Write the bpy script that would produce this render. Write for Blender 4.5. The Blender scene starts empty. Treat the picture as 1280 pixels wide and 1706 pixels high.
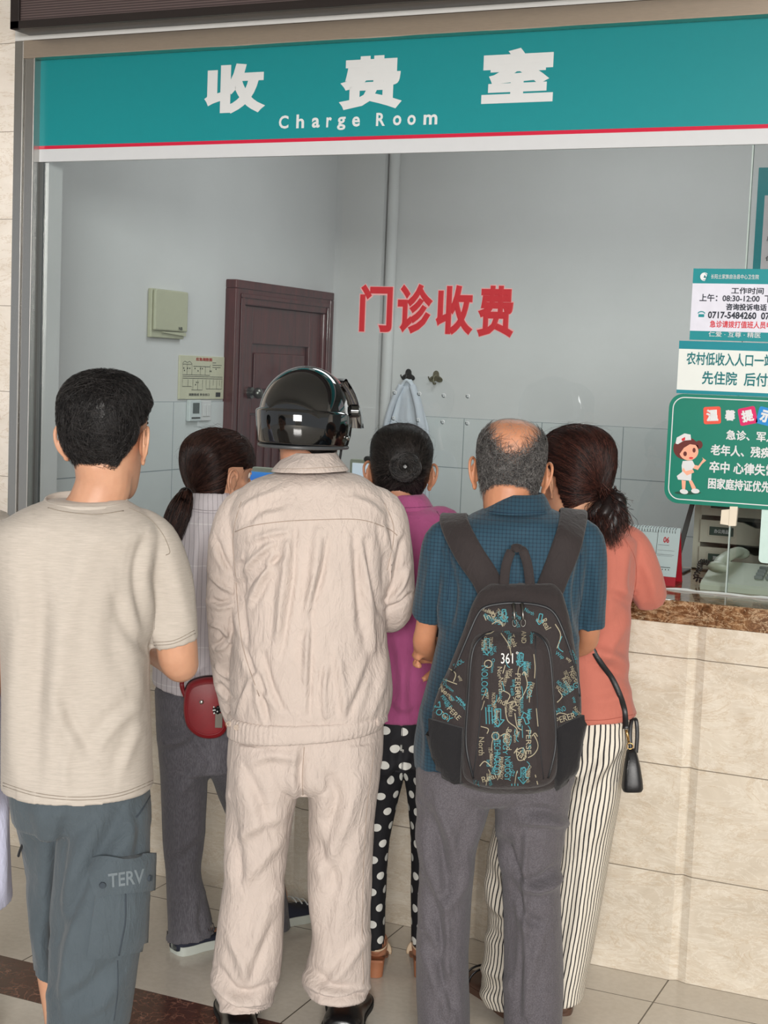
import bpy, bmesh, math, random
import numpy as np
from mathutils import Vector, Matrix
from mathutils.bvhtree import BVHTree

random.seed(7)
RNG = np.random.default_rng(7)
PI = math.pi
C = bpy.context.scene.collection
SC = bpy.context.scene

# ------------------------------------------------------------------ camera
FPX = 2508.51
CAM = np.array([0.867, -4.0074, 1.6441])
YAW, PIT, ROL = 0.4231, 0.094, 0.0398
_fw = np.array([-math.sin(YAW)*math.cos(PIT), math.cos(YAW)*math.cos(PIT), -math.sin(PIT)])
_r = np.cross(_fw, [0, 0, 1]); _r /= np.linalg.norm(_r)
_u = np.cross(_r, _fw)
_r, _u = _r*math.cos(ROL)+_u*math.sin(ROL), -_r*math.sin(ROL)+_u*math.cos(ROL)
cd = bpy.data.cameras.new('camera')
cam = bpy.data.objects.new('camera', cd); C.objects.link(cam)
cd.sensor_fit = 'VERTICAL'; cd.sensor_height = 36.0; cd.sensor_width = 27.0
cd.lens = FPX*36.0/1706.0
cam.matrix_world = Matrix(((_r[0], _u[0], -_fw[0], CAM[0]), (_r[1], _u[1], -_fw[1], CAM[1]),
                           (_r[2], _u[2], -_fw[2], CAM[2]), (0, 0, 0, 1)))
cd.clip_start = 0.05
SC.camera = cam

# ------------------------------------------------------------------ light
SC.view_settings.view_transform = 'Standard'
SC.view_settings.look = 'None'
SC.view_settings.gamma = 1.0
SC.view_settings.use_curve_mapping = False
SC.view_settings.exposure = 0.02
W = bpy.data.worlds.new('world'); SC.world = W; W.use_nodes = True
bg = W.node_tree.nodes['Background']
bg.inputs['Color'].default_value = (0.93, 0.965, 1.0, 1)       # bright overcast daylight
bg.inputs['Strength'].default_value = 0.5

def area_light(name, loc, target, sx, sy, power, color=(1, 1, 1)):
    l = bpy.data.lights.new(name, 'AREA'); l.shape = 'RECTANGLE'; l.size = sx; l.size_y = sy
    l.energy = power; l.color = color
    o = bpy.data.objects.new(name, l); C.objects.link(o); o.location = loc
    o.rotation_euler = (Vector(target)-Vector(loc)).to_track_quat('-Z', 'Y').to_euler()
    return o
# daylight pouring in from the open forecourt behind the queue
area_light('forecourt_daylight', (4.6, -12.5, 3.4), (-0.6, -0.4, 1.3), 4.5, 2.6, 1750, (1.0, 0.97, 0.93))

# ------------------------------------------------------------------ pixel rays (photo frame 1280 x 1706)
def ray(px, py):
    return _fw+_r*(px-640)/FPX-_u*(py-853)/FPX
def atY(px, py, Y):
    d = ray(px, py); return CAM+d*((Y-CAM[1])/d[1])
def atX(px, py, X):
    d = ray(px, py); return CAM+d*((X-CAM[0])/d[0])
def atZ(px, py, Z):
    d = ray(px, py); return CAM+d*((Z-CAM[2])/d[2])
def project(P):
    d = P-CAM; z = d@_fw
    return np.stack([640+FPX*(d@_r)/z, 853-FPX*(d@_u)/z], -1)

# ------------------------------------------------------------------ materials
def s2l(c):
    c = c/255.0
    return c/12.92 if c <= 0.04045 else ((c+0.055)/1.055)**2.4
def rgb(r, g, b): return (s2l(r), s2l(g), s2l(b), 1.0)

class NT:
    def __init__(s, name):
        s.m = bpy.data.materials.new(name); s.m.use_nodes = True
        s.t = s.m.node_tree; s.n = s.t.nodes; s.b = s.n['Principled BSDF']
    def add(s, typ, **kw):
        n = s.n.new(typ)
        for k, v in kw.items():
            if k.startswith('i_'):
                key = k[2:]
                key = int(key) if key.isdigit() else key.replace('_', ' ')
                n.inputs[key].default_value = v
            else: setattr(n, k, v)
        return n
    def link(s, a, b): s.t.links.new(a, b)
    def set(s, **kw):
        for k, v in kw.items(): s.b.inputs[k.replace('_', ' ')].default_value = v
        return s
    def coords(s, scale=(1, 1, 1), rot=(0, 0, 0)):
        tc = s.add('ShaderNodeTexCoord'); mp = s.add('ShaderNodeMapping')
        mp.inputs['Scale'].default_value = scale; mp.inputs['Rotation'].default_value = rot
        s.link(tc.outputs['Object'], mp.inputs['Vector']); return mp.outputs['Vector']
    def noise(s, vec, scale, detail=4, rough=0.55, dist=0.0):
        n = s.add('ShaderNodeTexNoise'); n.inputs['Scale'].default_value = scale
        n.inputs['Detail'].default_value = detail; n.inputs['Roughness'].default_value = rough
        n.inputs['Distortion'].default_value = dist
        if vec is not None: s.link(vec, n.inputs['Vector'])
        return n.outputs['Fac']
    def ramp(s, fac, stops):
        n = s.add('ShaderNodeValToRGB'); e = n.color_ramp.elements
        while len(e) < len(stops): e.new(0.5)
        for i, (p, c) in enumerate(stops): e[i].position = p; e[i].color = c
        s.link(fac, n.inputs['Fac']); return n.outputs['Color']
    def mix(s, fac, a, b, mode='MIX'):
        n = s.add('ShaderNodeMix', data_type='RGBA', blend_type=mode)
        for sock, v in ((n.inputs[0], fac), (n.inputs[6], a), (n.inputs[7], b)):
            if isinstance(v, (int, float, tuple)): sock.default_value = v
            else: s.link(v, sock)
        return n.outputs[2]
    def math(s, op, a, b=None, c=None):
        n = s.add('ShaderNodeMath', operation=op)
        for i, v in enumerate((a, b, c)):
            if v is None: continue
            if isinstance(v, (int, float)): n.inputs[i].default_value = v
            else: s.link(v, n.inputs[i])
        return n.outputs[0]
    def bump(s, h, strength=0.2, dist=0.002):
        n = s.add('ShaderNodeBump'); n.inputs['Strength'].default_value = strength
        n.inputs['Distance'].default_value = dist
        s.link(h, n.inputs['Height']); s.link(n.outputs['Normal'], s.b.inputs['Normal'])
    def color(s, c): s.link(c, s.b.inputs['Base Color'])

def plain(name, col, rough=0.5, metal=0.0, var=0.04, scale=30, bump=0.0, coat=0.0, spec=0.5):
    t = NT(name); t.set(Roughness=rough, Metallic=metal)
    t.b.inputs['Coat Weight'].default_value = coat
    t.b.inputs['Specular IOR Level'].default_value = spec
    v = t.coords(); f = t.noise(v, scale)
    lo = tuple(max(0, x*(1-var)) for x in col[:3])+(1,); hi = tuple(min(1, x*(1+var)) for x in col[:3])+(1,)
    t.color(t.ramp(f, [(0.3, lo), (0.7, hi)]))
    if bump: t.bump(t.noise(v, scale*6), bump, 0.001)
    return t.m

def cloth(name, col, rough=0.9, var=0.06, weave=900, streak=None, heather=0.0, col2=None, bump=0.05, crinkle=0.35):
    t = NT(name); t.set(Roughness=rough)
    t.b.inputs['Sheen Weight'].default_value = 0.12; t.b.inputs['Specular IOR Level'].default_value = 0.2
    v = t.coords(); f = t.noise(v, 9, 3)
    lo = tuple(x*(1-var) for x in col[:3])+(1,); hi = tuple(min(1, x*(1+var)) for x in col[:3])+(1,)
    c = t.ramp(f, [(0.3, lo), (0.7, hi)])
    if heather:
        v2 = t.coords(streak or (1, 1, 1)); h = t.noise(v2, 160, 3, 0.7)
        c = t.mix(t.ramp(h, [(0.4, (0, 0, 0, 1)), (0.62, (heather, heather, heather, 1))]), c, col2 or (1, 1, 1, 1))
    t.color(c)
    cr = t.noise(t.coords((1.0, 1.0, 0.55)), 34, 5, 0.6, 1.6)
    hh = t.math('MULTIPLY_ADD', cr, crinkle, t.math('MULTIPLY', t.noise(v, weave, 2), bump))
    if crinkle >= 0.5:      # sharp pressed creases
        for sc, am in ((11, 1.3), (23, 0.7)):
            r = t.noise(t.coords((1.0, 1.0, 0.42), (0.1, 0.25, 0.2)), sc, 3, 0.5, 1.2)
            r = t.math('SUBTRACT', 1.0, t.math('MULTIPLY', t.math('ABSOLUTE', t.math('SUBTRACT', r, 0.5)), 7.0)); r = t.math('MAXIMUM', r, 0.0)
            hh = t.math('MULTIPLY_ADD', t.math('POWER', r, 2.0), am*crinkle*0.22, hh)
    t.bump(hh, 0.8, 0.006)
    return t.m

# ------------------------------------------------------------------ objects
def tag(o, label=None, cat=None, group=None, kind=None):
    if label: o['label'] = label
    if cat: o['category'] = cat
    if group: o['group'] = group
    if kind: o['kind'] = kind
    return o
def empty(name, loc=(0, 0, 0), rz=0.0, label=None, cat=None, group=None):
    o = bpy.data.objects.new(name, None); C.objects.link(o); o.location = loc; o.rotation_euler = (0, 0, rz)
    o.empty_display_size = 0.05
    return tag(o, label, cat, group)

class MB:
    """collects shapes and links them as one mesh object"""
    def __init__(s): s.v = []; s.f = []; s.mi = []; s.cur = 0
    def add(s, verts, faces):
        k = len(s.v); s.v += [tuple(float(c) for c in p) for p in verts]
        s.f += [tuple(k+i for i in f) for f in faces]; s.mi += [s.cur]*len(faces); return s
    def box(s, a, b, bev=0.0):
        x0, y0, z0 = [min(p, q) for p, q in zip(a, b)]; x1, y1, z1 = [max(p, q) for p, q in zip(a, b)]
        if not bev:
            return s.add([(x0, y0, z0), (x1, y0, z0), (x1, y1, z0), (x0, y1, z0), (x0, y0, z1), (x1, y0, z1), (x1, y1, z1), (x0, y1, z1)],
                         [(0, 3, 2, 1), (4, 5, 6, 7), (0, 1, 5, 4), (1, 2, 6, 5), (2, 3, 7, 6), (3, 0, 4, 7)])
        bm = bmesh.new(); bmesh.ops.create_cube(bm, size=1)
        for v in bm.verts: v.co = ((x0+x1)/2+v.co.x*(x1-x0), (y0+y1)/2+v.co.y*(y1-y0), (z0+z1)/2+v.co.z*(z1-z0))
        bmesh.ops.bevel(bm, geom=bm.edges[:], offset=bev, segments=2, profile=0.5, affect='EDGES')
        bm.verts.index_update(); s.add([v.co for v in bm.verts], [[v.index for v in f.verts] for f in bm.faces]); bm.free(); return s
    def prism(s, poly, axis, d0, d1):
        """polygon (a,b) extruded along axis between d0 and d1; axis y: (x,z), axis z: (x,y), axis x: (y,z)"""
        def P(a, b, d): return {'y': (a, d, b), 'z': (a, b, d), 'x': (d, a, b)}[axis]
        n = len(poly); vs = [P(a, b, d0) for a, b in poly]+[P(a, b, d1) for a, b in poly]
        fs = [tuple(range(n)), tuple(range(2*n-1, n-1, -1))]+[(i, i+n, (i+1) % n+n, (i+1) % n) for i in range(n)]
        return s.add(vs, fs)
    def cyl(s, a, b, r, r2=None, n=20):
        return s.tube([a, b], [r, r if r2 is None else r2], n)
    def tube(s, pts, radii, n=16, caps=True):
        V, F = tube_geo(pts, radii, n, caps); return s.add(V, F)
    def ball(s, c, r, n=16, m=10):
        r = (r, r, r) if isinstance(r, (int, float)) else r
        V = [(c[0], c[1], c[2]+r[2])]
        for j in range(1, m):
            a = PI*j/m
            for i in range(n): V.append((c[0]+r[0]*math.sin(a)*math.cos(2*PI*i/n), c[1]+r[1]*math.sin(a)*math.sin(2*PI*i/n), c[2]+r[2]*math.cos(a)))
        V.append((c[0], c[1], c[2]-r[2])); F = []
        for i in range(n): F.append((0, 1+i, 1+(i+1) % n))
        for j in range(m-2):
            for i in range(n):
                p = 1+j*n+i; q = 1+j*n+(i+1) % n; F.append((p, p+n, q+n, q))
        L = len(V)-1
        for i in range(n): F.append((L, 1+(m-2)*n+(i+1) % n, 1+(m-2)*n+i))
        return s.add(V, F)
    def mesh(s, name):
        me = bpy.data.meshes.new(name); me.from_pydata(s.v, [], s.f); me.update(); return me
    def build(s, name, mats, parent=None, smooth=False, sharp=None):
        me = s.mesh(name); mats = mats if isinstance(mats, (list, tuple)) else [mats]
        for m in mats: me.materials.append(m)
        if len(mats) > 1: me.polygons.foreach_set('material_index', s.mi)
        return link(name, me, parent, smooth, sharp)

def link(name, me, parent=None, smooth=False, sharp=None):
    if smooth:
        me.polygons.foreach_set('use_smooth', [True]*len(me.polygons))
        if sharp: me.set_sharp_from_angle(angle=math.radians(sharp))
    o = bpy.data.objects.new(name, me); C.objects.link(o)
    if parent: o.parent = parent
    return o

def frames(P):
    P = np.asarray(P, float); n = len(P); T = np.zeros_like(P)
    T[1:-1] = P[2:]-P[:-2]; T[0] = P[1]-P[0]; T[-1] = P[-1]-P[-2]
    T /= np.linalg.norm(T, axis=1)[:, None]+1e-12
    u = np.cross(T[0], [0, 0, 1]);
    if np.linalg.norm(u) < 0.2: u = np.cross(T[0], [0, 1, 0])
    u /= np.linalg.norm(u); U = [u]
    for i in range(1, n):
        u = U[-1]-T[i]*(U[-1]@T[i]); u /= np.linalg.norm(u); U.append(u)
    U = np.array(U); return T, U, np.cross(T, U)
def loft_geo(rings, caps=True):
    n = len(rings[0]); V = np.concatenate(rings); F = []
    for j in range(len(rings)-1):
        for i in range(n):
            a = j*n+i; b = j*n+(i+1) % n; F.append((a, b, b+n, a+n))
    if caps:
        F.append(tuple(range(n-1, -1, -1))); k = (len(rings)-1)*n; F.append(tuple(range(k, k+n)))
    return V, F
def tube_geo(pts, radii, n=16, caps=True):
    P = np.asarray(pts, float)
    if isinstance(radii, (int, float)): radii = [radii]*len(P)
    T, U, Wv = frames(P); a = np.linspace(0, 2*PI, n, endpoint=False); R = []
    for p, u, w, r in zip(P, U, Wv, radii):
        rx, ry = r if isinstance(r, (tuple, list)) else (r, r)
        R.append(p+np.outer(np.cos(a)*rx, u)+np.outer(np.sin(a)*ry, w))
    return loft_geo(R, caps)
def smooth_path(pts, k=6):
    """Catmull-Rom through rows (any number of columns)"""
    P = np.asarray(pts, float); n = len(P)
    if n < 3:
        return np.array([P[0]+(P[-1]-P[0])*t for t in np.linspace(0, 1, k+1)])
    out = []
    for i in range(n-1):
        p0 = P[max(i-1, 0)]; p1 = P[i]; p2 = P[i+1]; p3 = P[min(i+2, n-1)]
        for t in np.linspace(0, 1, k, endpoint=False):
            out.append(0.5*(2*p1+(p2-p0)*t+(2*p0-5*p1+4*p2-p3)*t*t+(3*p1-p0-3*p2+p3)*t**3))
    out.append(P[-1]); return np.array(out)

def remesh(mb, voxel, smooth=4, lam=0.5):
    """fuse overlapping closed shapes into one continuous surface"""
    me = mb.mesh('tmp'); o = bpy.data.objects.new('tmp', me); C.objects.link(o)
    md = o.modifiers.new('r', 'REMESH'); md.mode = 'VOXEL'; md.voxel_size = voxel; md.adaptivity = 0
    dg = bpy.context.evaluated_depsgraph_get(); dg.update()
    out = bpy.data.meshes.new_from_object(o.evaluated_get(dg))
    bpy.data.objects.remove(o); bpy.data.meshes.remove(me)
    V = getv(out); out_edges = np.empty(len(out.edges)*2, int); out.edges.foreach_get('vertices', out_edges); E = out_edges.reshape(-1, 2)
    cnt = np.bincount(E.ravel(), minlength=len(V))[:, None].clip(1)
    for _ in range(smooth):
        for l in (lam, -lam*0.9):
            S = np.zeros_like(V)
            for k in range(3):
                S[:, k] = np.bincount(E[:, 0], V[E[:, 1], k], len(V))+np.bincount(E[:, 1], V[E[:, 0], k], len(V))
            V = V+l*(S/cnt-V)
    setv(out, V); return out
def getv(me):
    a = np.empty(len(me.vertices)*3); me.vertices.foreach_get('co', a); return a.reshape(-1, 3)
def setv(me, V):
    me.vertices.foreach_set('co', np.ascontiguousarray(V).ravel()); me.update()
def getn(me):
    a = np.empty(len(me.vertices)*3); me.vertices.foreach_get('normal', a); return a.reshape(-1, 3)

_TAB = RNG.random((32, 32, 32))
def vnoise(P):
    i = np.floor(P).astype(int); f = P-i; f = f*f*(3-2*f); i &= 31; j = (i+1) & 31; r = 0
    for dx in (0, 1):
        for dy in (0, 1):
            for dz in (0, 1):
                w = (f[:, 0] if dx else 1-f[:, 0])*(f[:, 1] if dy else 1-f[:, 1])*(f[:, 2] if dz else 1-f[:, 2])
                r = r+w*_TAB[(j if dx else i)[:, 0], (j if dy else i)[:, 1], (j if dz else i)[:, 2]]
    return r-0.5

# ------------------------------------------------------------------ lettering
_txt = {}
def text_geo(s, bold=0.0, spacing=1.0):
    """flat outline of a line of writing, normalised to its own bounding box: (verts 0..1, faces, aspect)"""
    key = (s, bold, spacing)
    if key in _txt: return _txt[key]
    t = bpy.data.curves.new('t', 'FONT'); t.body = s; t.space_character = spacing; t.resolution_u = 3
    t.bevel_depth = bold; t.bevel_resolution = 0; t.fill_mode = 'BOTH'
    o = bpy.data.objects.new('t', t); C.objects.link(o)
    dg = bpy.context.evaluated_depsgraph_get(); dg.update()
    me = bpy.data.meshes.new_from_object(o.evaluated_get(dg))
    A = getv(me); V = A[:, :2]; F = [tuple(p.vertices) for p in me.polygons]
    bpy.data.objects.remove(o); bpy.data.meshes.remove(me)
    lo = V.min(0); hi = V.max(0); asp = (hi[0]-lo[0])/(hi[1]-lo[1])
    _txt[key] = (np.column_stack([(V-lo)/(hi-lo), (A[:, 2]+bold)/(2*bold+1e-9)]), F, asp); return _txt[key]
def put_text(mb, s, place, x0, x1, z0, z1, bold=0.0, spacing=1.0, thick=0.0006):
    """place(u,v) -> 3D point; text stretched into the box x0..x1, z0..z1, raised by its own small thickness"""
    V, F, a = text_geo(s, bold, spacing); out = []; e = 1e-4
    for u, v, w in V:
        a_, b_ = x0+(x1-x0)*u, z0+(z1-z0)*v; p = np.asarray(place(a_, b_), float)
        n = np.cross(np.asarray(place(a_+e, b_))-p, np.asarray(place(a_, b_+e))-p); n /= np.linalg.norm(n)+1e-20
        out.append(p+n*w*thick)
    return mb.add(out, F)
def stroke2d(pts, w):
    """flat ribbon of width w along 2D points"""
    P = np.asarray(pts, float); T = np.zeros_like(P); T[1:-1] = P[2:]-P[:-2]; T[0] = P[1]-P[0]; T[-1] = P[-1]-P[-2]
    T /= np.linalg.norm(T, axis=1)[:, None]+1e-12; N = np.stack([-T[:, 1], T[:, 0]], 1)*w/2
    V = np.concatenate([P+N, P-N]); n = len(P)
    return V, [(i, i+1, n+i+1, n+i) for i in range(n-1)]
# ------------------------------------------------------------------ surface materials
def joints(t, axes, jw):
    """mask of thin tile joints; axes = [(axis index, size, offset), ...] in object coordinates"""
    tc = t.add('ShaderNodeTexCoord'); sp = t.add('ShaderNodeSeparateXYZ'); t.link(tc.outputs['Object'], sp.inputs[0])
    m = None
    for ax, size, off in axes:
        a = t.math('SUBTRACT', sp.outputs[ax], off); a = t.math('DIVIDE', a, size)
        a = t.math('ADD', a, 0.5); a = t.math('FRACT', a); a = t.math('SUBTRACT', a, 0.5); a = t.math('ABSOLUTE', a)
        a = t.math('LESS_THAN', a, jw/size/2)
        m = a if m is None else t.math('MAXIMUM', m, a)
    return m
def marble_cream(name, axes=None, jw=0.0025, base=((190, 178, 160), (222, 213, 197)), rough=0.28):
    t = NT(name); t.set(Roughness=rough)
    v = t.coords((1, 1, 1.6)); f = t.noise(v, 3.2, 6, 0.62, 1.4)
    c = t.ramp(f, [(0.28, rgb(*base[0])), (0.5, rgb(*[(p+q)//2 for p, q in zip(*base)])), (0.72, rgb(*base[1]))])
    v2 = t.coords((1.2, 1, 3.5), (0, 0.35, 0)); g = t.noise(v2, 5.0, 8, 0.7, 2.2)
    c = t.mix(t.ramp(g, [(0.47, (0, 0, 0, 1)), (0.5, (0.5, 0.5, 0.5, 1)), (0.53, (0, 0, 0, 1))]), c, rgb(228, 222, 210))
    h = t.noise(v2, 2.3, 8, 0.7, 2.0)
    c = t.mix(t.ramp(h, [(0.485, (0, 0, 0, 1)), (0.5, (0.45, 0.45, 0.45, 1)), (0.515, (0, 0, 0, 1))]), c, rgb(178, 152, 118))
    if axes: c = t.mix(joints(t, axes, jw), c, rgb(128, 118, 104))
    t.color(c); return t.m
M = {}
M['dado'] = marble_cream('dado_tile', [(2, 0.3, 0.0)], 0.0028)
M['pier'] = marble_cream('pier_tile', [(2, 0.29, 0.07)], 0.002, ((222, 212, 200), (242, 235, 226)), 0.4)
def floor_mat():
    t = NT('floor_tile'); t.set(Roughness=0.16)
    v = t.coords(); f = t.noise(v, 2.5, 6, 0.6, 0.8)
    c = t.ramp(f, [(0.3, rgb(204, 196, 183)), (0.7, rgb(222, 215, 203))])
    g = t.noise(v, 60, 3); c = t.mix(0.12, c, t.ramp(g, [(0.4, rgb(186, 176, 162)), (0.6, rgb(232, 225, 214))]))
    c = t.mix(joints(t, [(0, 0.8, -0.0207), (1, 0.8, -0.967)], 0.004), c, rgb(92, 84, 74))
    t.color(c); return t.m
M['floor'] = floor_mat()
def brown_marble(name, dark, mid, vein, scale, rough):
    t = NT(name); t.set(Roughness=rough); v = t.coords()
    n = t.add('ShaderNodeTexNoise'); n.inputs['Scale'].default_value = scale*0.7; n.inputs['Detail'].default_value = 5; t.link(v, n.inputs['Vector'])
    vm = t.add('ShaderNodeVectorMath', operation='MULTIPLY_ADD'); t.link(n.outputs['Color'], vm.inputs[0]); vm.inputs[1].default_value = (0.16, 0.16, 0.16); t.link(v, vm.inputs[2])
    vo = t.add('ShaderNodeTexVoronoi', feature='DISTANCE_TO_EDGE'); vo.inputs['Scale'].default_value = scale; t.link(vm.outputs[0], vo.inputs['Vector'])
    f = t.noise(v, scale*1.2, 6, 0.7, 1.5)
    c = t.ramp(f, [(0.3, dark), (0.7, mid)])
    w = t.ramp(vo.outputs['Distance'], [(0.0, (0.75, 0.75, 0.75, 1)), (0.028, (0.3, 0.3, 0.3, 1)), (0.07, (0, 0, 0, 1))])
    k = t.noise(v, scale*0.5, 3); w2 = t.mix(1.0, w, t.ramp(k, [(0.4, (0.1, 0.1, 0.1, 1)), (0.6, (1, 1, 1, 1))]), 'MULTIPLY')
    t.color(t.mix(w2, c, vein)); return t.m
M['strip'] = brown_marble('red_brown_marble', rgb(64, 32, 24), rgb(92, 52, 40), rgb(176, 126, 104), 22, 0.2)
def emperador():
    t = NT('brown_counter_marble'); t.set(Roughness=0.07); v = t.coords((1, 1, 1.3))
    f = t.noise(v, 26, 8, 0.72, 1.2); c = t.ramp(f, [(0.32, rgb(58, 36, 22)), (0.5, rgb(110, 76, 50)), (0.68, rgb(168, 132, 98))])
    g = t.noise(t.coords((0.6, 1, 1.6), (0, 0.7, 0)), 14, 8, 0.7, 2.5)
    c = t.mix(t.ramp(g, [(0.478, (0, 0, 0, 1)), (0.5, (0.8, 0.8, 0.8, 1)), (0.522, (0, 0, 0, 1))]), c, rgb(206, 180, 146))
    t.color(c); return t.m
M['counter'] = emperador()
M['plaster'] = plain('white_plaster', rgb(214, 214, 212), 0.7, var=0.02)
M['inner_wall'] = plain('pale_wall_paint', rgb(214, 212, 211), 0.75, var=0.025, scale=3)
def inner_tile(name, axes):
    t = NT(name); t.set(Roughness=0.25); v = t.coords(); f = t.noise(v, 3)
    c = t.ramp(f, [(0.3, rgb(208, 210, 210)), (0.7, rgb(215, 217, 216))])
    t.color(t.mix(joints(t, axes, 0.004), c, rgb(140, 150, 152))); return t.m
M['tile_l'] = inner_tile('glazed_wall_tile_side', [(2, 0.29, 1.475), (1, 0.45, 1.459)])
M['tile_b'] = inner_tile('glazed_wall_tile_back', [(2, 0.25, 1.42), (0, 0.408, -1.876)])
def steel(name, col, rough, aniso=(1, 1, 60)):
    t = NT(name); t.set(Metallic=1.0, Roughness=rough); v = t.coords(aniso); f = t.noise(v, 40, 3)
    lo = tuple(x*0.85 for x in col[:3])+(1,); t.color(t.ramp(f, [(0.3, lo), (0.7, col)]))
    t.bump(f, 0.08, 0.001); return t.m
M['steel'] = steel('brushed_stainless_steel', rgb(190, 188, 184), 0.26, (60, 60, 1))
M['steel_h'] = steel('brushed_stainless_steel_header', rgb(222, 206, 190), 0.3, (1, 60, 60))
M['dark_gasket'] = plain('dark_gasket', rgb(72, 76, 76), 0.5)
M['black_trim'] = plain('dark_brown_display_case', rgb(38, 31, 30), 0.35)
def led_mat():
    t = NT('led_module_face'); t.set(Roughness=0.55); tc = t.add('ShaderNodeTexCoord'); sp = t.add('ShaderNodeSeparateXYZ'); t.link(tc.outputs['Object'], sp.inputs[0])
    a = t.math('FRACT', t.math('MULTIPLY', sp.outputs[2], 125.0)); c = t.ramp(a, [(0.2, rgb(66, 54, 54)), (0.5, rgb(112, 96, 95)), (0.8, rgb(66, 54, 54))])
    t.color(c); return t.m
M['led'] = led_mat()
def glass_mat():
    t = NT('window_glass'); t.n.remove(t.b)
    tr = t.add('ShaderNodeBsdfTransparent'); tr.inputs['Color'].default_value = (0.845, 0.874, 0.872, 1)
    gl = t.add('ShaderNodeBsdfGlossy'); gl.inputs['Roughness'].default_value = 0.0; gl.inputs['Color'].default_value = (0.95, 0.98, 1, 1)
    fr = t.add('ShaderNodeFresnel'); fr.inputs['IOR'].default_value = 1.52
    ge = t.add('ShaderNodeNewGeometry'); k = t.math('SUBTRACT', 1.0, ge.outputs['Backfacing']); k = t.math('MULTIPLY', k, fr.outputs[0]); k = t.math('MULTIPLY', k, 0.95)
    mx = t.add('ShaderNodeMixShader'); t.link(k, mx.inputs[0]); t.link(tr.outputs[0], mx.inputs[1]); t.link(gl.outputs[0], mx.inputs[2])
    t.link(mx.outputs[0], t.n['Material Output'].inputs['Surface']); return t.m
M['glass'] = glass_mat()
def wood():
    t = NT('red_brown_door_wood'); t.set(Roughness=0.35); f = t.noise(t.coords((3, 3, 0.35)), 9, 4, 0.6, 1.0)
    t.color(t.ramp(f, [(0.3, rgb(60, 12, 12)), (0.7, rgb(92, 28, 25))])); t.b.inputs['Coat Weight'].default_value = 0.25; return t.m
M['wood'] = wood()

# ------------------------------------------------------------------ setting: outside
G = 0.20            # plane of the counter glass
CT = 1.056          # counter top height
m = MB()
for y0, y1, k in ((-16, -0.967, 0), (-0.967, -0.767, 1), (-0.767, 0.03, 0)):
    m.cur = k; m.add([(-9, y0, 0), (9, y0, 0), (9, y1, 0), (-9, y1, 0)], [(0, 1, 2, 3)])
    m.add([(-9, y0, -0.05), (9, y0, -0.05), (9, y1, -0.05), (-9, y1, -0.05)], [(3, 2, 1, 0)])
tag(m.build('floor', [M['floor'], M['strip']]), kind='structure')
# tiled wall under the counter: every vertical tile edge is bevelled into a shallow groove
m = MB(); prof = [(-9, 0.0)]
for k in range(-8, 5):
    x = k*0.6
    prof += [(x-0.020, 0.0), (x-0.002, 0.010), (x+0.002, 0.010), (x+0.026, 0.0)]
prof += [(9, 0.0)]
top = 0.9915
V = [(x, y, 0) for x, y in prof]+[(x, y, top) for x, y in prof]; n = len(prof)
m.add(V, [(i, i+1, n+i+1, n+i) for i in range(n-1)])
m.add([(-9, 0.14, 0), (9, 0.14, 0), (9, 0.14, top), (-9, 0.14, top)], [(3, 2, 1, 0)])
tag(m.build('wall_front', M['dado']), kind='structure')
m = MB(); m.box((-9, -0.006, top), (9, 0.75, CT), 0.004)
tag(m.build('trim_1', M['counter']), kind='structure')
# pier left of the window, wall band above it
m = MB(); m.box((-9, 0.15, CT), (-2.422, 0.42, 3.4)); tag(m.build('wall_left', M['pier']), kind='structure')
m = MB(); m.box((-2.422, 0.15, 2.686), (9, 0.32, 3.4)); tag(m.build('wall_header', M['plaster']), kind='structure')
m = MB(); m.box((2.6, 0.15, CT), (9, 0.42, 2.69)); tag(m.build('wall_right', M['pier']), kind='structure')
m = MB(); m.box((-9, -3.6, 3.4), (9, 3.4, 3.52)); tag(m.build('ceiling', M['plaster']), kind='structure')
m = MB()
m.box((-9, -3.6, 3.0), (9, -3.3, 3.4))
tag(m.build('trim_2', M['plaster']), kind='structure')
# far side of the forecourt, seen only as reflections in glass and helmet
t_ = MB(); t_.box((-9, -15.9, 0), (-2.5, -15.6, 5.0)); t_.box((4.5, -15.9, 0), (9, -15.6, 5.0)); t_.box((-2.5, -15.9, 3.4), (4.5, -15.6, 5.0))
tag(t_.build('wall_opposite', M['pier']), kind='structure')

# ------------------------------------------------------------------ window frame and glass
win = empty('window_1', (-1, 0.15, CT)); tag(win, kind='structure')
def wbuild(mb, name, mat, **k):
    mb.v = [(x+1, y-0.15, z-CT) for x, y, z in mb.v]; return mb.build(name, mat, win, **k)
m = MB(); m.box((-2.422, 0.148, CT), (-2.385, 0.20, 2.686), 0.003); wbuild(m, 'frame_post', M['steel'])
m = MB(); m.box((-2.385, 0.155, CT), (-2.344, 0.20, 2.66), 0.003); wbuild(m, 'frame_post', M['steel'])
m = MB(); m.box((-2.35, 0.195, CT), (-2.332, 0.24, 2.66), 0.002); wbuild(m, 'gasket', M['dark_gasket'])
m = MB(); m.box((-2.385, 0.146, 2.627), (2.6, 0.20, 2.686), 0.003); wbuild(m, 'header_rail', M['steel_h'])
m = MB(); m.box((-2.345, 0.2, CT), (0.0292, 0.21, 2.65)); g1 = wbuild(m, 'glass_pane', M['glass'])
m = MB(); m.box((0.0334, 0.2, CT), (2.6, 0.21, 2.65)); wbuild(m, 'glass_pane', M['glass'])
M['glass_edge'] = plain('glass_edge', rgb(168, 182, 178), 0.2)
m = MB(); m.box((0.0294, 0.199, CT), (0.0332, 0.211, 2.65)); wbuild(m, 'glass_joint', M['glass_edge'])
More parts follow.
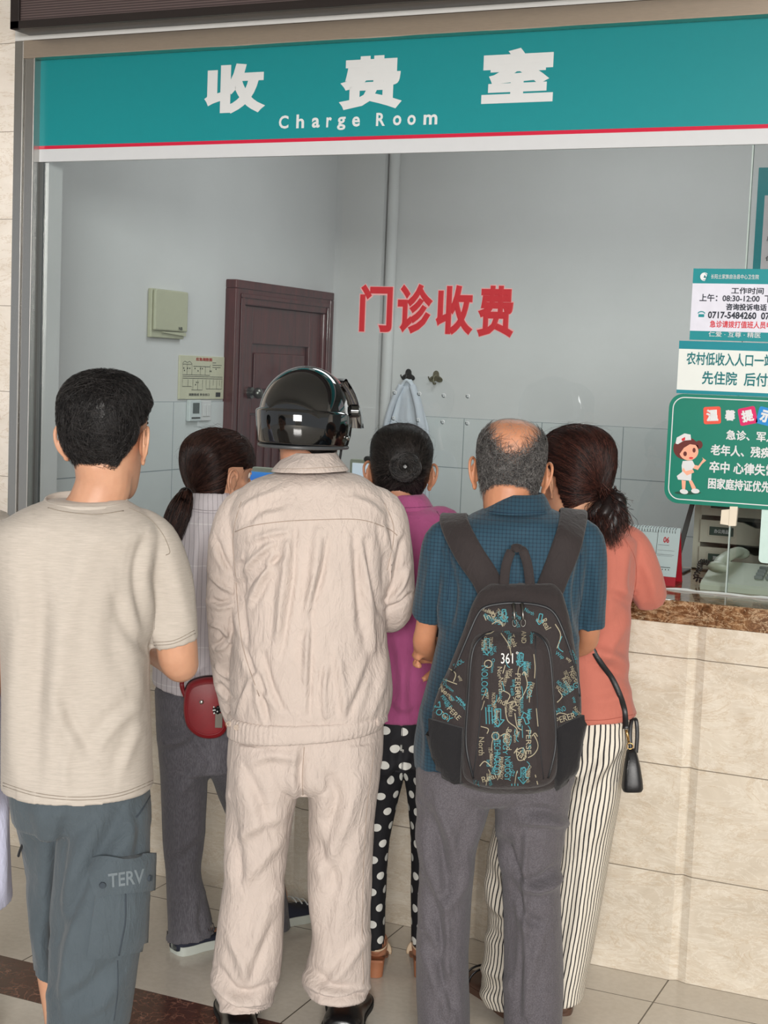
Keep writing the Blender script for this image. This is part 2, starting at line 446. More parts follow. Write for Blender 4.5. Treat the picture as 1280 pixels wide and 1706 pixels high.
m = MB(); pts = [(-2.33+i*0.03, 0.197, CT+0.002+0.0015*math.sin(i*1.7)) for i in range(165)]
m.tube(pts, [0.004+0.0012*math.sin(i*2.3) for i in range(165)], 6); wbuild(m, 'silicone_bead', plain('silicone', rgb(190, 196, 194), 0.3))
# speaking holes drilled through the glass
M['hole_rim'] = plain('polished_hole_rim', rgb(196, 202, 204), 0.15, spec=0.8)
M['hole_dark'] = plain('hole_edge', rgb(70, 78, 80), 0.3)
for px, py in ((658, 654), (699, 656), (740, 659), (780, 660), (656, 697), (697, 700), (738, 703), (779, 705)):
    c = atY(px, py, 0.199); m = MB(); n = 20; r1, r0 = 0.0062, 0.0042
    ang = [2*PI*i/n for i in range(n)]
    ringsV = []
    for rr, yy in ((r1, 0.0), (r1, -0.0015), (r0, -0.0015), (r0, 0.006)):
        ringsV.append(np.array([(c[0]+rr*math.cos(a), c[1]+yy, c[2]+rr*math.sin(a)) for a in ang]))
    V, F = loft_geo(ringsV, False); m.cur = 0; m.add(V, F)
    m.cur = 1; a2 = [a for a in ang if 2.2 < a < 5.4]
    P = [(c[0]+0.0052*math.cos(a), c[1]-0.002, c[2]+0.0052*math.sin(a)) for a in a2]; m.tube(P, 0.0016, 6)
    m.v = [(x+1, y-0.15, z-CT) for x, y, z in m.v]; m.build('speaking_hole', [M['hole_rim'], M['hole_dark']], win, smooth=True)

# ------------------------------------------------------------------ setting: the office behind the glass
XL, YB = -2.6, 3.02
m = MB(); m.box((XL-0.12, 0.42, 1.475), (XL, YB+0.1, 3.3)); tag(m.build('wall_office_left', M['inner_wall']), kind='structure')
m = MB(); m.box((XL-0.12, 0.42, 0), (XL+0.006, YB, 1.475)); tag(m.build('wall_office_left_tiles', M['tile_l']), kind='structure')
m = MB(); m.box((XL-0.12, 0.21, 0), (-2.33, 0.30, 3.3)); 
tag(m.build('wall_office_pier', M['inner_wall']), kind='structure')
m = MB(); m.box((XL, YB, 1.42), (2.6, YB+0.1, 3.3)); tag(m.build('wall_back', M['inner_wall']), kind='structure')
m = MB(); m.box((XL, YB-0.006, 0), (2.6, YB+0.1, 1.42)); tag(m.build('wall_back_tiles', M['tile_b']), kind='structure')
m = MB(); m.box((XL, YB-0.07, 1.45), (-2.335, YB, 3.3)); m.box((XL, YB-0.075, 0), (-2.333, YB, 1.45)); tag(m.build('wall_back_pilaster', M['inner_wall']), kind='structure')
m = MB(); m.tube([(-2.3, YB-0.03, 0), (-2.3, YB-0.03, 3.3)], 0.028, 14); tag(m.build('trim_3', M['inner_wall'], smooth=True, sharp=40), kind='structure')
m = MB(); m.box((2.6, 0.42, 0), (2.7, YB+0.1, 3.3)); tag(m.build('wall_office_right', M['inner_wall']), kind='structure')
m = MB(); m.box((XL-0.12, 0.32, 3.3), (2.7, YB+0.1, 3.38)); tag(m.build('ceiling_office', M['inner_wall']), kind='structure')
m = MB(); m.box((XL-0.12, 0.14, -0.05), (2.7, YB+0.1, 0)); tag(m.build('floor_office', plain('office_floor', rgb(150, 146, 138), 0.3)), kind='structure')
# tube lamp out of view, added to light the office
lampE = NT('added_lamp_tube'); lampE.set(Roughness=0.4); lampE.b.inputs['Emission Color'].default_value = (0.9, 0.97, 1, 1); lampE.b.inputs['Emission Strength'].default_value = 4.0
lamp = empty('added_office_light', (-0.9, 1.7, 3.3), 0, 'white twin tube fixture out of view, added to light the office behind the glass', 'added light')
m = MB(); m.box((-0.65, -0.12, -0.05), (0.65, 0.12, 0), 0.006); m.build('housing', M['plaster'], lamp)
for dy in (-0.06, 0.06):
    m = MB(); m.tube([(-0.6, dy, -0.07), (0.6, dy, -0.07)], 0.016, 12); m.build('tube', lampE.m, lamp, smooth=True)
ll = area_light('added_office_fill', (-0.9, 1.7, 3.2), (-0.9, 1.7, 0), 1.6, 0.5, 33, (0.98, 0.99, 1.0))
ll.parent = lamp; ll.location = (0, 0, -0.11)

# door on the left office wall
dr = empty('door_1', (XL, 2.365, 0)); tag(dr, kind='structure')
def dbox(mb, *boxes, bev=0.0):
    for a, b in boxes: mb.box((a[0], a[1]-2.365, a[2]), (b[0], b[1]-2.365, b[2]), bev)
    return mb
y0, y1, zt = 1.88, 2.848, 2.012
dbox(MB(), ((0, y0, 0), (0.05, y0+0.10, zt-0.10)), ((0, y1-0.085, 0), (0.05, y1, zt-0.10)), ((0, y0, zt-0.10), (0.05, y1, zt)), bev=0.006).build('door_frame', M['wood'], dr)
dbox(MB(), ((0, y0-0.006, 0), (0.056, y0+0.03, zt-0.03)), ((0, y1-0.03, 0), (0.056, y1+0.006, zt-0.03)), ((0, y0-0.006, zt-0.03), (0.056, y1+0.006, zt+0.008)),
     ((0.05, y0+0.045, 0), (0.058, y0+0.075, zt-0.07)), ((0.05, y1-0.06, 0), (0.058, y1-0.04, zt-0.07)), ((0.05, y0+0.045, zt-0.07), (0.058, y1-0.04, zt-0.05)), bev=0.004).build('architrave', M['wood'], dr)
lf = MB(); dbox(lf, ((0.006, y0+0.1, 0), (0.012, y1-0.085, zt-0.1)))
dbox(lf, ((0.012, y0+0.1, 0), (0.03, y0+0.2, zt-0.1)), ((0.012, y1-0.2, 0), (0.03, y1-0.085, zt-0.1)), ((0.012, y0+0.2, 1.74), (0.03, y1-0.2, zt-0.1)), ((0.012, y0+0.2, 1.42), (0.03, y1-0.2, 1.49)), bev=0.004)
for k in range(7): dbox(lf, ((0.012, 2.10+k*0.075, 0.1), (0.02, 2.135+k*0.075, 1.41)), bev=0.003)
dbox(lf, ((0.012, 2.12, 1.53), (0.022, 2.62, 1.70)), bev=0.006)
lf.build('door_leaf', M['wood'], dr)
m = MB(); m.tube([(0.03, -0.30, 1.515), (0.045, -0.30, 1.515)], [0.028, 0.026], 18); m.ball((0.075, -0.30, 1.515), (0.024, 0.026, 0.026)); m.tube([(0.045, -0.30, 1.515), (0.06, -0.30, 1.515)], 0.011, 12)
m.build('door_knob', steel('dull_knob_metal', rgb(120, 118, 112), 0.35), dr, smooth=True, sharp=40)
# ------------------------------------------------------------------ things on the office walls
M['beige_plastic'] = plain('beige_plastic', rgb(188, 186, 160), 0.45, var=0.02)
M['white_plastic'] = plain('white_plastic', rgb(206, 212, 212), 0.4, var=0.02)
M['black'] = plain('black_plastic', rgb(22, 22, 24), 0.4)
M['ink'] = plain('dark_print', rgb(52, 52, 50), 0.6)
M['red_ink'] = plain('red_print', rgb(176, 52, 42), 0.6)
def on_left(mb, a, b, bev=0.0): return mb.box(a, b, bev)

t = empty('fuse_box', (XL, 1.38, 1.74), 0, 'beige plastic fuse box cover on the pale wall left of the brown door', 'fuse box')
m = MB(); m.box((0, -0.128, 0), (0.02, 0.125, 0.2), 0.004); m.build('back_box', M['beige_plastic'], t)
m = MB(); m.box((0.02, -0.122, 0.03), (0.036, 0.128, 0.198), 0.006); m.build('cover', M['beige_plastic'], t)
m = MB(); m.prism([(-0.05, 0.022), (0.125, 0.012), (0.125, 0.028), (-0.05, 0.026)], 'x', 0.02, 0.03); m.build('latch_lip', M['beige_plastic'], t)
m = MB(); put_text(m, 'NB', lambda u, v: (0.0364, u, v), 0.055, 0.085, 0.036, 0.05, 0.03); m.build('lettering', M['ink'], t)

t = empty('evacuation_plan', (XL, 1.685, 1.485), 0, 'cream printed floor plan board hung beside the brown door frame', 'plan board')
m = MB(); m.box((0.0, -0.188, 0), (0.008, 0.184, 0.188), 0.002); m.build('board', plain('cream_board', rgb(206, 202, 176), 0.5, var=0.02), t)
m = MB(); P = lambda u, v: (0.0086, u, v)
def line(mb, pts, w, pl=P):
    V, F = stroke2d(pts, w); mb.add([pl(a, b) for a, b in V], F)
for pts in ([(-.165, .155), (-.165, .105), (.06, .105), (.06, .15)], [(-.165, .15), (-.09, .15), (-.09, .105)], [(-.13, .15), (-.13, .105)], [(-.08, .142), (.06, .142)], [(-.02, .142), (-.02, .105)],
            [(.02, .142), (.02, .105)], [(-.165, .098), (.17, .098)], [(-.165, .09), (.17, .09)], [(-.165, .085), (-.165, .055), (-.09, .055), (-.09, .04), (.0, .04), (.0, .085)], [(-.12, .085), (-.12, .055)],
            [(-.08, .085), (-.08, .04)], [(-.04, .085), (-.04, .04)], [(.03, .085), (.03, .045), (.165, .045), (.165, .085)], [(.06, .085), (.06, .045)], [(.09, .085), (.09, .06)], [(.12, .085), (.12, .045)], [(.145, .085), (.145, .06)],
            [(.08, .16), (.11, .16)], [(.08, .15), (.16, .15)], [(.08, .14), (.15, .14)], [(-.165, .155), (-.15, .163), (-.13, .157), (-.11, .163), (-.09, .152)]): line(m, pts, 0.0022)
for k in range(14):
    a, b = RNG.uniform(-.16, .16), RNG.choice([.12, .13, .07, .06]); m.box((0.0082, a, b), (0.0088, a+.006, b+.006))
put_text(m, '疏散路线 安全出口', P, -.11, .06, .014, .026, .02); m.box((0.0082, .115, .01), (0.0088, .155, .03)); m.build('plan_lines', M['ink'], t)
m = MB(); put_text(m, '应急疏散图', P, -.06, .075, .166, .181, .03); m.build('heading', M['red_ink'], t)

t = empty('thermostat', (XL+0.006, 1.605, 1.39), 0, 'small white thermostat with dark display under the floor plan board', 'thermostat')
m = MB(); m.box((0, -0.045, 0), (0.02, 0.05, 0.092), 0.004); m.build('body', M['white_plastic'], t)
m = MB(); m.box((0.02, -0.022, 0.034), (0.0215, 0.03, 0.08), 0.0005); m.build('display', plain('grey_display', rgb(74, 82, 80), 0.2), t)
m = MB(); m.box((0.02, -0.03, 0.012), (0.022, 0.038, 0.018)); m.build('button_bar', M['ink'], t)
t = empty('light_switch', (XL+0.006, 1.71, 1.39), 0, 'pale double rocker switch plate right of the thermostat', 'switch')
m = MB(); m.box((0, -0.042, 0), (0.010, 0.043, 0.09), 0.003); m.build('plate', M['inner_wall'], t)
for k in (0, 1):
    m = MB(); m.box((0.010, -0.03+k*0.032, 0.02), (0.014, -0.002+k*0.032, 0.072), 0.002); m.build('rocker', M['inner_wall'], t)

# coat hook, coat and the bare hook
def hook_plate(name, px, py, mat, label):
    c = atY(px, py, YB); t = empty(name, (c[0], YB, c[2]), 0, label, 'hook')
    n = 28; m = MB(); poly = []
    for i in range(n):
        a = 2*PI*i/n; r = 0.026+0.009*math.cos(3*(a-PI/2)); poly.append((r*math.cos(a)*1.15, r*math.sin(a)))
    m.prism(poly, 'y', -0.006, 0); m.build('plate', mat, t)
    m = MB(); m.tube(smooth_path([(0, -0.006, 0.01), (0, -0.03, 0.004), (0, -0.036, -0.02), (0, -0.03, -0.032), (0, -0.012, -0.03)], 5), 0.004, 8); m.ball((0, -0.012, -0.03), 0.006); m.build('hook_arm', mat, t, smooth=True)
    for sx in (-1, 1):
        m = MB(); m.tube(smooth_path([(sx*0.018, -0.006, 0), (sx*0.028, -0.022, -0.01), (sx*0.03, -0.03, 0.004)], 5), 0.003, 8); m.build('side_arm', mat, t, smooth=True)
    return t, c
hook_plate('coat_hook', 681, 626, M['black'], 'black wall hook with the white coat hanging from it')
hk, hc = hook_plate('coat_hook', 727, 629, steel('tarnished_hook_metal', rgb(150, 144, 124), 0.4), 'bare tarnished metal hook on the wall right of the hanging coat')
def coat():
    c = atY(682, 632, YB-0.05); t = empty('lab_coat', (c[0], YB-0.05, c[2]), 0, 'white lab coat hanging in folds from the black wall hook', 'coat')
    rings = []; N = 72
    for z, hw, hd in ((0.0, 0.012, 0.012), (-0.02, 0.025, 0.018), (-0.08, 0.06, 0.03), (-0.16, 0.085, 0.036), (-0.24, 0.112, 0.04), (-0.34, 0.118, 0.042), (-0.5, 0.125, 0.045), (-0.8, 0.135, 0.05), (-1.0, 0.14, 0.05)):
        a = np.linspace(0, 2*PI, N, endpoint=False); k = min(1, -z*5)
        fold = 1+0.16*k*np.sin(a*7+z*3)+0.09*k*np.sin(a*13+1+z*5)
        rings.append(np.stack([hw*np.cos(a)*(1+0.05*k*np.sin(a*5)), hd*np.sin(a)*fold, z+0*a], 1))
    R = smooth_path(np.array([r.ravel() for r in rings]), 5).reshape(-1, N, 3)
    V, F = loft_geo(list(R)); m = MB(); m.add(V, F); m.build('coat_body', cloth('white_coat_cotton', rgb(212, 216, 224), 0.9), t, smooth=True)
    m = MB()
    for s in (-1, 1):
        P = smooth_path([(s*0.03, -0.028, -0.03), (s*0.075, -0.04, -0.14), (s*0.105, -0.045, -0.28), (s*0.112, -0.045, -0.45), (s*0.11, -0.045, -0.6)], 6)
        m.tube(P, [(0.02+0.012*min(1, i/12), 0.016) for i in range(len(P))], 12)
    m.build('sleeve', cloth('white_coat_sleeve', rgb(208, 212, 221), 0.9), t, smooth=True)
    m = MB(); m.tube(smooth_path([(-0.04, -0.02, -0.05), (0, -0.03, -0.004), (0.04, -0.02, -0.05)], 6), (0.008), 8); m.build('collar', cloth('white_coat_collar', rgb(216, 220, 227), 0.9), t, smooth=True)
coat()

# notice board at the far right of the back wall
M['teal'] = plain('teal_print', rgb(0, 132, 138), 0.42, var=0.015)
M['teal2'] = plain('blue_teal_print', rgb(0, 128, 140), 0.4, var=0.015)
M['green'] = plain('green_board', rgb(0, 118, 98), 0.42, var=0.015)
M['sign_white'] = plain('white_vinyl', rgb(200, 202, 205), 0.4, var=0.01)
M['sign_white2'] = plain('cream_white_vinyl', rgb(220, 224, 220), 0.35, var=0.01)
M['sign_red'] = plain('crimson_vinyl', rgb(196, 22, 58), 0.35, var=0.01)
M['letter_white'] = plain('white_lettering', rgb(212, 214, 215), 0.45, var=0.01)
M['letter_teal'] = plain('teal_lettering', rgb(0, 108, 112), 0.4, var=0.01)
M['letter_navy'] = plain('dark_lettering', rgb(28, 34, 48), 0.4, var=0.01)
M['letter_red'] = plain('red_lettering', rgb(206, 40, 52), 0.4, var=0.01)
t = empty('notice_board', (-0.08, YB-0.001, 2.17), 0, 'teal bordered notice board of printed rules high on the back wall at right', 'notice board')
m = MB(); m.box((-0.415, -0.012, -0.25), (0.42, 0, 0.455), 0.002); m.build('board', M['teal'], t)
m = MB(); m.box((-0.38, -0.0135, -0.2), (0.38, -0.012, 0.33)); m.build('sheet', plain('pale_sheet', rgb(206, 196, 196), 0.5), t)
m = MB(); pl = lambda u, v: (u, -0.0142, v)
rules = ['按照规定执行收费标准。', '认真核对收费项目，', '不得多收少收，', '做好退费审核工作。', '严格执行现金管理，', '每日结账交款，', '保管好票据印章。', '热情接待服务对象，', '遵守工作纪律，', '坚守工作岗位。', '保持室内整洁。']
for i, s in enumerate(rules): put_text(m, s, pl, -0.36+0.03*(i % 2), -0.36+0.03*(i % 2)+0.026*len(s), 0.30-i*0.044, 0.322-i*0.044, 0.02)
m.build('rules_text', M['ink'], t)
m = MB(); put_text(m, '收费室工作制度', pl, -0.2, 0.2, 0.36, 0.42, 0.02); m.v = [(x, y+0.0017, z) for x, y, z in m.v]; m.build('heading', M['letter_white'], t)

# ------------------------------------------------------------------ sign over the window
SX0, SX1, SZ0, SZ1 = -2.351, 2.55, 2.2935, 2.65
YS = 0.188
sg = empty('header_sign', (-1.1, YS, 2.2935), 0, 'long teal sign with white characters over the window', 'sign')
O = np.array([-1.1, YS, 2.2935])
zr0, zr1 = 2.335, 2.346
def sbox(x0, x1, z0, z1, y0, y1, mat, name, parent=sg, o=O):
    m = MB(); m.box((x0-o[0], y0-o[1], z0-o[2]), (x1-o[0], y1-o[1], z1-o[2])); return m.build(name, mat, parent)
sbox(SX0, SX1, zr1, SZ1, 0.188, 0.1985, M['teal'], 'teal_panel')
sbox(SX0, SX1, SZ0, zr0, 0.188, 0.1985, M['sign_white'], 'white_band')
sbox(SX0, SX1, zr0, zr1, 0.1876, 0.1985, M['sign_red'], 'red_stripe')
m = MB(); m.tube(smooth_path([(SX0-O[0], -0.001, 0), (SX0-0.004-O[0], -0.003, 0.18), (SX0-O[0], -0.001, 0.352)], 6), 0.0035, 8); m.build('curled_edge', M['sign_white'], sg, smooth=True)
def char_on_plane(parent, o, s, TL, BR, Y, mat, name, bold=0.06, dy=0.0004, shrink=True):
    """a character or word filling the box spanned by two photo corners on the plane y=Y"""
    cx = (TL[0]+BR[0])/2; cz = (TL[1]+BR[1])/2
    x0 = atY(TL[0], cz, Y)[0]; x1 = atY(BR[0], cz, Y)[0]; z1 = atY(cx, TL[1], Y)[2]; z0 = atY(cx, BR[1], Y)[2]
    m = MB(); put_text(m, s, lambda u, v: (u-o[0], Y-dy-o[1], v-o[2]), x0, x1, z0, z1, bold)
    return m.build(name, mat, parent)
for s, a, b in (('收', (341, 106), (443, 189)), ('费', (566, 93), (671, 182)), ('室', (804, 80), (923, 171))):
    char_on_plane(sg, O, s, a, b, 0.188, M['letter_white'], 'character', 0.05)
xs = [465, 494, 520, 544, 562, 587, 627, 655, 679, 706]; ws = [16, 13, 13, 9, 14, 13, 15, 14, 14, 23]
for i, (s, x, w) in enumerate(zip('ChargeRoom', xs, ws)):
    yb = 214.5-(x-465)*0.0285; up = 'CR'.find(s) >= 0; h = 22 if up else (23 if s == 'h' else 17)
    lo = yb+(5 if s == 'g' else 0)
    char_on_plane(sg, O, s, (x, yb-h), (x+w, lo), 0.188, M['letter_white'], 'letter', 0.025)

# red outlined lettering stuck on the glass
M['pink_edge'] = plain('pink_outline', rgb(196, 144, 144), 0.5)
M['glass_red'] = plain('red_window_vinyl', rgb(166, 28, 38), 0.5, var=0.02)
gl = empty('window_lettering', (-1.0, 0.1985, 1.9), 0, 'four large red characters with pale outline stuck on the glass', 'lettering')
O2 = np.array([-1.0, 0.1985, 1.9])
for s, a, b in (('门', (600, 474), (654, 553)), ('诊', (663, 473), (721, 556)), ('收', (727, 475), (789, 558)), ('费', (796, 476), (857, 562))):
    char_on_plane(gl, O2, s, (a[0]-1.5, a[1]-1.5), (b[0]+1.5, b[1]+1.5), 0.199, M['pink_edge'], 'outline', 0.06, 0.0002)
    char_on_plane(gl, O2, s, a, b, 0.199, M['glass_red'], 'character', 0.035, 0.0009)

# ------------------------------------------------------------------ three notices at the right
def sticker(name, label, x0, x1, z0, z1, y=0.197):
    o = np.array([(x0+x1)/2, y, z0]); return empty(name, tuple(o), 0, label, 'sign'), o
def txt(parent, o, s, TL, BR, mat, bold=0.03, Y=0.1955, name='lettering'): return char_on_plane(parent, o, s, TL, BR, Y, mat, name, bold, 0.0006)
# 1 opening hours
h, o = sticker('hours_notice', 'teal and white opening hours notice, topmost of three on the glass', -0.112, 0.50, 1.762, 1.959)
sbox(-0.112, 0.50, 1.762, 1.959, 0.1965, 0.1995, M['teal'], 'backing', h, o)
sbox(-0.112, 0.50, 1.787, 1.918, 0.1958, 0.1965, plain('lilac_white_vinyl', rgb(214, 214, 226), 0.35), 'white_field', h, o)
txt(h, o, '长阳土家族自治县中心卫生院', (1185, 457), (1265, 465), M['letter_white'], 0.01)
m = MB(); m.cyl((atY(1174, 461, .196)-o), (atY(1174, 461, .1953)-o), 0.0115, n=28); m.build('emblem', M['sign_white'], h)
m = MB(); V, F = stroke2d([(0.009*math.cos(a), 0.009*math.sin(a)) for a in np.linspace(0, 2*PI, 28)], 0.0012); e = atY(1174, 461, .195)-o
m.add([(e[0]+a, e[1], e[2]+b) for a, b in V], F); m.add([(e[0]-.006, e[1], e[2]-.003), (e[0]+.006, e[1], e[2]-.003), (e[0]+.001, e[1], e[2]+.005)], [(0, 1, 2)]); m.build('emblem_mark', M['letter_teal'], h)
txt(h, o, '工作时间', (1219, 479), (1273, 490), M['letter_navy'], 0.02)
txt(h, o, '上午：08:30-12:00  下午：14:30-17:30', (1166, 491), (1378, 504), M['letter_navy'], 0.02)
txt(h, o, '咨询投诉电话', (1210, 506), (1278, 518), M['letter_navy'], 0.03)
txt(h, o, '0717-5484260  0717-5484', (1180, 520), (1330, 532), M['letter_navy'], 0.03)
txt(h, o, '急诊请拨打值班人员电话', (1183, 535), (1298, 547), M['letter_red'], 0.02)
txt(h, o, '仁爱 · 互尊 · 精医', (1181, 553), (1268, 562), M['letter_white'], 0.01)
e = atY(1169, 524, .1955)-o; m = MB()
m.box((e[0]-.008, e[1]-.0006, e[2]-.007), (e[0]+.008, e[1], e[2]+.001)); V, F = stroke2d([(0.0095*math.cos(a), 0.002+0.006*math.sin(a)) for a in np.linspace(0.1, PI-0.1, 12)], 0.0028); m.add([(e[0]+a, e[1]-.0006, e[2]+b) for a, b in V], F); m.build('telephone_mark', M['teal'], h)
# 2 rural low income one-stop
h, o = sticker('service_notice', 'white notice with two lines of teal characters, middle of three on the glass', -0.14, 0.55, 1.611, 1.759)
sbox(-0.14, 0.55, 1.612, 1.7585, 0.1958, 0.1995, M['teal2'], 'backing', h, o)
sbox(-0.1395, 0.55, 1.622, 1.736, 0.1950, 0.1958, M['sign_white2'], 'white_field', h, o)
txt(h, o, '农村低收入人口一站式结算', (1144, 589), (1340, 611), M['letter_teal'], 0.02, 0.1948)
txt(h, o, '先住院  后付费', (1170, 620), (1300, 643), M['letter_teal'], 0.02, 0.1948)
# 3 kind reminder board with rounded corners
h, o = sticker('reminder_board', 'green rounded reminder board with a nurse drawing, lowest of three on the glass', -0.157, 0.62, 1.301, 1.611)
def rrect(x0, x1, z0, z1, r, k=8):
    P = []
    for cx, cz, a0 in ((x1-r, z1-r, 0), (x0+r, z1-r, PI/2), (x0+r, z0+r, PI), (x1-r, z0+r, 1.5*PI)):
        P += [(cx+r*math.cos(a0+PI/2*i/k), cz+r*math.sin(a0+PI/2*i/k)) for i in range(k+1)]
    return P
def loc(P, o): return [(a-o[0], b-o[2]) for a, b in P]
m = MB(); m.prism(loc(rrect(-0.157, 0.62, 1.303, 1.611, 0.04), o), 'y', -0.0075, 0.002); m.build('board', M['green'], h)
m = MB(); P = loc(rrect(-0.145, 0.608, 1.315, 1.601, 0.032), o); V, F = stroke2d(P+P[:2], 0.0028); m.add([(a, -0.0079, b) for a, b in V], F); m.build('white_line', M['letter_white'], h)
Yb = 0.189
def tile_char(s, cx, cy, w, rot, col, tname):
    c = atY(cx, cy, Yb); m = MB(); k = w/2; ca, sa = math.cos(rot), math.sin(rot)
    if col is not None:
        P = [(a*ca-b*sa+c[0]-o[0], a*sa+b*ca+c[2]-o[2]) for a, b in rrect(-k, k, -k, k, 0.006, 4)]
        m.prism(P, 'y', -0.0086, -0.0076); m.build('colour_tile', col, h)
    m = MB(); k2 = k*0.7; put_text(m, s, lambda u, v: (u*ca-v*sa+c[0]-o[0], -0.0092, u*sa+v*ca+c[2]-o[2]), -k2, k2, -k2, k2, 0.05); m.build('character', M['letter_white'], h)
tile_char('温', 1187, 692, 0.048, 0.09, plain('orange_red_tile', rgb(222, 84, 66), 0.4), 'a')
tile_char('馨', 1217, 692, 0.042, 0, None, 'b')
tile_char('提', 1246, 693, 0.048, 0.25, plain('crimson_tile', rgb(206, 26, 96), 0.4), 'c')
tile_char('示', 1277, 694, 0.048, -0.2, plain('blue_tile', rgb(20, 130, 200), 0.4), 'd')
for s, a, b in (('急诊、军人优先', (1210, 719), (1328, 736)), ('老年人、残疾人优先', (1184, 744), (1336, 763)), ('卒中 心律失常患者', (1182, 772), (1330, 792)), ('困家庭持证优先。', (1180, 799), (1290, 818))):
    txt(h, o, s, a, b, M['letter_white'], 0.03, 0.188)
# plain little nurse figure drawn on the board
SK = plain('print_skin', rgb(236, 168, 140), 0.5); HR = plain('print_brown', rgb(96, 30, 26), 0.5); WH = M['letter_white']; DK = plain('print_shadow', rgb(10, 70, 54), 0.5)
def blob(pts, mat, lay, name, closed=True):
    w = [atY(x, y, 0.188) for x, y in pts]; m = MB(); m.add([(p[0]-o[0], -0.0082-0.0004*lay, p[2]-o[2]) for p in w], [tuple(range(len(w)))]); m.build(name, mat, h)
def oval(cx, cy, rx, ry, n=22, rot=0): return [(cx+rx*math.cos(a)*math.cos(rot)-ry*math.sin(a)*math.sin(rot), cy+rx*math.cos(a)*math.sin(rot)+ry*math.sin(a)*math.cos(rot)) for a in np.linspace(0, 2*PI, n, endpoint=False)]
blob(oval(1146, 821, 22, 3), DK, 0, 'drawn_shadow')
blob(oval(1143, 747, 21, 19), HR, 1, 'drawn_hair'); blob(oval(1165, 741, 6, 7), HR, 1, 'drawn_hair')
blob(oval(1148, 752, 16, 15), SK, 2, 'drawn_face')
blob([(1128, 748), (1131, 736), (1146, 731), (1160, 735), (1164, 742), (1150, 740), (1140, 746), (1133, 756)], HR, 3, 'drawn_fringe')
blob([(1126, 739), (1128, 729), (1141, 722), (1151, 724), (1152, 733), (1140, 734), (1130, 740)], WH, 4, 'drawn_cap')
blob([(1136, 731), (1142, 728), (1142, 733), (1137, 735)], M['letter_red'], 5, 'drawn_cross')
blob(oval(1142, 756, 3, 4), HR, 5, 'drawn_eye'); blob(oval(1157, 750, 2.6, 4), HR, 5, 'drawn_eye'); blob(oval(1152, 763, 3.5, 1.6), M['letter_red'], 5, 'drawn_mouth')
blob([(1151, 773), (1164, 776), (1172, 765), (1170, 762), (1177, 767), (1170, 773), (1163, 783), (1152, 779)], SK, 2, 'drawn_arm')
blob([(1138, 768), (1154, 767), (1158, 775), (1153, 784), (1152, 801), (1130, 799), (1128, 793), (1137, 786), (1136, 776)], WH, 3, 'drawn_dress')
blob([(1139, 779), (1143, 785), (1155, 782), (1157, 787), (1145, 792), (1137, 784)], SK, 4, 'drawn_arm')
blob([(1136, 800), (1143, 801), (1142, 815), (1137, 816)], SK, 2, 'drawn_leg'); blob([(1148, 801), (1153, 800), (1160, 813), (1154, 816)], SK, 2, 'drawn_leg')
blob(oval(1140, 819, 7, 4, rot=0.2), WH, 4, 'drawn_shoe'); blob(oval(1159, 818, 7, 4, rot=0.1), WH, 4, 'drawn_shoe')

# clear clip strip holding the glass joint, and the pale card at the right edge
t = empty('glass_clip', (0.03, 0.199, 1.25), 0, 'cream plastic clip holding the glass joint below the reminder board', 'clip')
M['cream_plastic'] = plain('cream_plastic', rgb(222, 212, 192), 0.45, var=0.03)
m = MB(); m.prism([(-0.024, 0.004), (-0.0225, 0.043), (0.0, 0.047), (0.0, 0.002)], 'y', -0.009, 0); m.build('left_half', M['cream_plastic'], t)
m = MB(); m.prism([(0.0005, 0.0), (0.0005, 0.055), (0.022, 0.056), (0.02, 0.002)], 'y', -0.012, 0); m.build('right_half', M['cream_plastic'], t)
t = empty('payment_card', (0.2, 0.197, 1.155), 0, 'pale green rounded card on the glass at the right edge', 'card')
m = MB(); m.prism(rrect(-0.083, 0.14, 0.0, 0.19, 0.012), 'y', -0.003, 0.002); m.build('card', plain('pale_green_card', rgb(196, 220, 214), 0.35), t)

# ------------------------------------------------------------------ things on the counter behind the glass
t = empty('desk_calendar', (-0.215, 0.30, CT), 0, 'white tent desk calendar with red base and wire binding behind the glass', 'calendar')
M['paper'] = plain('calendar_paper', rgb(214, 222, 224), 0.6, var=0.01); M['cal_red'] = plain('red_card', rgb(190, 26, 46), 0.45)
m = MB(); m.prism([(-0.032, 0.0), (-0.028, 0.0), (0.004, 0.165), (0.0, 0.165)], 'x', -0.121, 0.086); m.prism([(0.06, 0.0), (0.064, 0.0), (0.006, 0.165), (0.002, 0.165)], 'x', -0.12, 0.085); m.prism([(-0.032, 0), (0.064, 0), (0.06, 0.004), (-0.03, 0.004)], 'x', -0.12, 0.085); m.build('red_stand', M['cal_red'], t)
m = MB(); m.prism([(-0.0285, 0.026), (-0.030, 0.026), (-0.0025, 0.166), (0.001, 0.166)], 'x', -0.1215, 0.0865); m.build('page', M['paper'], t)
def calp(u, v): k = (v-0.026)/0.136; return (u, -0.0309+k*0.0262, v)
m = MB(); put_text(m, '06', calp, 0.040, 0.057, 0.122, 0.139, 0.03); m.build('month_number', M['letter_red'], t)
m = MB()
for z0_, w, x0_, x1_ in ((0.115, .0008, .025, .058), (0.10, .0006, .025, .075), (0.088, .0008, .025, .075), (0.084, .0005, .025, .07), (0.052, .0018, .025, .068), (0.15, .0006, -.11, .02)):
    V, F = stroke2d([(x0_, z0_), (x1_, z0_)], w); m.add([calp(a, b) for a, b in V], F)
V, F = stroke2d([(0.022, 0.03), (0.022, 0.158)], 0.0012); m.add([calp(a, b) for a, b in V], F)
for k in range(5): m.add([calp(0.026+k*0.009+a, 0.044+b) for a, b in ((0, 0), (.003, 0), (.003, .003), (0, .003))], [(0, 1, 2, 3)])
m.build('printed_lines', M['ink'], t)
m = MB()
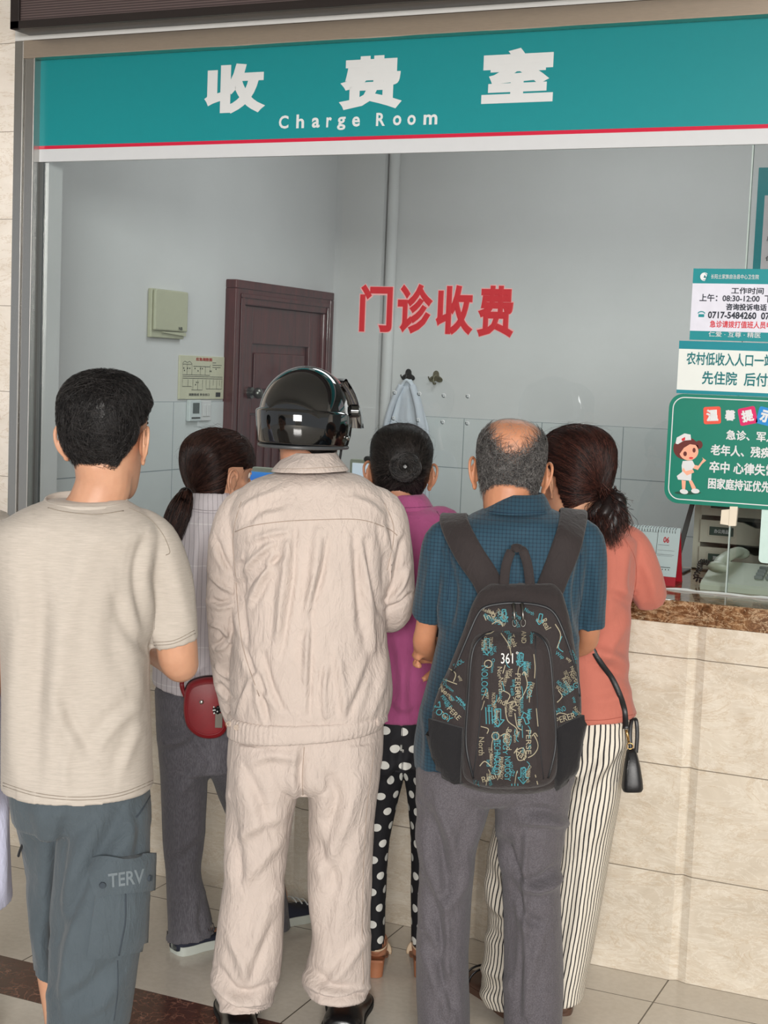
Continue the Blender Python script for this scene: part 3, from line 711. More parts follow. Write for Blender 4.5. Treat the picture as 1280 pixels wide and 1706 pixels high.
for k in range(24):
    x = -0.115+k*0.0082; m.tube([(x+0.0015*math.sin(a), -0.001+0.009*math.cos(a), 0.158+0.009*math.sin(a)) for a in np.linspace(0, 2*PI, 14)], 0.0011, 5)
m.build('wire_binding', steel('white_wire', rgb(200, 204, 206), 0.3), t, smooth=True)

t = empty('drawer_unit', (0.10, 0.72, CT), 0, 'grey beige desktop drawer unit with dark label plates behind the phone', 'drawer unit')
M['grey_beige'] = plain('grey_beige_plastic', rgb(190, 184, 168), 0.45, var=0.03)
M['label_green'] = plain('dark_green_label', rgb(44, 74, 66), 0.4)
m = MB(); m.box((-0.285, 0, -0.0), (0.28, 0.36, 0.004)); m.box((-0.285, 0, 0), (-0.262, 0.36, 0.36)); m.box((0.262, 0, 0), (0.285, 0.36, 0.36)); m.box((-0.285, 0, 0.355), (0.285, 0.36, 0.375)); m.box((-0.285, 0.33, 0), (0.285, 0.36, 0.36)); m.build('carcass', M['grey_beige'], t)
for i, z in enumerate((0.0, 0.085, 0.17, 0.255)):
    dq = MB(); z += 0.005; x0_, x1_ = -0.26, 0.26
    # front with a scooped finger pull in the middle
    pts = [(x0_, z), (x1_, z), (x1_, z+0.07), (0.10, z+0.07)]+[(0.10-0.10*math.sin(a), z+0.07-0.012*(1-math.cos(2*a))/2*2) for a in np.linspace(0.3, PI/2, 6)]
    pts = [(x0_, z), (x1_, z), (x1_, z+0.07), (0.13, z+0.07), (0.09, z+0.055), (-0.09, z+0.055), (-0.13, z+0.07), (x0_, z+0.07)]
    dq.prism(pts, 'y', -0.02, 0.0); dq.box((x0_, 0.0, z), (x1_, 0.3, z+0.045))
    V, F = stroke2d([(0.0+0.09*math.cos(a), z+0.055-0.035*math.sin(a)) for a in np.linspace(0, PI, 18)], 0.004); dq.add([(a, -0.0212, b) for a, b in V], F)
    d_ = dq.build('drawer', M['grey_beige'], t)
    m = MB(); m.box((-0.235, -0.0235, z+0.02), (-0.15, -0.02, z+0.055), 0.001); m.build('label_frame', M['grey_beige'], d_)
    m = MB(); m.box((-0.23, -0.0245, z+0.024), (-0.155, -0.0232, z+0.051)); m.build('label_plate', M['label_green'], d_)
    m = MB(); put_text(m, ('票据夹', '办公用品', '文具', '资料')[i], lambda u, v: (u, -0.0249, v), -0.215, -0.17, z+0.031, z+0.044, 0.02); m.build('lettering', M['letter_white'], d_)
t = empty('desk_telephone', (0.105, 0.30, CT), 0, 'pale grey green desk telephone with coiled cord just behind the glass', 'telephone')
M['phone'] = plain('phone_plastic', rgb(186, 190, 172), 0.4, var=0.02)
m = MB(); m.prism([(-0.04, 0.0), (0.17, 0.0), (0.17, 0.06), (0.14, 0.066), (-0.03, 0.022), (-0.04, 0.014)], 'x', -0.16, 0.12); m.build('base', M['phone'], t)
m = MB()
for i in range(4):
    for j in range(3): m.box((-0.02+j*0.032, 0.02+i*0.024, 0.036+i*0.0062), (0.004+j*0.032, 0.036+i*0.024, 0.046+i*0.0062), 0.002)
m.build('keypad', plain('phone_keys', rgb(120, 124, 120), 0.5), t)
m = MB(); P = smooth_path([(-0.125, 0.015, 0.058), (-0.12, 0.05, 0.078), (-0.11, 0.1, 0.088), (-0.1, 0.15, 0.094), (-0.095, 0.185, 0.088)], 6)
m.tube(P, [(0.03, 0.018)]*3+[(0.02, 0.014)]*(len(P)-6)+[(0.03, 0.018)]*3, 14); m.build('handset', M['phone'], t, smooth=True)
m = MB(); m.box((0.03, 0.13, 0.062), (0.11, 0.165, 0.072), 0.002); m.build('display', plain('phone_display', rgb(92, 104, 98), 0.25), t)
m = MB(); P = smooth_path([(-0.15, 0.02, 0.07), (-0.175, 0.03, 0.07), (-0.185, 0.05, 0.045), (-0.19, 0.04, 0.02), (-0.165, 0.06, 0.012)], 40); T, U, Wv = frames(P); k = np.arange(len(P))
P = P+U*0.007*np.cos(k*0.62)[:, None]+Wv*0.007*np.sin(k*0.62)[:, None]; m.tube(P, 0.002, 6); m.build('coiled_cord', M['black'], t, smooth=True)
a, b = atY(1158, 838, 0.62), atY(1136, 935, 0.62)  # ends of a thin dark bar slanting beside the drawers
t = empty('dark_bar', (b[0], 0.62, CT), 0, 'thin dark slanting bar behind the calendar beside the drawer unit', 'document stand')
da = a-np.array([b[0], 0.62, CT]); m = MB(); m.prism([(-0.012-0.02, 0.0), (0.006-0.02, 0.0), (da[0]+0.006, da[2]+0.03), (da[0]-0.006, da[2]+0.03)], 'y', -0.006, 0.006); m.build('upright', M['dark_gasket'], t)
m = MB(); m.box((-0.05, -0.05, 0), (0.02, 0.05, 0.006), 0.002); m.build('foot', M['dark_gasket'], t)

# screens turned to the queue
def screen(name, x0, x1, ztop, Y, label, bez, glow, rows):
    t = empty(name, ((x0+x1)/2, Y, CT), 0, label, 'screen'); w = (x1-x0)/2; zt_ = ztop-CT
    m = MB(); m.box((-w, 0, zt_-w*1.3), (w, 0.03, zt_), 0.006); m.build('case', M['phone'], t)
    e = NT('lit_'+name); e.set(Roughness=0.3); e.b.inputs['Emission Strength'].default_value = 0.75
    tc = e.add('ShaderNodeTexCoord'); sp = e.add('ShaderNodeSeparateXYZ'); e.link(tc.outputs['Generated'], sp.inputs[0])
    col = e.ramp(sp.outputs[2], rows); e.link(col, e.b.inputs['Emission Color']); e.set(Base_Color=(0.02, 0.02, 0.02, 1))
    m = MB(); m.box((-w+bez, -0.002, zt_-w*1.3+bez), (w-bez, 0.001, zt_-bez)); m.build('display', e.m, t)
    m = MB(); m.box((-0.03, 0.03, 0.01), (0.03, 0.05, zt_-w*0.5)); m.box((-0.09, -0.05, 0), (0.09, 0.1, 0.01), 0.003); m.build('stand', M['phone'], t)
    return t, w, zt_
screen('monitor', -1.70, -1.30, 1.296, 0.5, 'pale monitor with a blue screen behind the woman with the ponytail', 0.016, 0, [(0.0, (0.8, 0.9, 1, 1)), (0.86, (0.85, 0.93, 1, 1)), (0.875, (0.02, 0.2, 0.8, 1)), (1.0, (0.04, 0.3, 0.85, 1))])
t, w, zz = screen('tablet_terminal', -1.272, -1.04, 1.349, 0.45, 'white face terminal with a lit screen and black camera behind the woman with the bun', 0.012, 0, [(0.0, (0.5, 0.7, 1, 1)), (0.5, (0.75, 0.88, 1, 1)), (1.0, (0.85, 0.92, 1, 1))])
m = MB(); m.tube([(-0.055, 0.005, zz+0.002), (0.055, 0.005, zz+0.002)], 0.011, 12); m.ball((-0.055, 0.005, zz+0.002), 0.011); m.ball((0.055, 0.005, zz+0.002), 0.011); m.build('camera', M['black'], t, smooth=True)

# LED message display over the window
t = empty('led_display', (-0.2, 0.15, 2.70), 0, 'dark framed LED message display mounted above the sign', 'display')
m = MB(); m.box((-2.165, -0.09, 0.0), (2.5, -0.0, 0.42), 0.004); m.build('case', M['black_trim'], t)
m = MB(); x0_, x1_, z0_, z1_ = -2.165, 2.5, 0.0, 0.42
for a, b in (((x0_, -0.1, z0_), (x1_, -0.088, z0_+0.026)), ((x0_, -0.1, z1_-0.026), (x1_, -0.088, z1_)), ((x0_, -0.1, z0_), (x0_+0.036, -0.088, z1_)), ((x1_-0.036, -0.1, z0_), (x1_, -0.088, z1_))): m.box(a, b, 0.002)
m.build('frame', M['black_trim'], t)
m = MB(); m.box((x0_+0.036, -0.092, z0_+0.026), (x1_-0.036, -0.09, z1_-0.026)); m.build('screen', M['led'], t)
# ------------------------------------------------------------------ people: tools
def skin_mat(name, col):
    t = NT(name); t.set(Roughness=0.5); v = t.coords(); f = t.noise(v, 14, 5, 0.6)
    lo = (col[0]*0.88, col[1]*0.8, col[2]*0.76, 1); hi = (min(1, col[0]*1.06), col[1]*1.04, col[2]*1.02, 1)
    t.color(t.ramp(f, [(0.3, lo), (0.7, hi)]))
    t.b.inputs['Subsurface Weight'].default_value = 0.12; t.b.inputs['Subsurface Radius'].default_value = (0.01, 0.004, 0.002); t.b.inputs['Subsurface Scale'].default_value = 0.5
    t.bump(t.noise(v, 420, 2), 0.12, 0.0005); return t.m
def hair_mat(name, dark, light, rough=0.38):
    t = NT(name); t.set(Roughness=rough); t.b.inputs['Specular IOR Level'].default_value = 0.35
    at = t.add('ShaderNodeAttribute', attribute_name='tone'); f = t.noise(t.coords((1, 1, 0.35)), 130, 3, 0.7); f = t.math('MULTIPLY_ADD', f, 0.35, t.math('MULTIPLY', at.outputs['Fac'], 0.75)); t.color(t.ramp(f, [(0.32, dark), (0.9, light)])); return t.m  # random strand tone: light end paints in hair highlights, real grey on grey hair
M['eye_white'] = plain('eye_white', rgb(226, 222, 214), 0.25); M['iris'] = plain('dark_iris', rgb(34, 22, 16), 0.15)
M['lip'] = plain('lip', rgb(168, 98, 86), 0.5); M['brow'] = plain('eyebrow', rgb(36, 28, 24), 0.8)

def cap_neck(): pass
class Person:
    def __init__(s, px, label, ground=None, dist=None, face=0.0):
        if ground is not None: b = atZ(ground[0], ground[1], 0.0)
        else:
            d = ray(px, 853); b = CAM+d*dist
        s.b = np.array([b[0], b[1], 0.0]); v = s.b[:2]-CAM[:2]; v /= np.linalg.norm(v)
        s.v = np.array([v[0], v[1], 0]); s.r = np.array([v[1], -v[0], 0]); s.a = math.atan2(s.r[1], s.r[0])
        s.root = empty('person', tuple(s.b), s.a, label, 'person')
        s.cl = s.tl(CAM)
    def tl(s, P):
        d = np.asarray(P)-s.b; return np.stack([d@s.r, d@s.v, d[..., 2]], -1)
    def tw(s, L):
        L = np.asarray(L); return s.b+L[..., :1]*s.r+L[..., 1:2]*s.v+L[..., 2:3]*np.array([0, 0, 1.0])
    def pp(s, px, py, dy=0.0):
        """local point on the upright plane dy behind the person's axis, seen at photo pixel (px, py)"""
        d = ray(px, py); t = (s.b+s.v*dy-CAM)@s.v/(d@s.v); return s.tl(CAM+d*t)
    def m(s, npx, dy=0.0):
        return npx*(((s.b+s.v*dy)-CAM)@s.v)/FPX
    def ring(s, row, N=48, sh=0.0, expo=2.3):
        py, xl, xr, hd = row[:4]; yc = row[4] if len(row) > 4 else 0.0
        pl, pr = (py if isinstance(py, (tuple, list)) else (py, py))
        A = s.pp(xl, pl, yc); B = s.pp(xr, pr, yc); c = (A+B)/2; a = (B-A)/2
        L = np.linalg.norm(a); k = max(0.3, (L-sh)/L); a = a*k; hd = max(0.02, hd-sh)
        t = np.linspace(0, 2*PI, N, endpoint=False); ct, st = np.cos(t), np.sin(t)
        ct = np.sign(ct)*np.abs(ct)**(2/expo); st = np.sign(st)*np.abs(st)**(2/expo)
        return c+np.outer(ct, a)+np.outer(st, [0, hd, 0])
    def rings(s, rows, k=4, sh=0.0, expo=2.3):
        R = [s.ring(r, sh=sh, expo=expo) for r in rows]; N = len(R[0])
        return list(smooth_path(np.array([r.ravel() for r in R]), k).reshape(-1, N, 3))
    def loft(s, mb, rows, k=4, sh=0.0, expo=2.3, hem=0.0):
        R = s.rings(rows, k, sh, expo)
        if hem:   # hollow lower edge, like the open hem of a garment
            e = R[-1]; c = e.mean(0); up = R[-5].mean(0)-c; up = up/np.linalg.norm(up)
            R += [c+(e-c)*0.90, c+(e-c)*0.88+up*hem]
        V, F = loft_geo(R); return mb.add(V, F)
    def limb(s, mb, rows, k=5, n=24, hem=0.0, sq=1.0, add=0.0):
        """rows (px, py, dy, radius_px) -> tapering limb through those points"""
        P = [list(s.pp(x, y, dy))+[s.m(r, dy)+add] for x, y, dy, r in rows]
        Q = smooth_path(P, k); pts = list(Q[:, :3]); rad = list(Q[:, 3])
        if hem:
            d = pts[-2]-pts[-1]; d = d/np.linalg.norm(d); e = pts[-1]; r = rad[-1]
            pts += [e+d*0.0005, e+d*hem]; rad += [max(r-.010, r*.5), max(r-.011, r*.48)]
            T, U, Wv = frames(np.array(pts[:-2])); V, F = tube_geo(pts[:-2], [(q, q*sq) for q in rad[:-2]], n, False)
            a = np.linspace(0, 2*PI, n, endpoint=False); R = [np.array(V).reshape(-1, n, 3)[i] for i in range(len(pts)-2)]
            for p, q in zip(pts[-2:], rad[-2:]): R.append(p+np.outer(np.cos(a)*q, U[-1])+np.outer(np.sin(a)*q*sq, Wv[-1]))
            V, F = loft_geo(R); return mb.add(V, F)
        V, F = tube_geo(pts, [(q, q*sq) for q in rad], n); return mb.add(V, F)
    # -- cloth finishing
    def folds(s, me, strokes=(), noise=(), facing=-0.15):
        V = getv(me); N = getn(me); D = np.zeros(len(V)); px = project(s.tw(V))
        vis = np.einsum('ij,ij->i', N, s.cl-V)/np.linalg.norm(s.cl-V, axis=1)
        wv = np.clip((vis-facing)/0.3, 0, 1)
        for pts, w, amp in strokes:
            P = smooth_path(pts, 4) if len(pts) > 2 else np.asarray(pts, float)
            best = np.full(len(V), 1e9); sgn = np.zeros(len(V)); tt = np.zeros(len(V)); n = len(P)-1
            for i in range(n):
                a, b = P[i], P[i+1]; ab = b-a; L = ab@ab+1e-9; t = np.clip(((px-a)@ab)/L, 0, 1)
                q = px-a-np.outer(t, ab); d = np.hypot(q[:, 0], q[:, 1]); k = d < best
                best[k] = d[k]; tt[k] = (i+t[k])/n; sgn[k] = np.sign(ab[0]*q[k, 1]-ab[1]*q[k, 0])
            x = best*sgn/w; taper = np.sin(PI*np.clip(tt*0.86+0.07, 0, 1))**0.6
            prof = np.exp(-x*x)-0.55*np.exp(-((x-1.7)/1.2)**2)
            D += wv*amp*0.001*prof*taper
        for sc, amp in noise:
            D += amp*0.001*2*vnoise(V*np.asarray(sc)+s.b*3.1)
        setv(me, V+N*D[:, None])
    def bvh(s, me):
        return BVHTree.FromPolygons([tuple(v) for v in getv(me)], [tuple(p.vertices) for p in me.polygons])
    def surf(s, bvh, px, py, off=0.0):
        """point where the sight line through (px,py) meets a surface, lifted by off"""
        d = ray(px, py); dl = np.array([d@s.r, d@s.v, d[2]]); dl /= np.linalg.norm(dl)
        h = bvh.ray_cast(Vector(s.cl), Vector(dl))
        if h[0] is None:
            h = bvh.find_nearest(Vector(s.pp(px, py, 0.0)))
        n = np.array(h[1]); p = np.array(h[0])
        if n@dl > 0: n = -n
        return p+n*off, n
    def seam(s, bvh, pts, r, name, mat, parent, k=6, n=6, lift=0.0):
        P = smooth_path(pts, k); Q = [s.surf(bvh, x, y, lift)[0] for x, y in P]
        m = MB(); m.tube(Q, r, n); return m.build(name, mat, parent, smooth=True)
    def patch(s, bvh, TL, TR, BR, BL, nx, ny, off, name, mat, parent, rim=0.0, bulge=0.0):
        """a sewn-on panel following the surface beneath"""
        m = MB(); top = []; bot = []
        for j in range(ny+1):
            for i in range(nx+1):
                u, v = i/nx, j/ny
                q = (np.array(TL)*(1-u)*(1-v)+np.array(TR)*u*(1-v)+np.array(BR)*u*v+np.array(BL)*(1-u)*v)
                e = min(u, 1-u, v, 1-v); b = bulge*min(1, e*5)
                p, nn = s.surf(bvh, q[0], q[1], 0); top.append(p+nn*(off+b)); bot.append(p-nn*0.004)
        W_ = nx+1; n = len(top); F = []
        for j in range(ny):
            for i in range(nx):
                a = j*W_+i; F += [(a, a+1, a+W_+1, a+W_), (n+a, n+a+W_, n+a+W_+1, n+a+1)]
        edge = [i for i in range(W_)]+[j*W_+nx for j in range(1, ny+1)]+[ny*W_+i for i in range(nx-1, -1, -1)]+[j*W_ for j in range(ny-1, 0, -1)]
        for a, b in zip(edge, edge[1:]+edge[:1]): F.append((a, n+a, n+b, b))
        m.add(top+bot, F); return m.build(name, mat, parent, smooth=True, sharp=50)
    def add(s, name, me, mats, parent=None):
        for m_ in (mats if isinstance(mats, (list, tuple)) else [mats]): me.materials.append(m_)
        return link(name, me, parent or s.root, True)

# ---- head
HEAD = [(-0.118, .012, .082, .050), (-0.112, .030, .092, .035), (-0.095, .045, .094, .005), (-0.072, .055, .094, -.035), (-0.045, .062, .093, -.060),
        (-0.015, .068, .092, -.082), (0.015, .073, .093, -.094), (0.045, .076, .095, -.099), (0.072, .075, .090, -.097), (0.095, .066, .076, -.084), (0.112, .050, .054, -.062), (0.122, .030, .030, -.036), (0.126, .010, .008, -.012)]
def head_rings(N=48, grow=0.0, k=3, rows=HEAD):
    Q = smooth_path(rows, k); t = np.linspace(0, 2*PI, N, endpoint=False); out = []
    for z, hw, yf, yb in Q:
        yc = (yf*0.42+yb*0.58); ct, st = np.cos(t), np.sin(t)
        yy = np.where(st > 0, (yf-yc)*np.abs(st)**0.9, -(yc-yb)*np.abs(st)**0.9)
        out.append(np.stack([hw*np.sign(ct)*np.abs(ct)**0.86, yc+yy, z+0*t], 1))
    return out
def ear_mesh():
    m = MB()
    rim = smooth_path([(0.0, 0.012, -0.004), (0.004, 0.018, 0.014), (0.008, 0.010, 0.030), (0.011, -0.006, 0.034), (0.013, -0.018, 0.022), (0.012, -0.019, 0.004), (0.009, -0.013, -0.014), (0.004, -0.004, -0.026)], 5)
    m.tube(rim, [0.0034]*len(rim), 10)
    anti = smooth_path([(0.006, 0.004, 0.02), (0.009, -0.008, 0.014), (0.009, -0.009, -0.002), (0.005, -0.003, -0.014)], 5); m.tube(anti, 0.0032, 8)
    m.ball((0.004, 0.003, -0.026), (0.005, 0.009, 0.010)); m.ball((0.001, 0.014, -0.004), (0.004, 0.005, 0.006))
    m.ball((0.004, -0.002, 0.004), (0.0045, 0.017, 0.028)); m.ball((0.0, 0.002, 0.004), (0.006, 0.010, 0.022))
    me = remesh(m, 0.0017, 3); V = getv(me); F = [tuple(p.vertices) for p in me.polygons]; bpy.data.meshes.remove(me); return V, F
EARV, EARF = ear_mesh()
class Head:
    """pose of a head: local point = c + Rz(yaw) Rx(pitch) Ry(roll) * scale * p ; p faces +y"""
    def __init__(s, c, yaw=0, pitch=0, roll=0, scale=1.0):
        s.c = np.asarray(c, float)
        R = Matrix.Rotation(math.radians(yaw), 3, 'Z') @ Matrix.Rotation(math.radians(pitch), 3, 'X') @ Matrix.Rotation(math.radians(roll), 3, 'Y')
        s.R = np.array(R); s.k = scale
    def __call__(s, P): return s.c+s.k*(np.asarray(P, float)@s.R.T)
    def inv(s, P): return ((np.asarray(P)-s.c)@s.R)/s.k
def add_head(mb, H):
    V, F = loft_geo([H(r) for r in head_rings()]); mb.add(V, F)
    def tb(pts, r, n=12): mb.tube(H(np.array(pts)), [x*H.k for x in r], n)
    tb([(0, .088, .028), (0, .100, .008), (0, .112, -.018), (0, .106, -.030)], [.008, .010, .013, .008])
    for sx in (-1, 1):
        tb([(sx*.004, .100, -.026), (sx*.011, .102, -.025), (sx*.014, .094, -.022)], [.006, .0065, .005], 8)
        tb([(sx*.012, .092, .036), (sx*.034, .089, .038), (sx*.052, .076, .030)], [.008, .0075, .006], 8)          # brow ridge
        tb([(sx*.040, .074, -.020), (sx*.052, .062, -.018), (sx*.060, .040, -.006)], [.013, .013, .009], 8)       # cheekbone
    tb([(-.024, .088, -.060), (0, .099, -.057), (.024, .088, -.060)], [.004, .0055, .004], 8)
    tb([(-.020, .088, -.068), (0, .098, -.069), (.020, .088, -.068)], [.004, .006, .004], 8)
def finish_head(body, H, mat_base, ear_out=14, with_face=True):
    """ears, eyes, brows and lips added to the body mesh"""
    V0 = getv(body); F0 = [tuple(p.vertices) for p in body.polygons]; n0 = len(V0); mi = [0]*len(F0); Vs = [V0]; Fs = list(F0); n = n0
    def app(V, F, k):
        nonlocal n
        Vs.append(V); Fs.extend([tuple(n+i for i in f) for f in F]); mi.extend([k]*len(F)); n += len(V)
    for sx in (-1, 1):
        a = math.radians(ear_out+6); E = EARV.copy()*1.06; x, y = E[:, 0].copy(), E[:, 1].copy()
        # hinge at the front edge so that the rear rim stands off the skull
        yy = y-0.014; E[:, 0] = x*math.cos(a)-yy*math.sin(a)*1.3; E[:, 1] = 0.014+yy*math.cos(a)+x*0.0
        E = E*np.array([1, 1, 1.0]); E[:, 0] = sx*(E[:, 0]+0.0725); E[:, 1] += -0.006; E[:, 2] += -0.006
        F = EARF if sx > 0 else [tuple(reversed(f)) for f in EARF]; app(H(E), F, 0)
    if with_face:
        for sx in (-1, 1):
            m = MB(); m.ball((sx*.031, .079, .014), .0125, 14, 10); app(H(np.array(m.v)), m.f, 1)
            m = MB(); m.ball((sx*.031, .0865, .014), .0062, 12, 8); app(H(np.array(m.v)), m.f, 2)
            m = MB(); m.tube(smooth_path([(sx*.014, .099, .041), (sx*.03, .099, .046), (sx*.05, .086, .040)], 4), .0028, 6); app(H(np.array(m.v)), m.f, 4)
            m = MB(); m.tube(smooth_path([(sx*.018, .088, .019), (sx*.031, .0925, .0235), (sx*.045, .084, .017)], 4), .0022, 6); app(H(np.array(m.v)), m.f, 0)
        m = MB(); m.tube(smooth_path([(-.024, .0905, -.063), (0, .1035, -.0625), (.024, .0905, -.063)], 4), .003, 6); app(H(np.array(m.v)), m.f, 3)
    me = bpy.data.meshes.new('body'); me.from_pydata([tuple(v) for v in np.concatenate(Vs)], [], Fs); me.update()
    for m_ in (mat_base, M['eye_white'], M['iris'], M['lip'], M['brow']): me.materials.append(m_)
    me.polygons.foreach_set('material_index', mi); bpy.data.meshes.remove(body); return me

def add_hand(mb, wrist, dirv, palm_n, side=1, curl=0.5, spread=0.25, size=1.0):
    """relaxed hand: palm, four unequal bent fingers, thumb from the side of the palm"""
    d = np.asarray(dirv, float); d /= np.linalg.norm(d); n = np.asarray(palm_n, float); n -= d*(n@d); n /= np.linalg.norm(n); a = np.cross(d, n)*side
    w = np.asarray(wrist, float); k = size
    P = [w-d*0.01, w+d*0.02*k, w+d*0.05*k, w+d*0.085*k, w+d*0.095*k]
    R = []
    t = np.linspace(0, 2*PI, 20, endpoint=False)
    for p, (ra, rn) in zip(P, ((.025, .019), (.032, .018), (.040, .016), (.041, .013), (.034, .010))): R.append(p+np.outer(np.cos(t)*ra*k, a)+np.outer(np.sin(t)*rn*k, n))
    V, F = loft_geo(R); mb.add(V, F)
    for i, (o, L) in enumerate(((.031, .072), (.011, .080), (-.010, .075), (-.029, .060))):
        b = w+d*0.082*k+a*o*k; dirf = d+a*(o*spread*6); dirf /= np.linalg.norm(dirf); pts = [b-dirf*0.02]; ang = 0.15; p = b; pts.append(p)
        for seg in (0.45, 0.32, 0.23):
            ang += curl*(0.9 if seg > .4 else 0.7); q = dirf*math.cos(ang)+n*math.sin(ang); p = p+q*L*seg*k; pts.append(p)
        mb.tube(smooth_path(pts, 3), [.0092*k]*4+[.0085*k]*4+[.0078*k]*4+[.006*k], 10)
    b = w+d*0.03*k+a*0.030*k; q1 = d*0.55+a*0.75+n*0.35; q1 /= np.linalg.norm(q1); q2 = d*0.8+a*0.35+n*0.5; q2 /= np.linalg.norm(q2)
    pts = [b-q1*0.02, b, b+q1*0.032*k, b+q1*0.032*k+q2*0.030*k, b+q1*0.032*k+q2*0.05*k]; mb.tube(pts, [.012*k, .012*k, .0105*k, .0095*k, .007*k], 10)

# ---- hair
def strands_mesh(paths, radius, taper=True):
    """paths (n, k, 3) -> thin three-sided tubes"""
    n, k, _ = paths.shape; T = np.gradient(paths, axis=1); T /= np.linalg.norm(T, axis=2)[..., None]+1e-9
    ref = np.array([0.3, 0.5, 0.81]); U = np.cross(T, ref); U /= np.linalg.norm(U, axis=2)[..., None]+1e-9; Wv = np.cross(T, U)
    r = radius*(np.linspace(1, 0.35, k) if taper else np.ones(k))
    V = np.stack([paths+(U*math.cos(a)+Wv*math.sin(a))*r[None, :, None] for a in (0, 2*PI/3, 4*PI/3)], 2)   # n,k,3,3
    V = V.reshape(-1, 3); base = (np.arange(n)*k*3)[:, None, None]+(np.arange(k-1)*3)[None, :, None]
    F = []
    for j in range(3):
        a = base+j; b = base+(j+1) % 3
        F.append(np.concatenate([a, b, b+3, a+3], 2).reshape(-1, 4))
    return V, np.concatenate(F)
def hair_cap(H, cover, thick, N=72, k=6, wob=0.0, sink=-0.006, rows=HEAD):
    """smooth cap over the part of the skull where cover(p) is 1; returns head-space verts, faces, cover values"""
    R = head_rings(N, k=k, rows=rows); V, F = loft_geo(R, False); V = np.array(V); c = np.array([0, -0.005, 0.01])
    cv = np.array([cover(p) for p in V]); d = V-c; d /= np.linalg.norm(d, axis=1)[:, None]
    th = thick(V) if callable(thick) else thick
    off = sink+(th-sink)*cv
    if wob: off = off+wob*cv*vnoise(V*45)*2+wob*0.7*cv*vnoise(V*110)*2
    return V+d*off[:, None], F, cv
class Hair:
    def __init__(s, H): s.H = H; s.V = []; s.F = []; s.n = 0; s.T = []
    def addg(s, V, F, world=False, tone=0.15):
        V = np.asarray(V) if world else s.H(V); s.V.append(V); s.T.append(np.broadcast_to(tone, len(V))); s.F += [tuple(int(i)+s.n for i in f) for f in F]; s.n += len(V)
    def cap(s, cover, thick, show=True, **k):
        V, F, cv = hair_cap(s.H, cover, thick, **k); s.cv = cv; s.cV = V
        if show: s.addg(V, F)
        s.tree = BVHTree.FromPolygons([tuple(v) for v in V], F); return s
    def roots(s, n, lo=0.55, weight=False):
        idx = np.where(s.cv > lo)[0]; w = s.cv[idx] if weight else np.ones(len(idx)); P = s.cV[RNG.choice(idx, n, p=w/w.sum())]; P = P+RNG.normal(0, 0.004, P.shape)
        return np.array([s.tree.find_nearest(Vector(p))[0] for p in P])
    def comb(s, roots, dirf, L, k=7, lift=0.001, jit=0.15, grav=0.0, lift_end=0.003):
        """strands running over the cap along a direction field"""
        n = len(roots); out = np.zeros((n, k, 3)); L = L*RNG.uniform(0.7, 1.2, n)
        jd = RNG.normal(0, jit, (n, 3))
        for i in range(n):
            p = roots[i]; 
            for j in range(k):
                h = s.tree.find_nearest(Vector(p)); q = np.array(h[0]); nn = q-np.array([0, -0.005, 0.01]); nn /= np.linalg.norm(nn)
                f = j/(k-1); out[i, j] = q+nn*(lift+lift_end*f*f)
                d = dirf(q)+jd[i]; d = d-nn*(d@nn); d /= np.linalg.norm(d)+1e-9
                p = q+d*L[i]/(k-1)
        return out
    def strands(s, paths, r, world=False, taper=True, tone=None):
        V, F = strands_mesh(paths, r, taper); n, k, _ = paths.shape
        tn = np.repeat(RNG.beta(1.2, 2.2, n) if tone is None else np.full(n, tone), k*3); s.addg(V, F, world, tn)
    def build(s, person, mat, name='hair'):
        me = bpy.data.meshes.new(name); me.from_pydata([tuple(v) for v in np.concatenate(s.V)], [], s.F); me.update()
        at = me.attributes.new('tone', 'FLOAT', 'POINT'); at.data.foreach_set('value', np.concatenate(s.T).astype(np.float32))
        return person.add(name, me, mat)
def sstep(a, b, x):
    t = min(1, max(0, (x-a)/(b-a))); return t*t*(3-2*t)

def shoe_mesh(person, heel, toe, w, h, name, mats, sole=0.02, ankle=0.06):
    """closed shoe on the floor between heel and toe (local xy); mats = (upper, sole)"""
    heel = np.array([heel[0], heel[1], 0.0]); toe = np.array([toe[0], toe[1], 0.0]); d = toe-heel; L = np.linalg.norm(d); d /= L; a = np.array([d[1], -d[0], 0]); up = np.array([0, 0, 1.0])
    prof = [(0.0, .55, .75), (.06, .80, .95), (.2, .88, 1.0), (.35, .82, 1.0), (.5, .86, .72), (.65, .98, .52), (.78, 1.0, .44), (.9, .82, .38), (.97, .5, .3), (1.0, .2, .18)]
    R = []; N = 28; t = np.linspace(0, 2*PI, N, endpoint=False)
    for f, wf, hf in smooth_path(prof, 3):
        c = heel+d*L*f; hw = w/2*wf; hh = sole*0.6+(h-sole*0.6)*hf
        ct = np.sign(np.cos(t))*np.abs(np.cos(t))**0.75; st = np.where(np.sin(t) > 0, np.abs(np.sin(t))**0.9, -np.abs(np.sin(t))**0.3)
        z = np.where(st > 0, sole+st*max(0.004, hh-sole), sole*(1+st)*0.5+sole*0.4)
        R.append(c+np.outer(ct*hw, a)+np.outer(z, up))
    V, F = loft_geo(R); m = MB(); m.add(V, F); o = m.build(name, mats[0], person.root, smooth=True)
    R = []
    ol = []
    for f, wf in [(0, .35), (.015, .6), (.06, .86), (.2, .93), (.35, .86), (.5, .9), (.65, 1.03), (.78, 1.05), (.9, .88), (.97, .58), (1.005, .25)]:
        ol.append((f, wf))
    ol = smooth_path(ol, 3); out = [heel+d*L*f+a*w/2*wf for f, wf in ol]+[heel+d*L*f-a*w/2*wf for f, wf in ol[::-1]]
    lev = [np.array([p+up*z for p in out]) for z in (0.0005, sole)]
    V, F = loft_geo(lev); m = MB(); m.add(V, F); m.build('sole', mats[1], o, smooth=True, sharp=40)
    return o
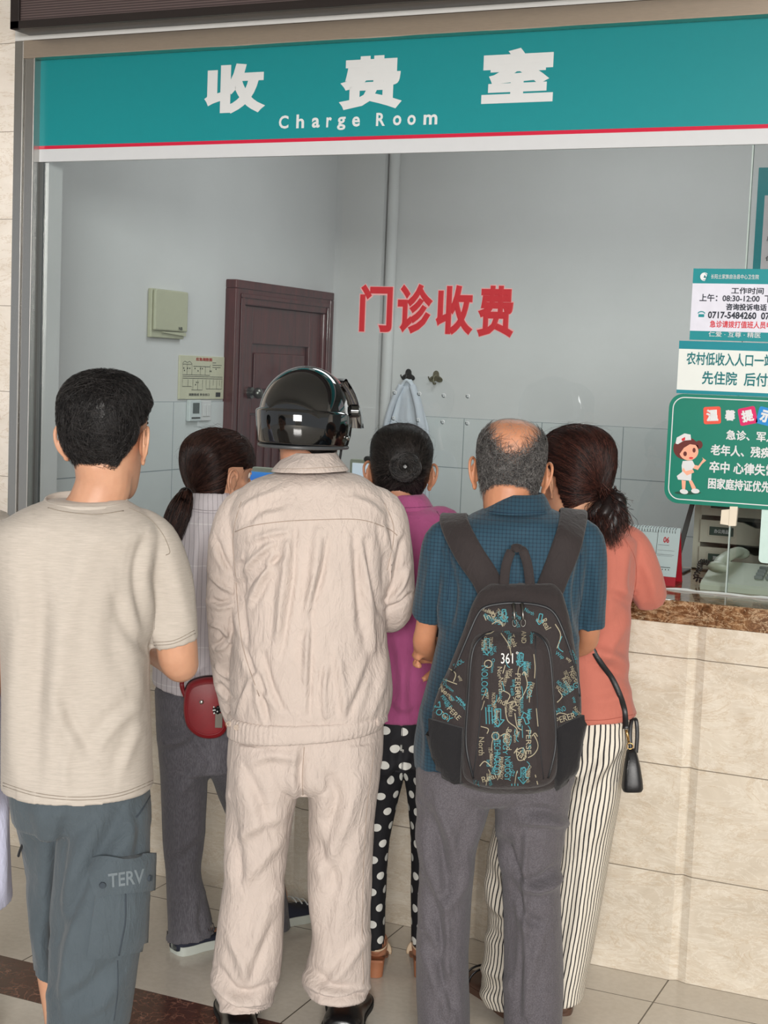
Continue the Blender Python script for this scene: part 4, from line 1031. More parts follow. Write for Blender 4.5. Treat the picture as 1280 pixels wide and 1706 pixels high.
# ------------------------------------------------------------------ people: bodies
def body_leg(p, mb, rows, foot=None, shrink=0.74, cap=0.085):
    P = []
    for r in rows:
        R = p.ring(r); c = R.mean(0); hw = np.linalg.norm(R[0]-R[len(R)//2])/2
        lim = 0.034+max(0, min(1, (c[2]-0.08)/0.75))*(cap-0.034)
        P.append([c[0], c[1], c[2], min(hw*shrink, lim)])
    P = [q for q in P if q[2] > .10]
    if foot is not None: P.append([foot[0], foot[1], 0.085, 0.032]); P.append([foot[0], foot[1], 0.045, 0.028])
    Q = smooth_path(P, 4); mb.tube(Q[:, :3], list(Q[:, 3]), 20)
def body_foot(mb, heel, toe, lift=0.0):
    h = np.array([heel[0], heel[1], 0.034+lift]); t = np.array([toe[0], toe[1], 0.022]); d = t-h
    mb.tube(smooth_path([h+d*0.08, h+d*0.25, h+d*0.55, h+d*0.8, h+d*0.93], 3), [.018]*3+[.019]*3+[.021]*3+[.016]*3+[.009], 14)
def make_body(p, torso, legs, arms, H, neck, skin, hands=(), feet=(), foots=(), vox=0.0050, ear_out=16, tsh=0.03, lsh=0.74, cap=0.085, nb=.056):
    mb = MB(); p.loft(mb, torso, sh=tsh)
    for rows, f in zip(legs, foots): body_leg(p, mb, rows, f, lsh, cap)
    for a in arms: p.limb(mb, a, n=18)
    for a in feet: body_foot(mb, *a)
    for a in hands: add_hand(mb, *a[:3], **a[3])
    add_head(mb, H); P = [H((0, -.017, -.032)), H((0, -.004, -.085)), neck]
    mb.tube(smooth_path(P, 4), [.056*H.k]*4+[.055*H.k]*3+[(.054*H.k+nb)/2, nb], 20)
    me = remesh(mb, vox, 3); me = finish_head(me, H, skin, ear_out); o = p.add('body', me, []); return o

# =================================================================== man in the grey beige T-shirt (left)
A = Person(150, 'man at far left in a light grey beige T-shirt and slate blue cargo shorts', dist=3.13)
skinA = skin_mat('tanned_skin_man', rgb(200, 154, 126)[:3])
HA = Head(A.pp(177, 735, 0.02), yaw=-24, pitch=-3, scale=1.06)
tA = [(832, 76, 208, .060), (842, 52, 226, .078), (856, 24, 248, .098), (876, -4, 268, .116), (905, -16, 272, .128), (960, -14, 262, .138), (1050, -2, 251, .142), (1150, 2, 251, .146), (1250, 2, 253, .150), ((1296, 1290), 2, 255, .158), ((1309, 1303), 2, 257, .162)]
armRA = [(240, 900, 0, 36), (266, 965, .02, 36), (290, 1050, .02, 35), (297, 1095, .03, 34), (300, 1108, .06, 29), (280, 1095, .20, 26), (255, 1085, .30, 21)]
armLA = [(-4, 905, .05, 46), (-24, 1000, .05, 38), (-26, 1120, .06, 31), (-34, 1215, .08, 24), (-44, 1280, .11, 19)]
lL = [(1300, 10, 130, .10, .07), (1360, 24, 128, .10, .10), (1440, 40, 126, .10, .13), (1540, 50, 112, .10, .15), ((1600, 1622), 55, 108, .10, .16)]
lR = [(1300, 100, 248, .11, .0), (1360, 98, 251, .118, -.015), (1440, 90, 250, .12, -.04), (1540, 82, 240, .115, -.05), (1620, 78, 228, .11, -.05), ((1706, 1694), 77, 217, .105, -.05)]
fLA = A.pp(98, 1700, .17)[:2]; fRA = A.pp(152, 1700, -.04)[:2]
handL = (A.pp(-44, 1280, .11), A.pp(-46, 1360, .15)-A.pp(-44, 1280, .11), (0.7, 0.7, 0), dict(side=-1, curl=0.5))
make_body(A, tA[2:], [lL+[(1700, 66, 128, .06, .17)], lR], [armRA, armLA], HA, A.pp(148, 868, 0.01), skinA, hands=[handL, (A.pp(255, 1085, .30), (-.8, .55, .1), (0, -.4, -.9), dict(side=1, curl=.6))],
          feet=[((fLA[0]-.02, fLA[1]-.06), (fLA[0]+.08, fLA[1]+.17)), ((fRA[0]-.02, fRA[1]-.06), (fRA[0]+.10, fRA[1]+.16))], foots=[fLA, fRA], cap=.078, nb=.068, ear_out=9)
# T-shirt
mb = MB(); A.loft(mb, tA, hem=.03); A.limb(mb, [(215, 880, 0, 40), (246, 905, 0, 50), (270, 960, .01, 49), (283, 1020, .015, 44), (292, 1070, .02, 39)], hem=.04)
A.limb(mb, [(20, 885, .03, 40), (-8, 905, .04, 50), (-26, 960, .05, 48), (-34, 1025, .05, 42)], hem=.04)
me = remesh(mb, .0052, 4)
A.folds(me, [([(250, 1085), (236, 1020), (228, 950), (240, 900)], 9, -9.6), ([(256, 1080), (240, 1075), (215, 1050), (195, 1000)], 12, -8.2), ([(160, 880), (128, 960), (112, 1060), (104, 1180)], 22, 9.6), ([(60, 900), (66, 1000), (58, 1150), (60, 1300)], 22, -9.6),
             ([(82, 930), (92, 1050), (86, 1200), (90, 1310)], 18, 8.2), ([(105, 1160), (125, 1210), (155, 1255)], 10, -8.2), ([(225, 1180), (190, 1210), (160, 1250)], 10, 6.8), ([(232, 1210), (215, 1250), (200, 1290)], 9, 5.5),
             ([(240, 1090), (250, 1140), (246, 1200)], 12, -5.5), ([(205, 960), (190, 1060), (200, 1120)], 18, -5.5), ([(30, 1050), (22, 1180), (26, 1300)], 14, 6.8), ([(285, 930), (300, 990), (315, 1040)], 14, 5.5), ([(258, 960), (268, 1010), (276, 1060)], 12, -5.5),
             ([(120, 1230), (108, 1280), (110, 1320)], 10, 5.5), ([(170, 900), (196, 905), (232, 890)], 14, 4.1)], [((14, 14, 5), 2.2), ((34, 34, 12), .8)])
def tee_mat(name, c1, c2):
    t = NT(name); t.set(Roughness=.92); t.b.inputs['Sheen Weight'].default_value = .1; t.b.inputs['Specular IOR Level'].default_value = .15
    f = t.noise(t.coords((1, 1, 14)), 36, 4, .7); t.color(t.ramp(f, [(.35, c1), (.65, c2)])); t.bump(t.noise(t.coords(), 1000, 2), .2, .0005); return t.m
M['tee'] = tee_mat('heathered_beige_jersey', rgb(176, 167, 157), rgb(189, 180, 170)); M['tee_stitch'] = plain('dark_beige_stitch', rgb(140, 130, 118), .9)
shirtA = A.add('t_shirt', me, M['tee']); bv = A.bvh(me)
R = A.ring((838, 76, 211, .072, 0.0), N=48); R[:, 2] += 0.010*np.sin(np.linspace(0, 2*PI, 48, endpoint=False)); m = MB(); m.tube(list(R)+[R[0], R[1]], [(0.0045, 0.0105)]*50, 12, False); m.build('collar_band', M['tee'], shirtA, smooth=True)
for off in (10, 5): A.seam(bv, [(5, 1318-off-4), (60, 1331-off), (130, 1338-off), (200, 1331-off), (254, 1310-off)], .0009, 'hem_stitch', M['tee_stitch'], shirtA)
for off in (10, 5): A.seam(bv, [(258-off*.2, 1080-off), (290, 1077-off), (327-off*.3, 1060-off)], .0009, 'cuff_stitch', M['tee_stitch'], shirtA)
A.seam(bv, [(215, 846), (246, 862), (270, 888), (283, 918), (276, 925)], .001, 'shoulder_seam', M['tee_stitch'], shirtA)
A.seam(bv, [(80, 846), (110, 853), (160, 857), (206, 851)], .0013, 'collar_seam', M['tee_stitch'], shirtA)
# shorts
mb = MB(); A.loft(mb, [(1280, 12, 246, .115, 0.0), (1330, 14, 251, .125), (1370, 22, 251, .125, .02)], k=3); A.loft(mb, lL, hem=.04); A.loft(mb, lR, hem=.04)
me = remesh(mb, .0052, 5)
A.folds(me, [([(200, 1350), (160, 1430), (120, 1510), (92, 1560)], 14, -12.8), ([(235, 1360), (190, 1430), (150, 1480)], 14, 9.6), ([(108, 1370), (98, 1450), (90, 1540), (84, 1640)], 10, -14.4), ([(62, 1350), (72, 1420), (66, 1500)], 12, 8.0), ([(200, 1630), (170, 1670), (130, 1690)], 12, 8.0), ([(180, 1610), (140, 1650), (105, 1670)], 12, -8.0), ([(120, 1540), (108, 1620), (106, 1690)], 10, 8.0), ([(226, 1345), (230, 1400), (226, 1430)], 8, -6.4), ([(46, 1480), (58, 1540), (70, 1600)], 10, 8.0)], [((16, 16, 7), 2.5), ((40, 40, 18), .9)])
M['slate'] = cloth('slate_blue_twill', rgb(78, 87, 93), .85, .08, crinkle=.6); M['slate_d'] = plain('slate_thread', rgb(56, 64, 72), .9)
sho = A.add('cargo_shorts', me, M['slate']); bv = A.bvh(me)
pk = A.patch(bv, (160, 1486), (252, 1474), (248, 1580), (145, 1597), 16, 16, .012, 'cargo_pocket', M['slate'], sho, bulge=.004)
fl = A.patch(bv, (157, 1434), (252, 1420), (250, 1481), (159, 1489), 16, 8, .019, 'pocket_flap', M['slate'], sho, bulge=.002)
pb = A.bvh(pk.data); fb = A.bvh(fl.data)
A.seam(pb, [(209, 1488), (209, 1530), (206, 1552), (198, 1592)], .0018, 'pleat', M['slate_d'], pk)
for q in ((171, 1475), (249, 1463)):
    pt, nn = A.surf(fb, *q, 0.0); m = MB(); m.cyl(pt-nn*.002, pt+nn*.004, .0075, .006, 16); m.build('snap', M['slate_d'], fl, smooth=True, sharp=40)
M['flap_print'] = plain('faded_grey_print', rgb(112, 121, 126), .9)
def decal(p, bvh, s, TL, TR, BR, BL, mat, name, parent, bold=0.03, off=.0012):
    V, F, a = text_geo(s, bold); TL, TR, BR, BL = map(np.array, (TL, TR, BR, BL)); m = MB(); out = []
    for u, v, w in V:
        q = BL*(1-u)*(1-v)+BR*u*(1-v)+TR*u*v+TL*(1-u)*v; out.append(p.surf(bvh, q[0], q[1], off+w*.0003)[0])
    m.add(out, F); return m.build(name, mat, parent)
decal(A, fb, 'TERV', (180, 1456), (240, 1447), (240, 1471), (181, 1479), M['flap_print'], 'lettering', fl, .02)
A.seam(bv, [(227, 1362), (236, 1350), (250, 1326)], .002, 'pocket_edge', M['slate_d'], sho); A.seam(bv, [(196, 1600), (196, 1650), (190, 1700)], .0012, 'side_seam', M['slate_d'], sho)
M['canvas_black'] = cloth('black_canvas', rgb(34, 34, 36), .8)
m = MB(); q = A.pp(44, 1392, .06); m.tube(smooth_path([q+[.01, 0, .04], q, q+[-.012, 0, -.03], q+[-.016, 0, -.045]], 4), [(.008, .003)]*13, 8); m.build('belt_end', M['canvas_black'], sho, smooth=True)
M['sneaker_grey'] = plain('grey_sneaker', rgb(110, 112, 116), .7); M['sole_white'] = plain('white_rubber_sole', rgb(214, 218, 216), .6, var=.03)
for f, dx in ((fLA, .05), (fRA, .06)): shoe_mesh(A, (f[0]-.03, f[1]-.09), (f[0]+dx+.04, f[1]+.19), .10, .085, 'sneaker', (M['sneaker_grey'], M['sole_white']))
# hair: short black crop, thin at the crown
M['hair_black'] = hair_mat('black_hair', (.004, .0035, .004, 1), (.075, .068, .066, 1), .34)
def coverA(p):
    x, y, z = p; front = sstep(.062, .045, y-(z-.03)*.35) if z > .02 else 1
    line = -.082 if y < -.055 else -.082+min(1, (y+.055)/.07)*.100     # nape, rising in front of the ear
    line = line+.036*sstep(.028, .066, abs(x)); side = sstep(line, line+.016, z)
    ear = 1-(1-sstep(.0, .012, abs(y+.004)-.016))*(1-sstep(.028, .036, z)) if abs(x) > .05 else 1
    return min(front, side, ear)
h = Hair(HA).cap(coverA, lambda V: .003+.007*np.clip((V[:, 2]+.03)/.1, 0, 1), wob=.0012, sink=-.016)
dn = lambda q: np.array([q[0]*3, (q[1]+.03)*2.5-.02, -.12 if q[2] < .1 else -.02])
h.strands(h.comb(h.roots(6500), dn, .060, 7, .0004, .16, lift_end=.007), .0006)
fr = h.roots(1000, .2); h.strands(h.comb(fr[(fr[:, 2] < .01) & (fr[:, 1] < -.058)], lambda q: np.array([q[0], -.02, -.3]), .016, 4, -.0005, .2, lift_end=.001), .0004)
h.build(A, M['hair_black'])
FOLD = 1.7
_of = Person.folds
def _f(s, me, strokes=(), noise=(), facing=-0.15): return _of(s, me, [(p, w, a*FOLD) for p, w, a in strokes], noise, facing)
Person.folds = _f
# =================================================================== man in the helmet and pale jacket (centre left)
B_ = None
Cc = Person(505, 'man in a pale cream jacket and trousers wearing the black helmet', ground=(490, 1712))
skinC = skin_mat('tanned_skin_elder', rgb(184, 134, 108)[:3])
HC = Head(Cc.pp(512, 716, 0.035), yaw=-34, pitch=-3, scale=1.0)
tC = [(786, 470, 570, .056, .02), (792, 440, 592, .074, .01), (803, 415, 616, .092), (824, 392, 642, .108), (852, 378, 656, .126), (900, 384, 655, .142), (980, 393, 646, .150), (1050, 388, 644, .154), (1120, 384, 652, .158), (1165, 384, 652, .156), (1196, 384, 642, .148)]
armLC = [(392, 855, 0, 27), (380, 950, 0, 23), (375, 1035, .0, 19), (379, 1110, .05, 17), (388, 1196, .125, 14)]
armRC = [(636, 855, 0, 28), (652, 940, .01, 24), (653, 1005, .03, 20), (645, 1026, .09, 17), (600, 1012, .155, 15)]
lLC = [(1225, 384, 515, .125), (1290, 379, 503, .128), (1340, 378, 492, .12), (1440, 376, 477, .10), (1500, 367, 474, .098), (1560, 359, 472, .10), (1620, 352, 467, .10), (1640, 351, 460, .098), (1656, 358, 457, .09), (1668, 364, 454, .085)]
lRC = [(1225, 500, 634, .125), (1290, 503, 632, .128), (1340, 514, 626, .12), (1440, 512, 622, .10), (1500, 514, 619, .098), (1560, 520, 618, .098), (1620, 507, 616, .10), (1636, 505, 616, .098), (1650, 512, 613, .09)]
fLC = Cc.pp(405, 1690, .0)[:2]; fRC = Cc.pp(568, 1670, .05)[:2]
make_body(Cc, tC[2:], [lLC, lRC], [armLC, armRC], HC, Cc.pp(516, 800, .01), skinC, hands=[(Cc.pp(388, 1200, .13), (.35, .5, -.6), (.7, -.3, 0), dict(side=-1, curl=.6)), (Cc.pp(600, 1012, .155), (-.97, .12, -.05), (0, .1, -.95), dict(side=1, curl=.6))],
          feet=[((fLC[0], fLC[1]-.04), (fLC[0]-.02, fLC[1]+.16)), ((fRC[0], fRC[1]-.04), (fRC[0]+.03, fRC[1]+.15))], foots=[fLC, fRC], tsh=.035)
M['cream_cotton'] = cloth('pale_cream_cotton', rgb(198, 184, 175), .9, .03, crinkle=.9)
M['cream_d'] = plain('cream_thread', rgb(160, 143, 130), .9)
mb = MB(); Cc.loft(mb, tC, hem=.02)
Cc.limb(mb, [(440, 836, 0, 32), (402, 853, 0, 36), (385, 900, 0, 37), (378, 960, 0, 34), (374, 1035, .0, 29), (377, 1110, .05, 26), (386, 1165, .10, 22), (393, 1196, .125, 20)], hem=.03)
Cc.limb(mb, [(590, 836, 0, 32), (636, 853, 0, 38), (648, 900, 0, 39), (655, 955, .01, 37), (655, 1005, .02, 35), (650, 1024, .06, 30), (632, 1026, .11, 25), (604, 1014, .145, 20)], hem=.03)
me = remesh(mb, .0038, 3)
jf = [  # pleats and creases of the thin cotton back
 ([(405, 940), (400, 1000), (412, 1080), (440, 1150)], 6.2, -10.3), ([(398, 965), (425, 930), (455, 905)], 5.5, 6.9), ([(410, 985), (430, 955), (470, 925)], 5.5, -6.9), ([(415, 1010), (440, 960), (455, 920)], 4.7, 5.8),
 ([(395, 1010), (405, 1060), (425, 1110), (432, 1150)], 5.5, 8.0), ([(545, 900), (538, 950), (520, 1010), (508, 1060)], 5.5, -6.9), ([(530, 885), (522, 960), (515, 1040), (512, 1130)], 7.0, 5.8), ([(520, 1020), (518, 1100), (516, 1190)], 4.7, -5.8),
 ([(480, 905), (470, 980), (465, 1060)], 7.8, 5.8), ([(492, 880), (488, 960), (478, 1030), (470, 1090)], 6.2, -5.8), ([(610, 900), (618, 960), (634, 1020)], 6.2, -6.9), ([(605, 930), (612, 1000), (622, 1080)], 7.0, 5.8), ([(590, 890), (596, 960), (600, 1050)], 7.0, -4.6),
 ([(420, 900), (450, 890), (480, 885)], 5.5, 4.6), ([(412, 870), (435, 850), (470, 842)], 6.2, -4.6), ([(400, 850), (430, 832), (465, 818)], 6.2, 4.6), ([(640, 860), (615, 840), (590, 830)], 6.2, 3.4), ([(440, 1090), (452, 1140), (470, 1180)], 5.5, -5.8),
 ([(560, 1080), (570, 1140), (575, 1195)], 7.0, 4.6), ([(420, 1130), (405, 1165), (395, 1195)], 5.5, 5.8), ([(432, 1150), (440, 1175), (446, 1200)], 4.7, -6.9), ([(620, 1100), (600, 1150), (580, 1195)], 7.0, -4.6), ([(545, 1110), (540, 1150), (542, 1195)], 4.7, 4.6), ([(640, 1090), (636, 1140), (620, 1190)], 7.8, 4.6),
 ([(360, 900), (372, 930), (385, 950)], 4.7, -6.9), ([(352, 960), (368, 975), (384, 985)], 4.7, 8.0), ([(355, 1000), (368, 1005), (384, 1000)], 3.9, -8.0), ([(352, 1040), (368, 1045), (382, 1065)], 4.7, 8.0), ([(358, 1075), (368, 1072), (380, 1062)], 3.9, -6.9), ([(360, 1110), (368, 1120), (382, 1130)], 3.9, 6.9), ([(364, 1140), (374, 1150), (386, 1165)], 3.9, -5.8),
 ([(670, 900), (660, 950), (648, 985)], 5.5, -6.9), ([(680, 950), (668, 980), (650, 1000)], 4.7, 6.9), ([(684, 990), (668, 1005), (648, 1012)], 3.9, -6.9), ([(640, 880), (650, 930), (645, 990)], 5.5, 5.8)]
Cc.folds(me, jf, [((12, 12, 5), 3.0), ((30, 30, 13), 1.6), ((70, 70, 32), .6)])
jk = Cc.add('jacket', me, M['cream_cotton']); bv = Cc.bvh(me)
# waistband with gathered edge and side tabs
wb = MB(); rows = [((1188, 1180), 381, 645, .155), ((1195, 1188), 379, 646, .160), ((1218, 1200), 378, 641, .160), ((1224, 1206), 380, 639, .156)]
Cc.loft(wb, rows, k=4, hem=.02); me = remesh(wb, .0045, 2); V = getv(me); N = getn(me); ph = np.arctan2(V[:, 1], V[:, 0]); setv(me, V+N*(0.0014*np.sin(ph*90)*(.4+vnoise(V*30)*1.2))[:, None])
wbo = Cc.add('waistband', me, M['cream_cotton'], jk); wv = Cc.bvh(me)
for q in ((395, 1212), (383, 1206), (637, 1192)):
    pt, nn = Cc.surf(wv, *q, 0.0); m = MB(); m.tube([pt-nn*.002, pt+nn*.0035], [.0075, .007], 18); m.tube(smooth_path([pt+nn*.004+np.array([.0045*math.cos(a), 0, .0045*math.sin(a)]) for a in np.linspace(0, 2*PI, 9)], 2), .0009, 6); m.build('button', plain('cream_button', rgb(196, 180, 166), .4) if 'cb' not in M else M['cb'], wbo, smooth=True, sharp=40)
Cc.patch(wv, (624, 1186), (642, 1174), (643, 1200), (628, 1208), 6, 6, .006, 'side_tab', M['cream_cotton'], wbo)
# yoke seam with puckers, shoulder seams
Cc.seam(bv, [(392, 886), (420, 876), (470, 869), (530, 866), (600, 866), (645, 880), (662, 892)], .0011, 'yoke_seam', M['cream_d'], jk)
Cc.seam(bv, [(402, 836), (392, 870), (388, 905), (392, 950)], .0010, 'armhole_seam', M['cream_d'], jk); Cc.seam(bv, [(640, 838), (655, 872), (655, 905), (645, 950)], .0010, 'armhole_seam', M['cream_d'], jk)
Cc.seam(bv, [(392, 950), (398, 1030), (408, 1090), (432, 1160)], .0009, 'side_seam', M['cream_d'], jk)
# collar: stand and turned-down fall
def collar(p, rows, mat, parent, vox=.0035, thick=.005, name='collar', noise=1.0):
    """turned-down shirt collar: rows (py_left,py_right), xl, xr, hd, yc from the fold down to the points"""
    R = p.rings(rows, 4, expo=2.0); N = len(R[0]); m = MB(); out = [r for r in R]; c = [r.mean(0) for r in R]
    inn = [cc+(r-cc)*(1-thick/np.linalg.norm(r-cc, axis=1).mean()) for r, cc in zip(R, c)]
    V, F = loft_geo(out+inn[::-1]+[out[0]], False); m.add(V, F); me = m.mesh(name)
    bm = bmesh.new(); bm.from_mesh(me); bmesh.ops.remove_doubles(bm, verts=bm.verts, dist=1e-5); bmesh.ops.recalc_face_normals(bm, faces=bm.faces); bm.to_mesh(me); bm.free()
    V = getv(me); setv(me, V+getn(me)*(noise*.001*2*vnoise(V*40))[:, None])
    return p.add(name, me, mat, parent)
co = collar(Cc, [(753, 480, 561, .066, .02), ((761, 762), 474, 566, .074, .016), ((772, 772), 462, 574, .083, .01), ((785, 783), 452, 582, .092, .006)], M['cream_cotton'], jk)
cb = Cc.bvh(co.data); Cc.seam(cb, [(462, 781), (500, 781), (540, 779), (574, 777)], .0008, 'collar_stitch', M['cream_d'], co)
# trousers
mb = MB(); Cc.loft(mb, [(1200, 386, 640, .130), (1235, 381, 638, .136), (1275, 379, 634, .134), (1295, 390, 622, .122), (1312, 425, 590, .09)], k=3); Cc.loft(mb, lLC, hem=.03); Cc.loft(mb, lRC, hem=.03)
me = remesh(mb, .0038, 3)
Cc.folds(me, [([(505, 1250), (500, 1290), (505, 1330)], 7, -9), ([(420, 1270), (450, 1258), (495, 1262)], 9, 6), ([(412, 1290), (432, 1330), (446, 1380)], 10, -7), ([(385, 1340), (395, 1420), (402, 1475)], 9, -8), ([(394, 1400), (420, 1380), (470, 1360)], 11, 6),
 ([(400, 1475), (440, 1430), (470, 1400)], 10, 5), ([(545, 1290), (560, 1330), (550, 1370)], 11, -7), ([(595, 1300), (570, 1380), (540, 1450)], 13, 6), ([(520, 1400), (545, 1440), (560, 1480)], 10, -6), ([(600, 1400), (575, 1480), (560, 1560)], 12, 5),
 ([(380, 1560), (400, 1600), (420, 1650)], 9, 6), ([(455, 1540), (430, 1600), (410, 1650)], 9, -6), ([(360, 1610), (400, 1655), (450, 1640)], 7, -8), ([(355, 1640), (395, 1668), (452, 1668)], 6, 9), ([(365, 1670), (400, 1684), (450, 1686)], 5, -9), ([(372, 1682), (420, 1680), (452, 1676)], 4, 8),
 ([(610, 1560), (575, 1610), (540, 1650)], 9, 6), ([(515, 1610), (550, 1640), (600, 1650)], 8, -7), ([(512, 1640), (560, 1655), (612, 1645)], 6, 8), ([(520, 1662), (565, 1664), (608, 1656)], 5, -7), ([(470, 1480), (440, 1520), (425, 1570)], 11, 4)], [((13, 13, 6), 3.2), ((30, 30, 14), 1.6), ((70, 70, 36), .6)])
tr = Cc.add('trousers', me, M['cream_cotton']); bv = Cc.bvh(me)
Cc.seam(bv, [(507, 1245), (505, 1275), (504, 1300), (505, 1325)], .001, 'seat_seam', M['cream_d'], tr); Cc.seam(bv, [(624, 1250), (612, 1340), (606, 1440), (604, 1560), (606, 1640)], .0009, 'side_seam', M['cream_d'], tr)
M['black_leather'] = plain('black_leather', rgb(18, 18, 20), .32, var=.1, bump=.2, coat=.2); M['black_sole'] = plain('black_rubber', rgb(14, 14, 14), .7)
shoe_mesh(Cc, (fLC[0]-.0, fLC[1]-.105), (fLC[0]-.03, fLC[1]+.17), .108, .052, 'leather_shoe', (M['black_leather'], M['black_sole']), sole=.014)
shoe_mesh(Cc, (fRC[0]-.0, fRC[1]-.11), (fRC[0]+.035, fRC[1]+.16), .118, .056, 'leather_shoe', (M['black_leather'], M['black_sole']), sole=.014)
M['hair_dark'] = hair_mat('dark_grey_hair', (.006, .005, .005, 1), (.05, .045, .042, 1))
h = Hair(HC).cap(lambda p: min(sstep(-.095, -.08, p[2]), sstep(.06, .04, p[1])), .005); h.strands(h.comb(h.roots(900), lambda q: np.array([q[0], q[1], -.12]), .03, 4), .0005); h.build(Cc, M['hair_dark'])

# helmet: glossy open-face shell, smoked visor, rear band
hel = empty('helmet', tuple(Cc.tw(HC.c)), Cc.a+math.radians(-34), "glossy black open face helmet with raised rear band on the man in the cream jacket", 'helmet')
M['gloss_black'] = plain('glossy_black_shell', rgb(10, 11, 12), .06, var=.05, coat=1.0)
sh = MB(); N = 80; rows = []
for k in range(27):
    z = -.055+(.152+.055)*(k/26); rows.append(z)
def hel_r(z, a, g=0.0):
    zz = np.clip((z-.02)/(.134+g), -1, 1); q = math.sqrt(max(0.0, 1-abs(zz)**2.25)); y = math.sin(a); x = math.cos(a)
    return np.array([x*(.108+g)*q, -.008+y*(.127+g)*q])
R = []
zs = [.153-.001*k for k in range(1)]+list(.02+.134*np.sin(np.linspace(PI/2-.06, 0, 22)))+[0.005, -.008, -.02, -.03, -.037]
for z in zs:
    ring_ = []
    for i in range(N):
        a = 2*PI*i/N
        # face opening: the front is cut higher than the back
        fr = max(0, math.sin(a)); zc = z
        lim = -.037+.10*sstep(.42, .72, fr); zc = max(z, lim); p = hel_r(zc, a); ring_.append((p[0], p[1], zc))
    R.append(np.array(ring_))
inn = [np.array([(x*.93, (y+.008)*.93-.008, z) for x, y, z in r]) for r in R[::-1]]
V, F = loft_geo(R+inn, True); sh.add(V, F); so = sh.build('shell', M['gloss_black'], hel, smooth=True, sharp=50)
bd = MB(); R = []
for z, g in ((-.039, .001), (-.037, .006), (-.031, .008), (.040, .0075), (.044, .006), (.047, .0005)):
    R.append(np.array([tuple(hel_r(z, a, g))+(z+.006*math.sin(-a)*1.0,) for a in np.linspace(PI-.05, 2*PI+.05, 50)]))
V = np.concatenate(R); n_ = 50; F = [(j*n_+i, j*n_+i+1, (j+1)*n_+i+1, (j+1)*n_+i) for j in range(5) for i in range(n_-1)]; bd.add(V, F)
bd.build('rear_band', M['gloss_black'], so, smooth=True, sharp=45)
tm = MB(); tm.tube([tuple(hel_r(-.037, a, .004))+(-.038,) for a in np.linspace(PI-.3, 2*PI+.3, 50)], .0045, 8); tm.build('edge_trim', plain('grey_rubber_trim', rgb(70, 72, 74), .35), so, smooth=True)
for sx in (-1, 1):
    a = 0.12 if sx > 0 else PI-0.12; p = hel_r(-.014, a, .009); m = MB(); q = np.array([p[0], p[1], -.014]); d_ = np.array([math.cos(a), math.sin(a), 0]); m.tube([q-d_*.004, q+d_*.002, q+d_*.0035], [.006, .006, .003], 16); m.build('rivet', steel('bright_rivet', rgb(210, 210, 208), .2), so, smooth=True, sharp=50)
    a = 0.55 if sx > 0 else PI-0.55; p = hel_r(.05, a, .008); q = np.array([p[0], p[1], .05]); d_ = np.array([math.cos(a), math.sin(a), 0]); m = MB(); m.tube([q-d_*.01, q+d_*.008, q+d_*.011], [.016, .016, .012], 22); m.build('visor_pivot', M['gloss_black'], so, smooth=True, sharp=45)
smk = NT('smoked_visor'); smk.set(Roughness=.08, Base_Color=(.03, .035, .04, 1)); smk.b.inputs['Transmission Weight'].default_value = .55; smk.b.inputs['IOR'].default_value = 1.3
vs = MB(); R = []
for k, f in enumerate(np.linspace(0, 1, 12)):
    z = .120-.105*f
    R.append(np.array([(lambda p: (p[0], p[1]+.012+.030*f*max(0, math.sin(a)), z-0.012*f*math.sin(a)))(hel_r(max(z, .02), a, .012)) for a in np.linspace(.42, PI-.42, 34)]))
inn = [r-np.array([0, .003, 0]) for r in R[::-1]]
V = np.concatenate(R+inn+[R[0]]); n_ = 34; L_ = len(R)+len(inn)+1; F = [(j*n_+i, j*n_+i+1, (j+1)*n_+i+1, (j+1)*n_+i) for j in range(L_-1) for i in range(n_-1)]; vs.add(V, F); vs.build('visor', smk.m, so, smooth=True, sharp=40)
pk_ = MB(); R = []
for f in np.linspace(0, 1, 6):
    R.append(np.array([(lambda p: (p[0]*(1+.0*f), p[1]+.008+.045*f*max(0, math.sin(a))**.7, .122+.012*math.sin(PI*f)-.016*f))(hel_r(.122, a, .006)) for a in np.linspace(.5, PI-.5, 30)]))
inn = [r-np.array([0, 0, .005]) for r in R[::-1]]
V = np.concatenate(R+inn+[R[0]]); n_ = 30; L_ = 13; F = [(j*n_+i, j*n_+i+1, (j+1)*n_+i+1, (j+1)*n_+i) for j in range(L_-1) for i in range(n_-1)]; pk_.add(V, F); pk_.build('peak', M['gloss_black'], so, smooth=True, sharp=45)
sp_ = MB(); sp_.tube(smooth_path([HC.inv(HC((.088, .02, -.04))), (.075, .03, -.075), (.04, .045, -.118), (0, .05, -.128), (-.04, .045, -.118), (-.075, .03, -.075), (-.088, .02, -.04)], 4), [(.002, .009)]*25, 8); sp_.build('chin_strap', M['canvas_black'], hel, smooth=True)
def ribbon(mb, pts, widths, thick, wax, k=5):
    """flat strap along pts; wax = width direction at each point"""
    P = smooth_path(np.column_stack([np.asarray(pts, float), np.asarray(wax, float), widths]), k); X, A_, Wd = P[:, :3], P[:, 3:6], P[:, 6]
    T = np.gradient(X, axis=0); T /= np.linalg.norm(T, axis=1)[:, None]; A_ = A_-T*np.einsum('ij,ij->i', A_, T)[:, None]; A_ /= np.linalg.norm(A_, axis=1)[:, None]; Nn = np.cross(T, A_)
    R = []
    for x, a, n, w in zip(X, A_, Nn, Wd):
        h, t = w/2, thick/2; e = min(h, t)*.8
        R.append(np.array([x+a*i+n*j for i, j in ((-h, -t+e), (-h+e, -t), (h-e, -t), (h, -t+e), (h, t-e), (h-e, t), (-h+e, t), (-h, t-e))]))
    V, F = loft_geo(R); return mb.add(V, F)
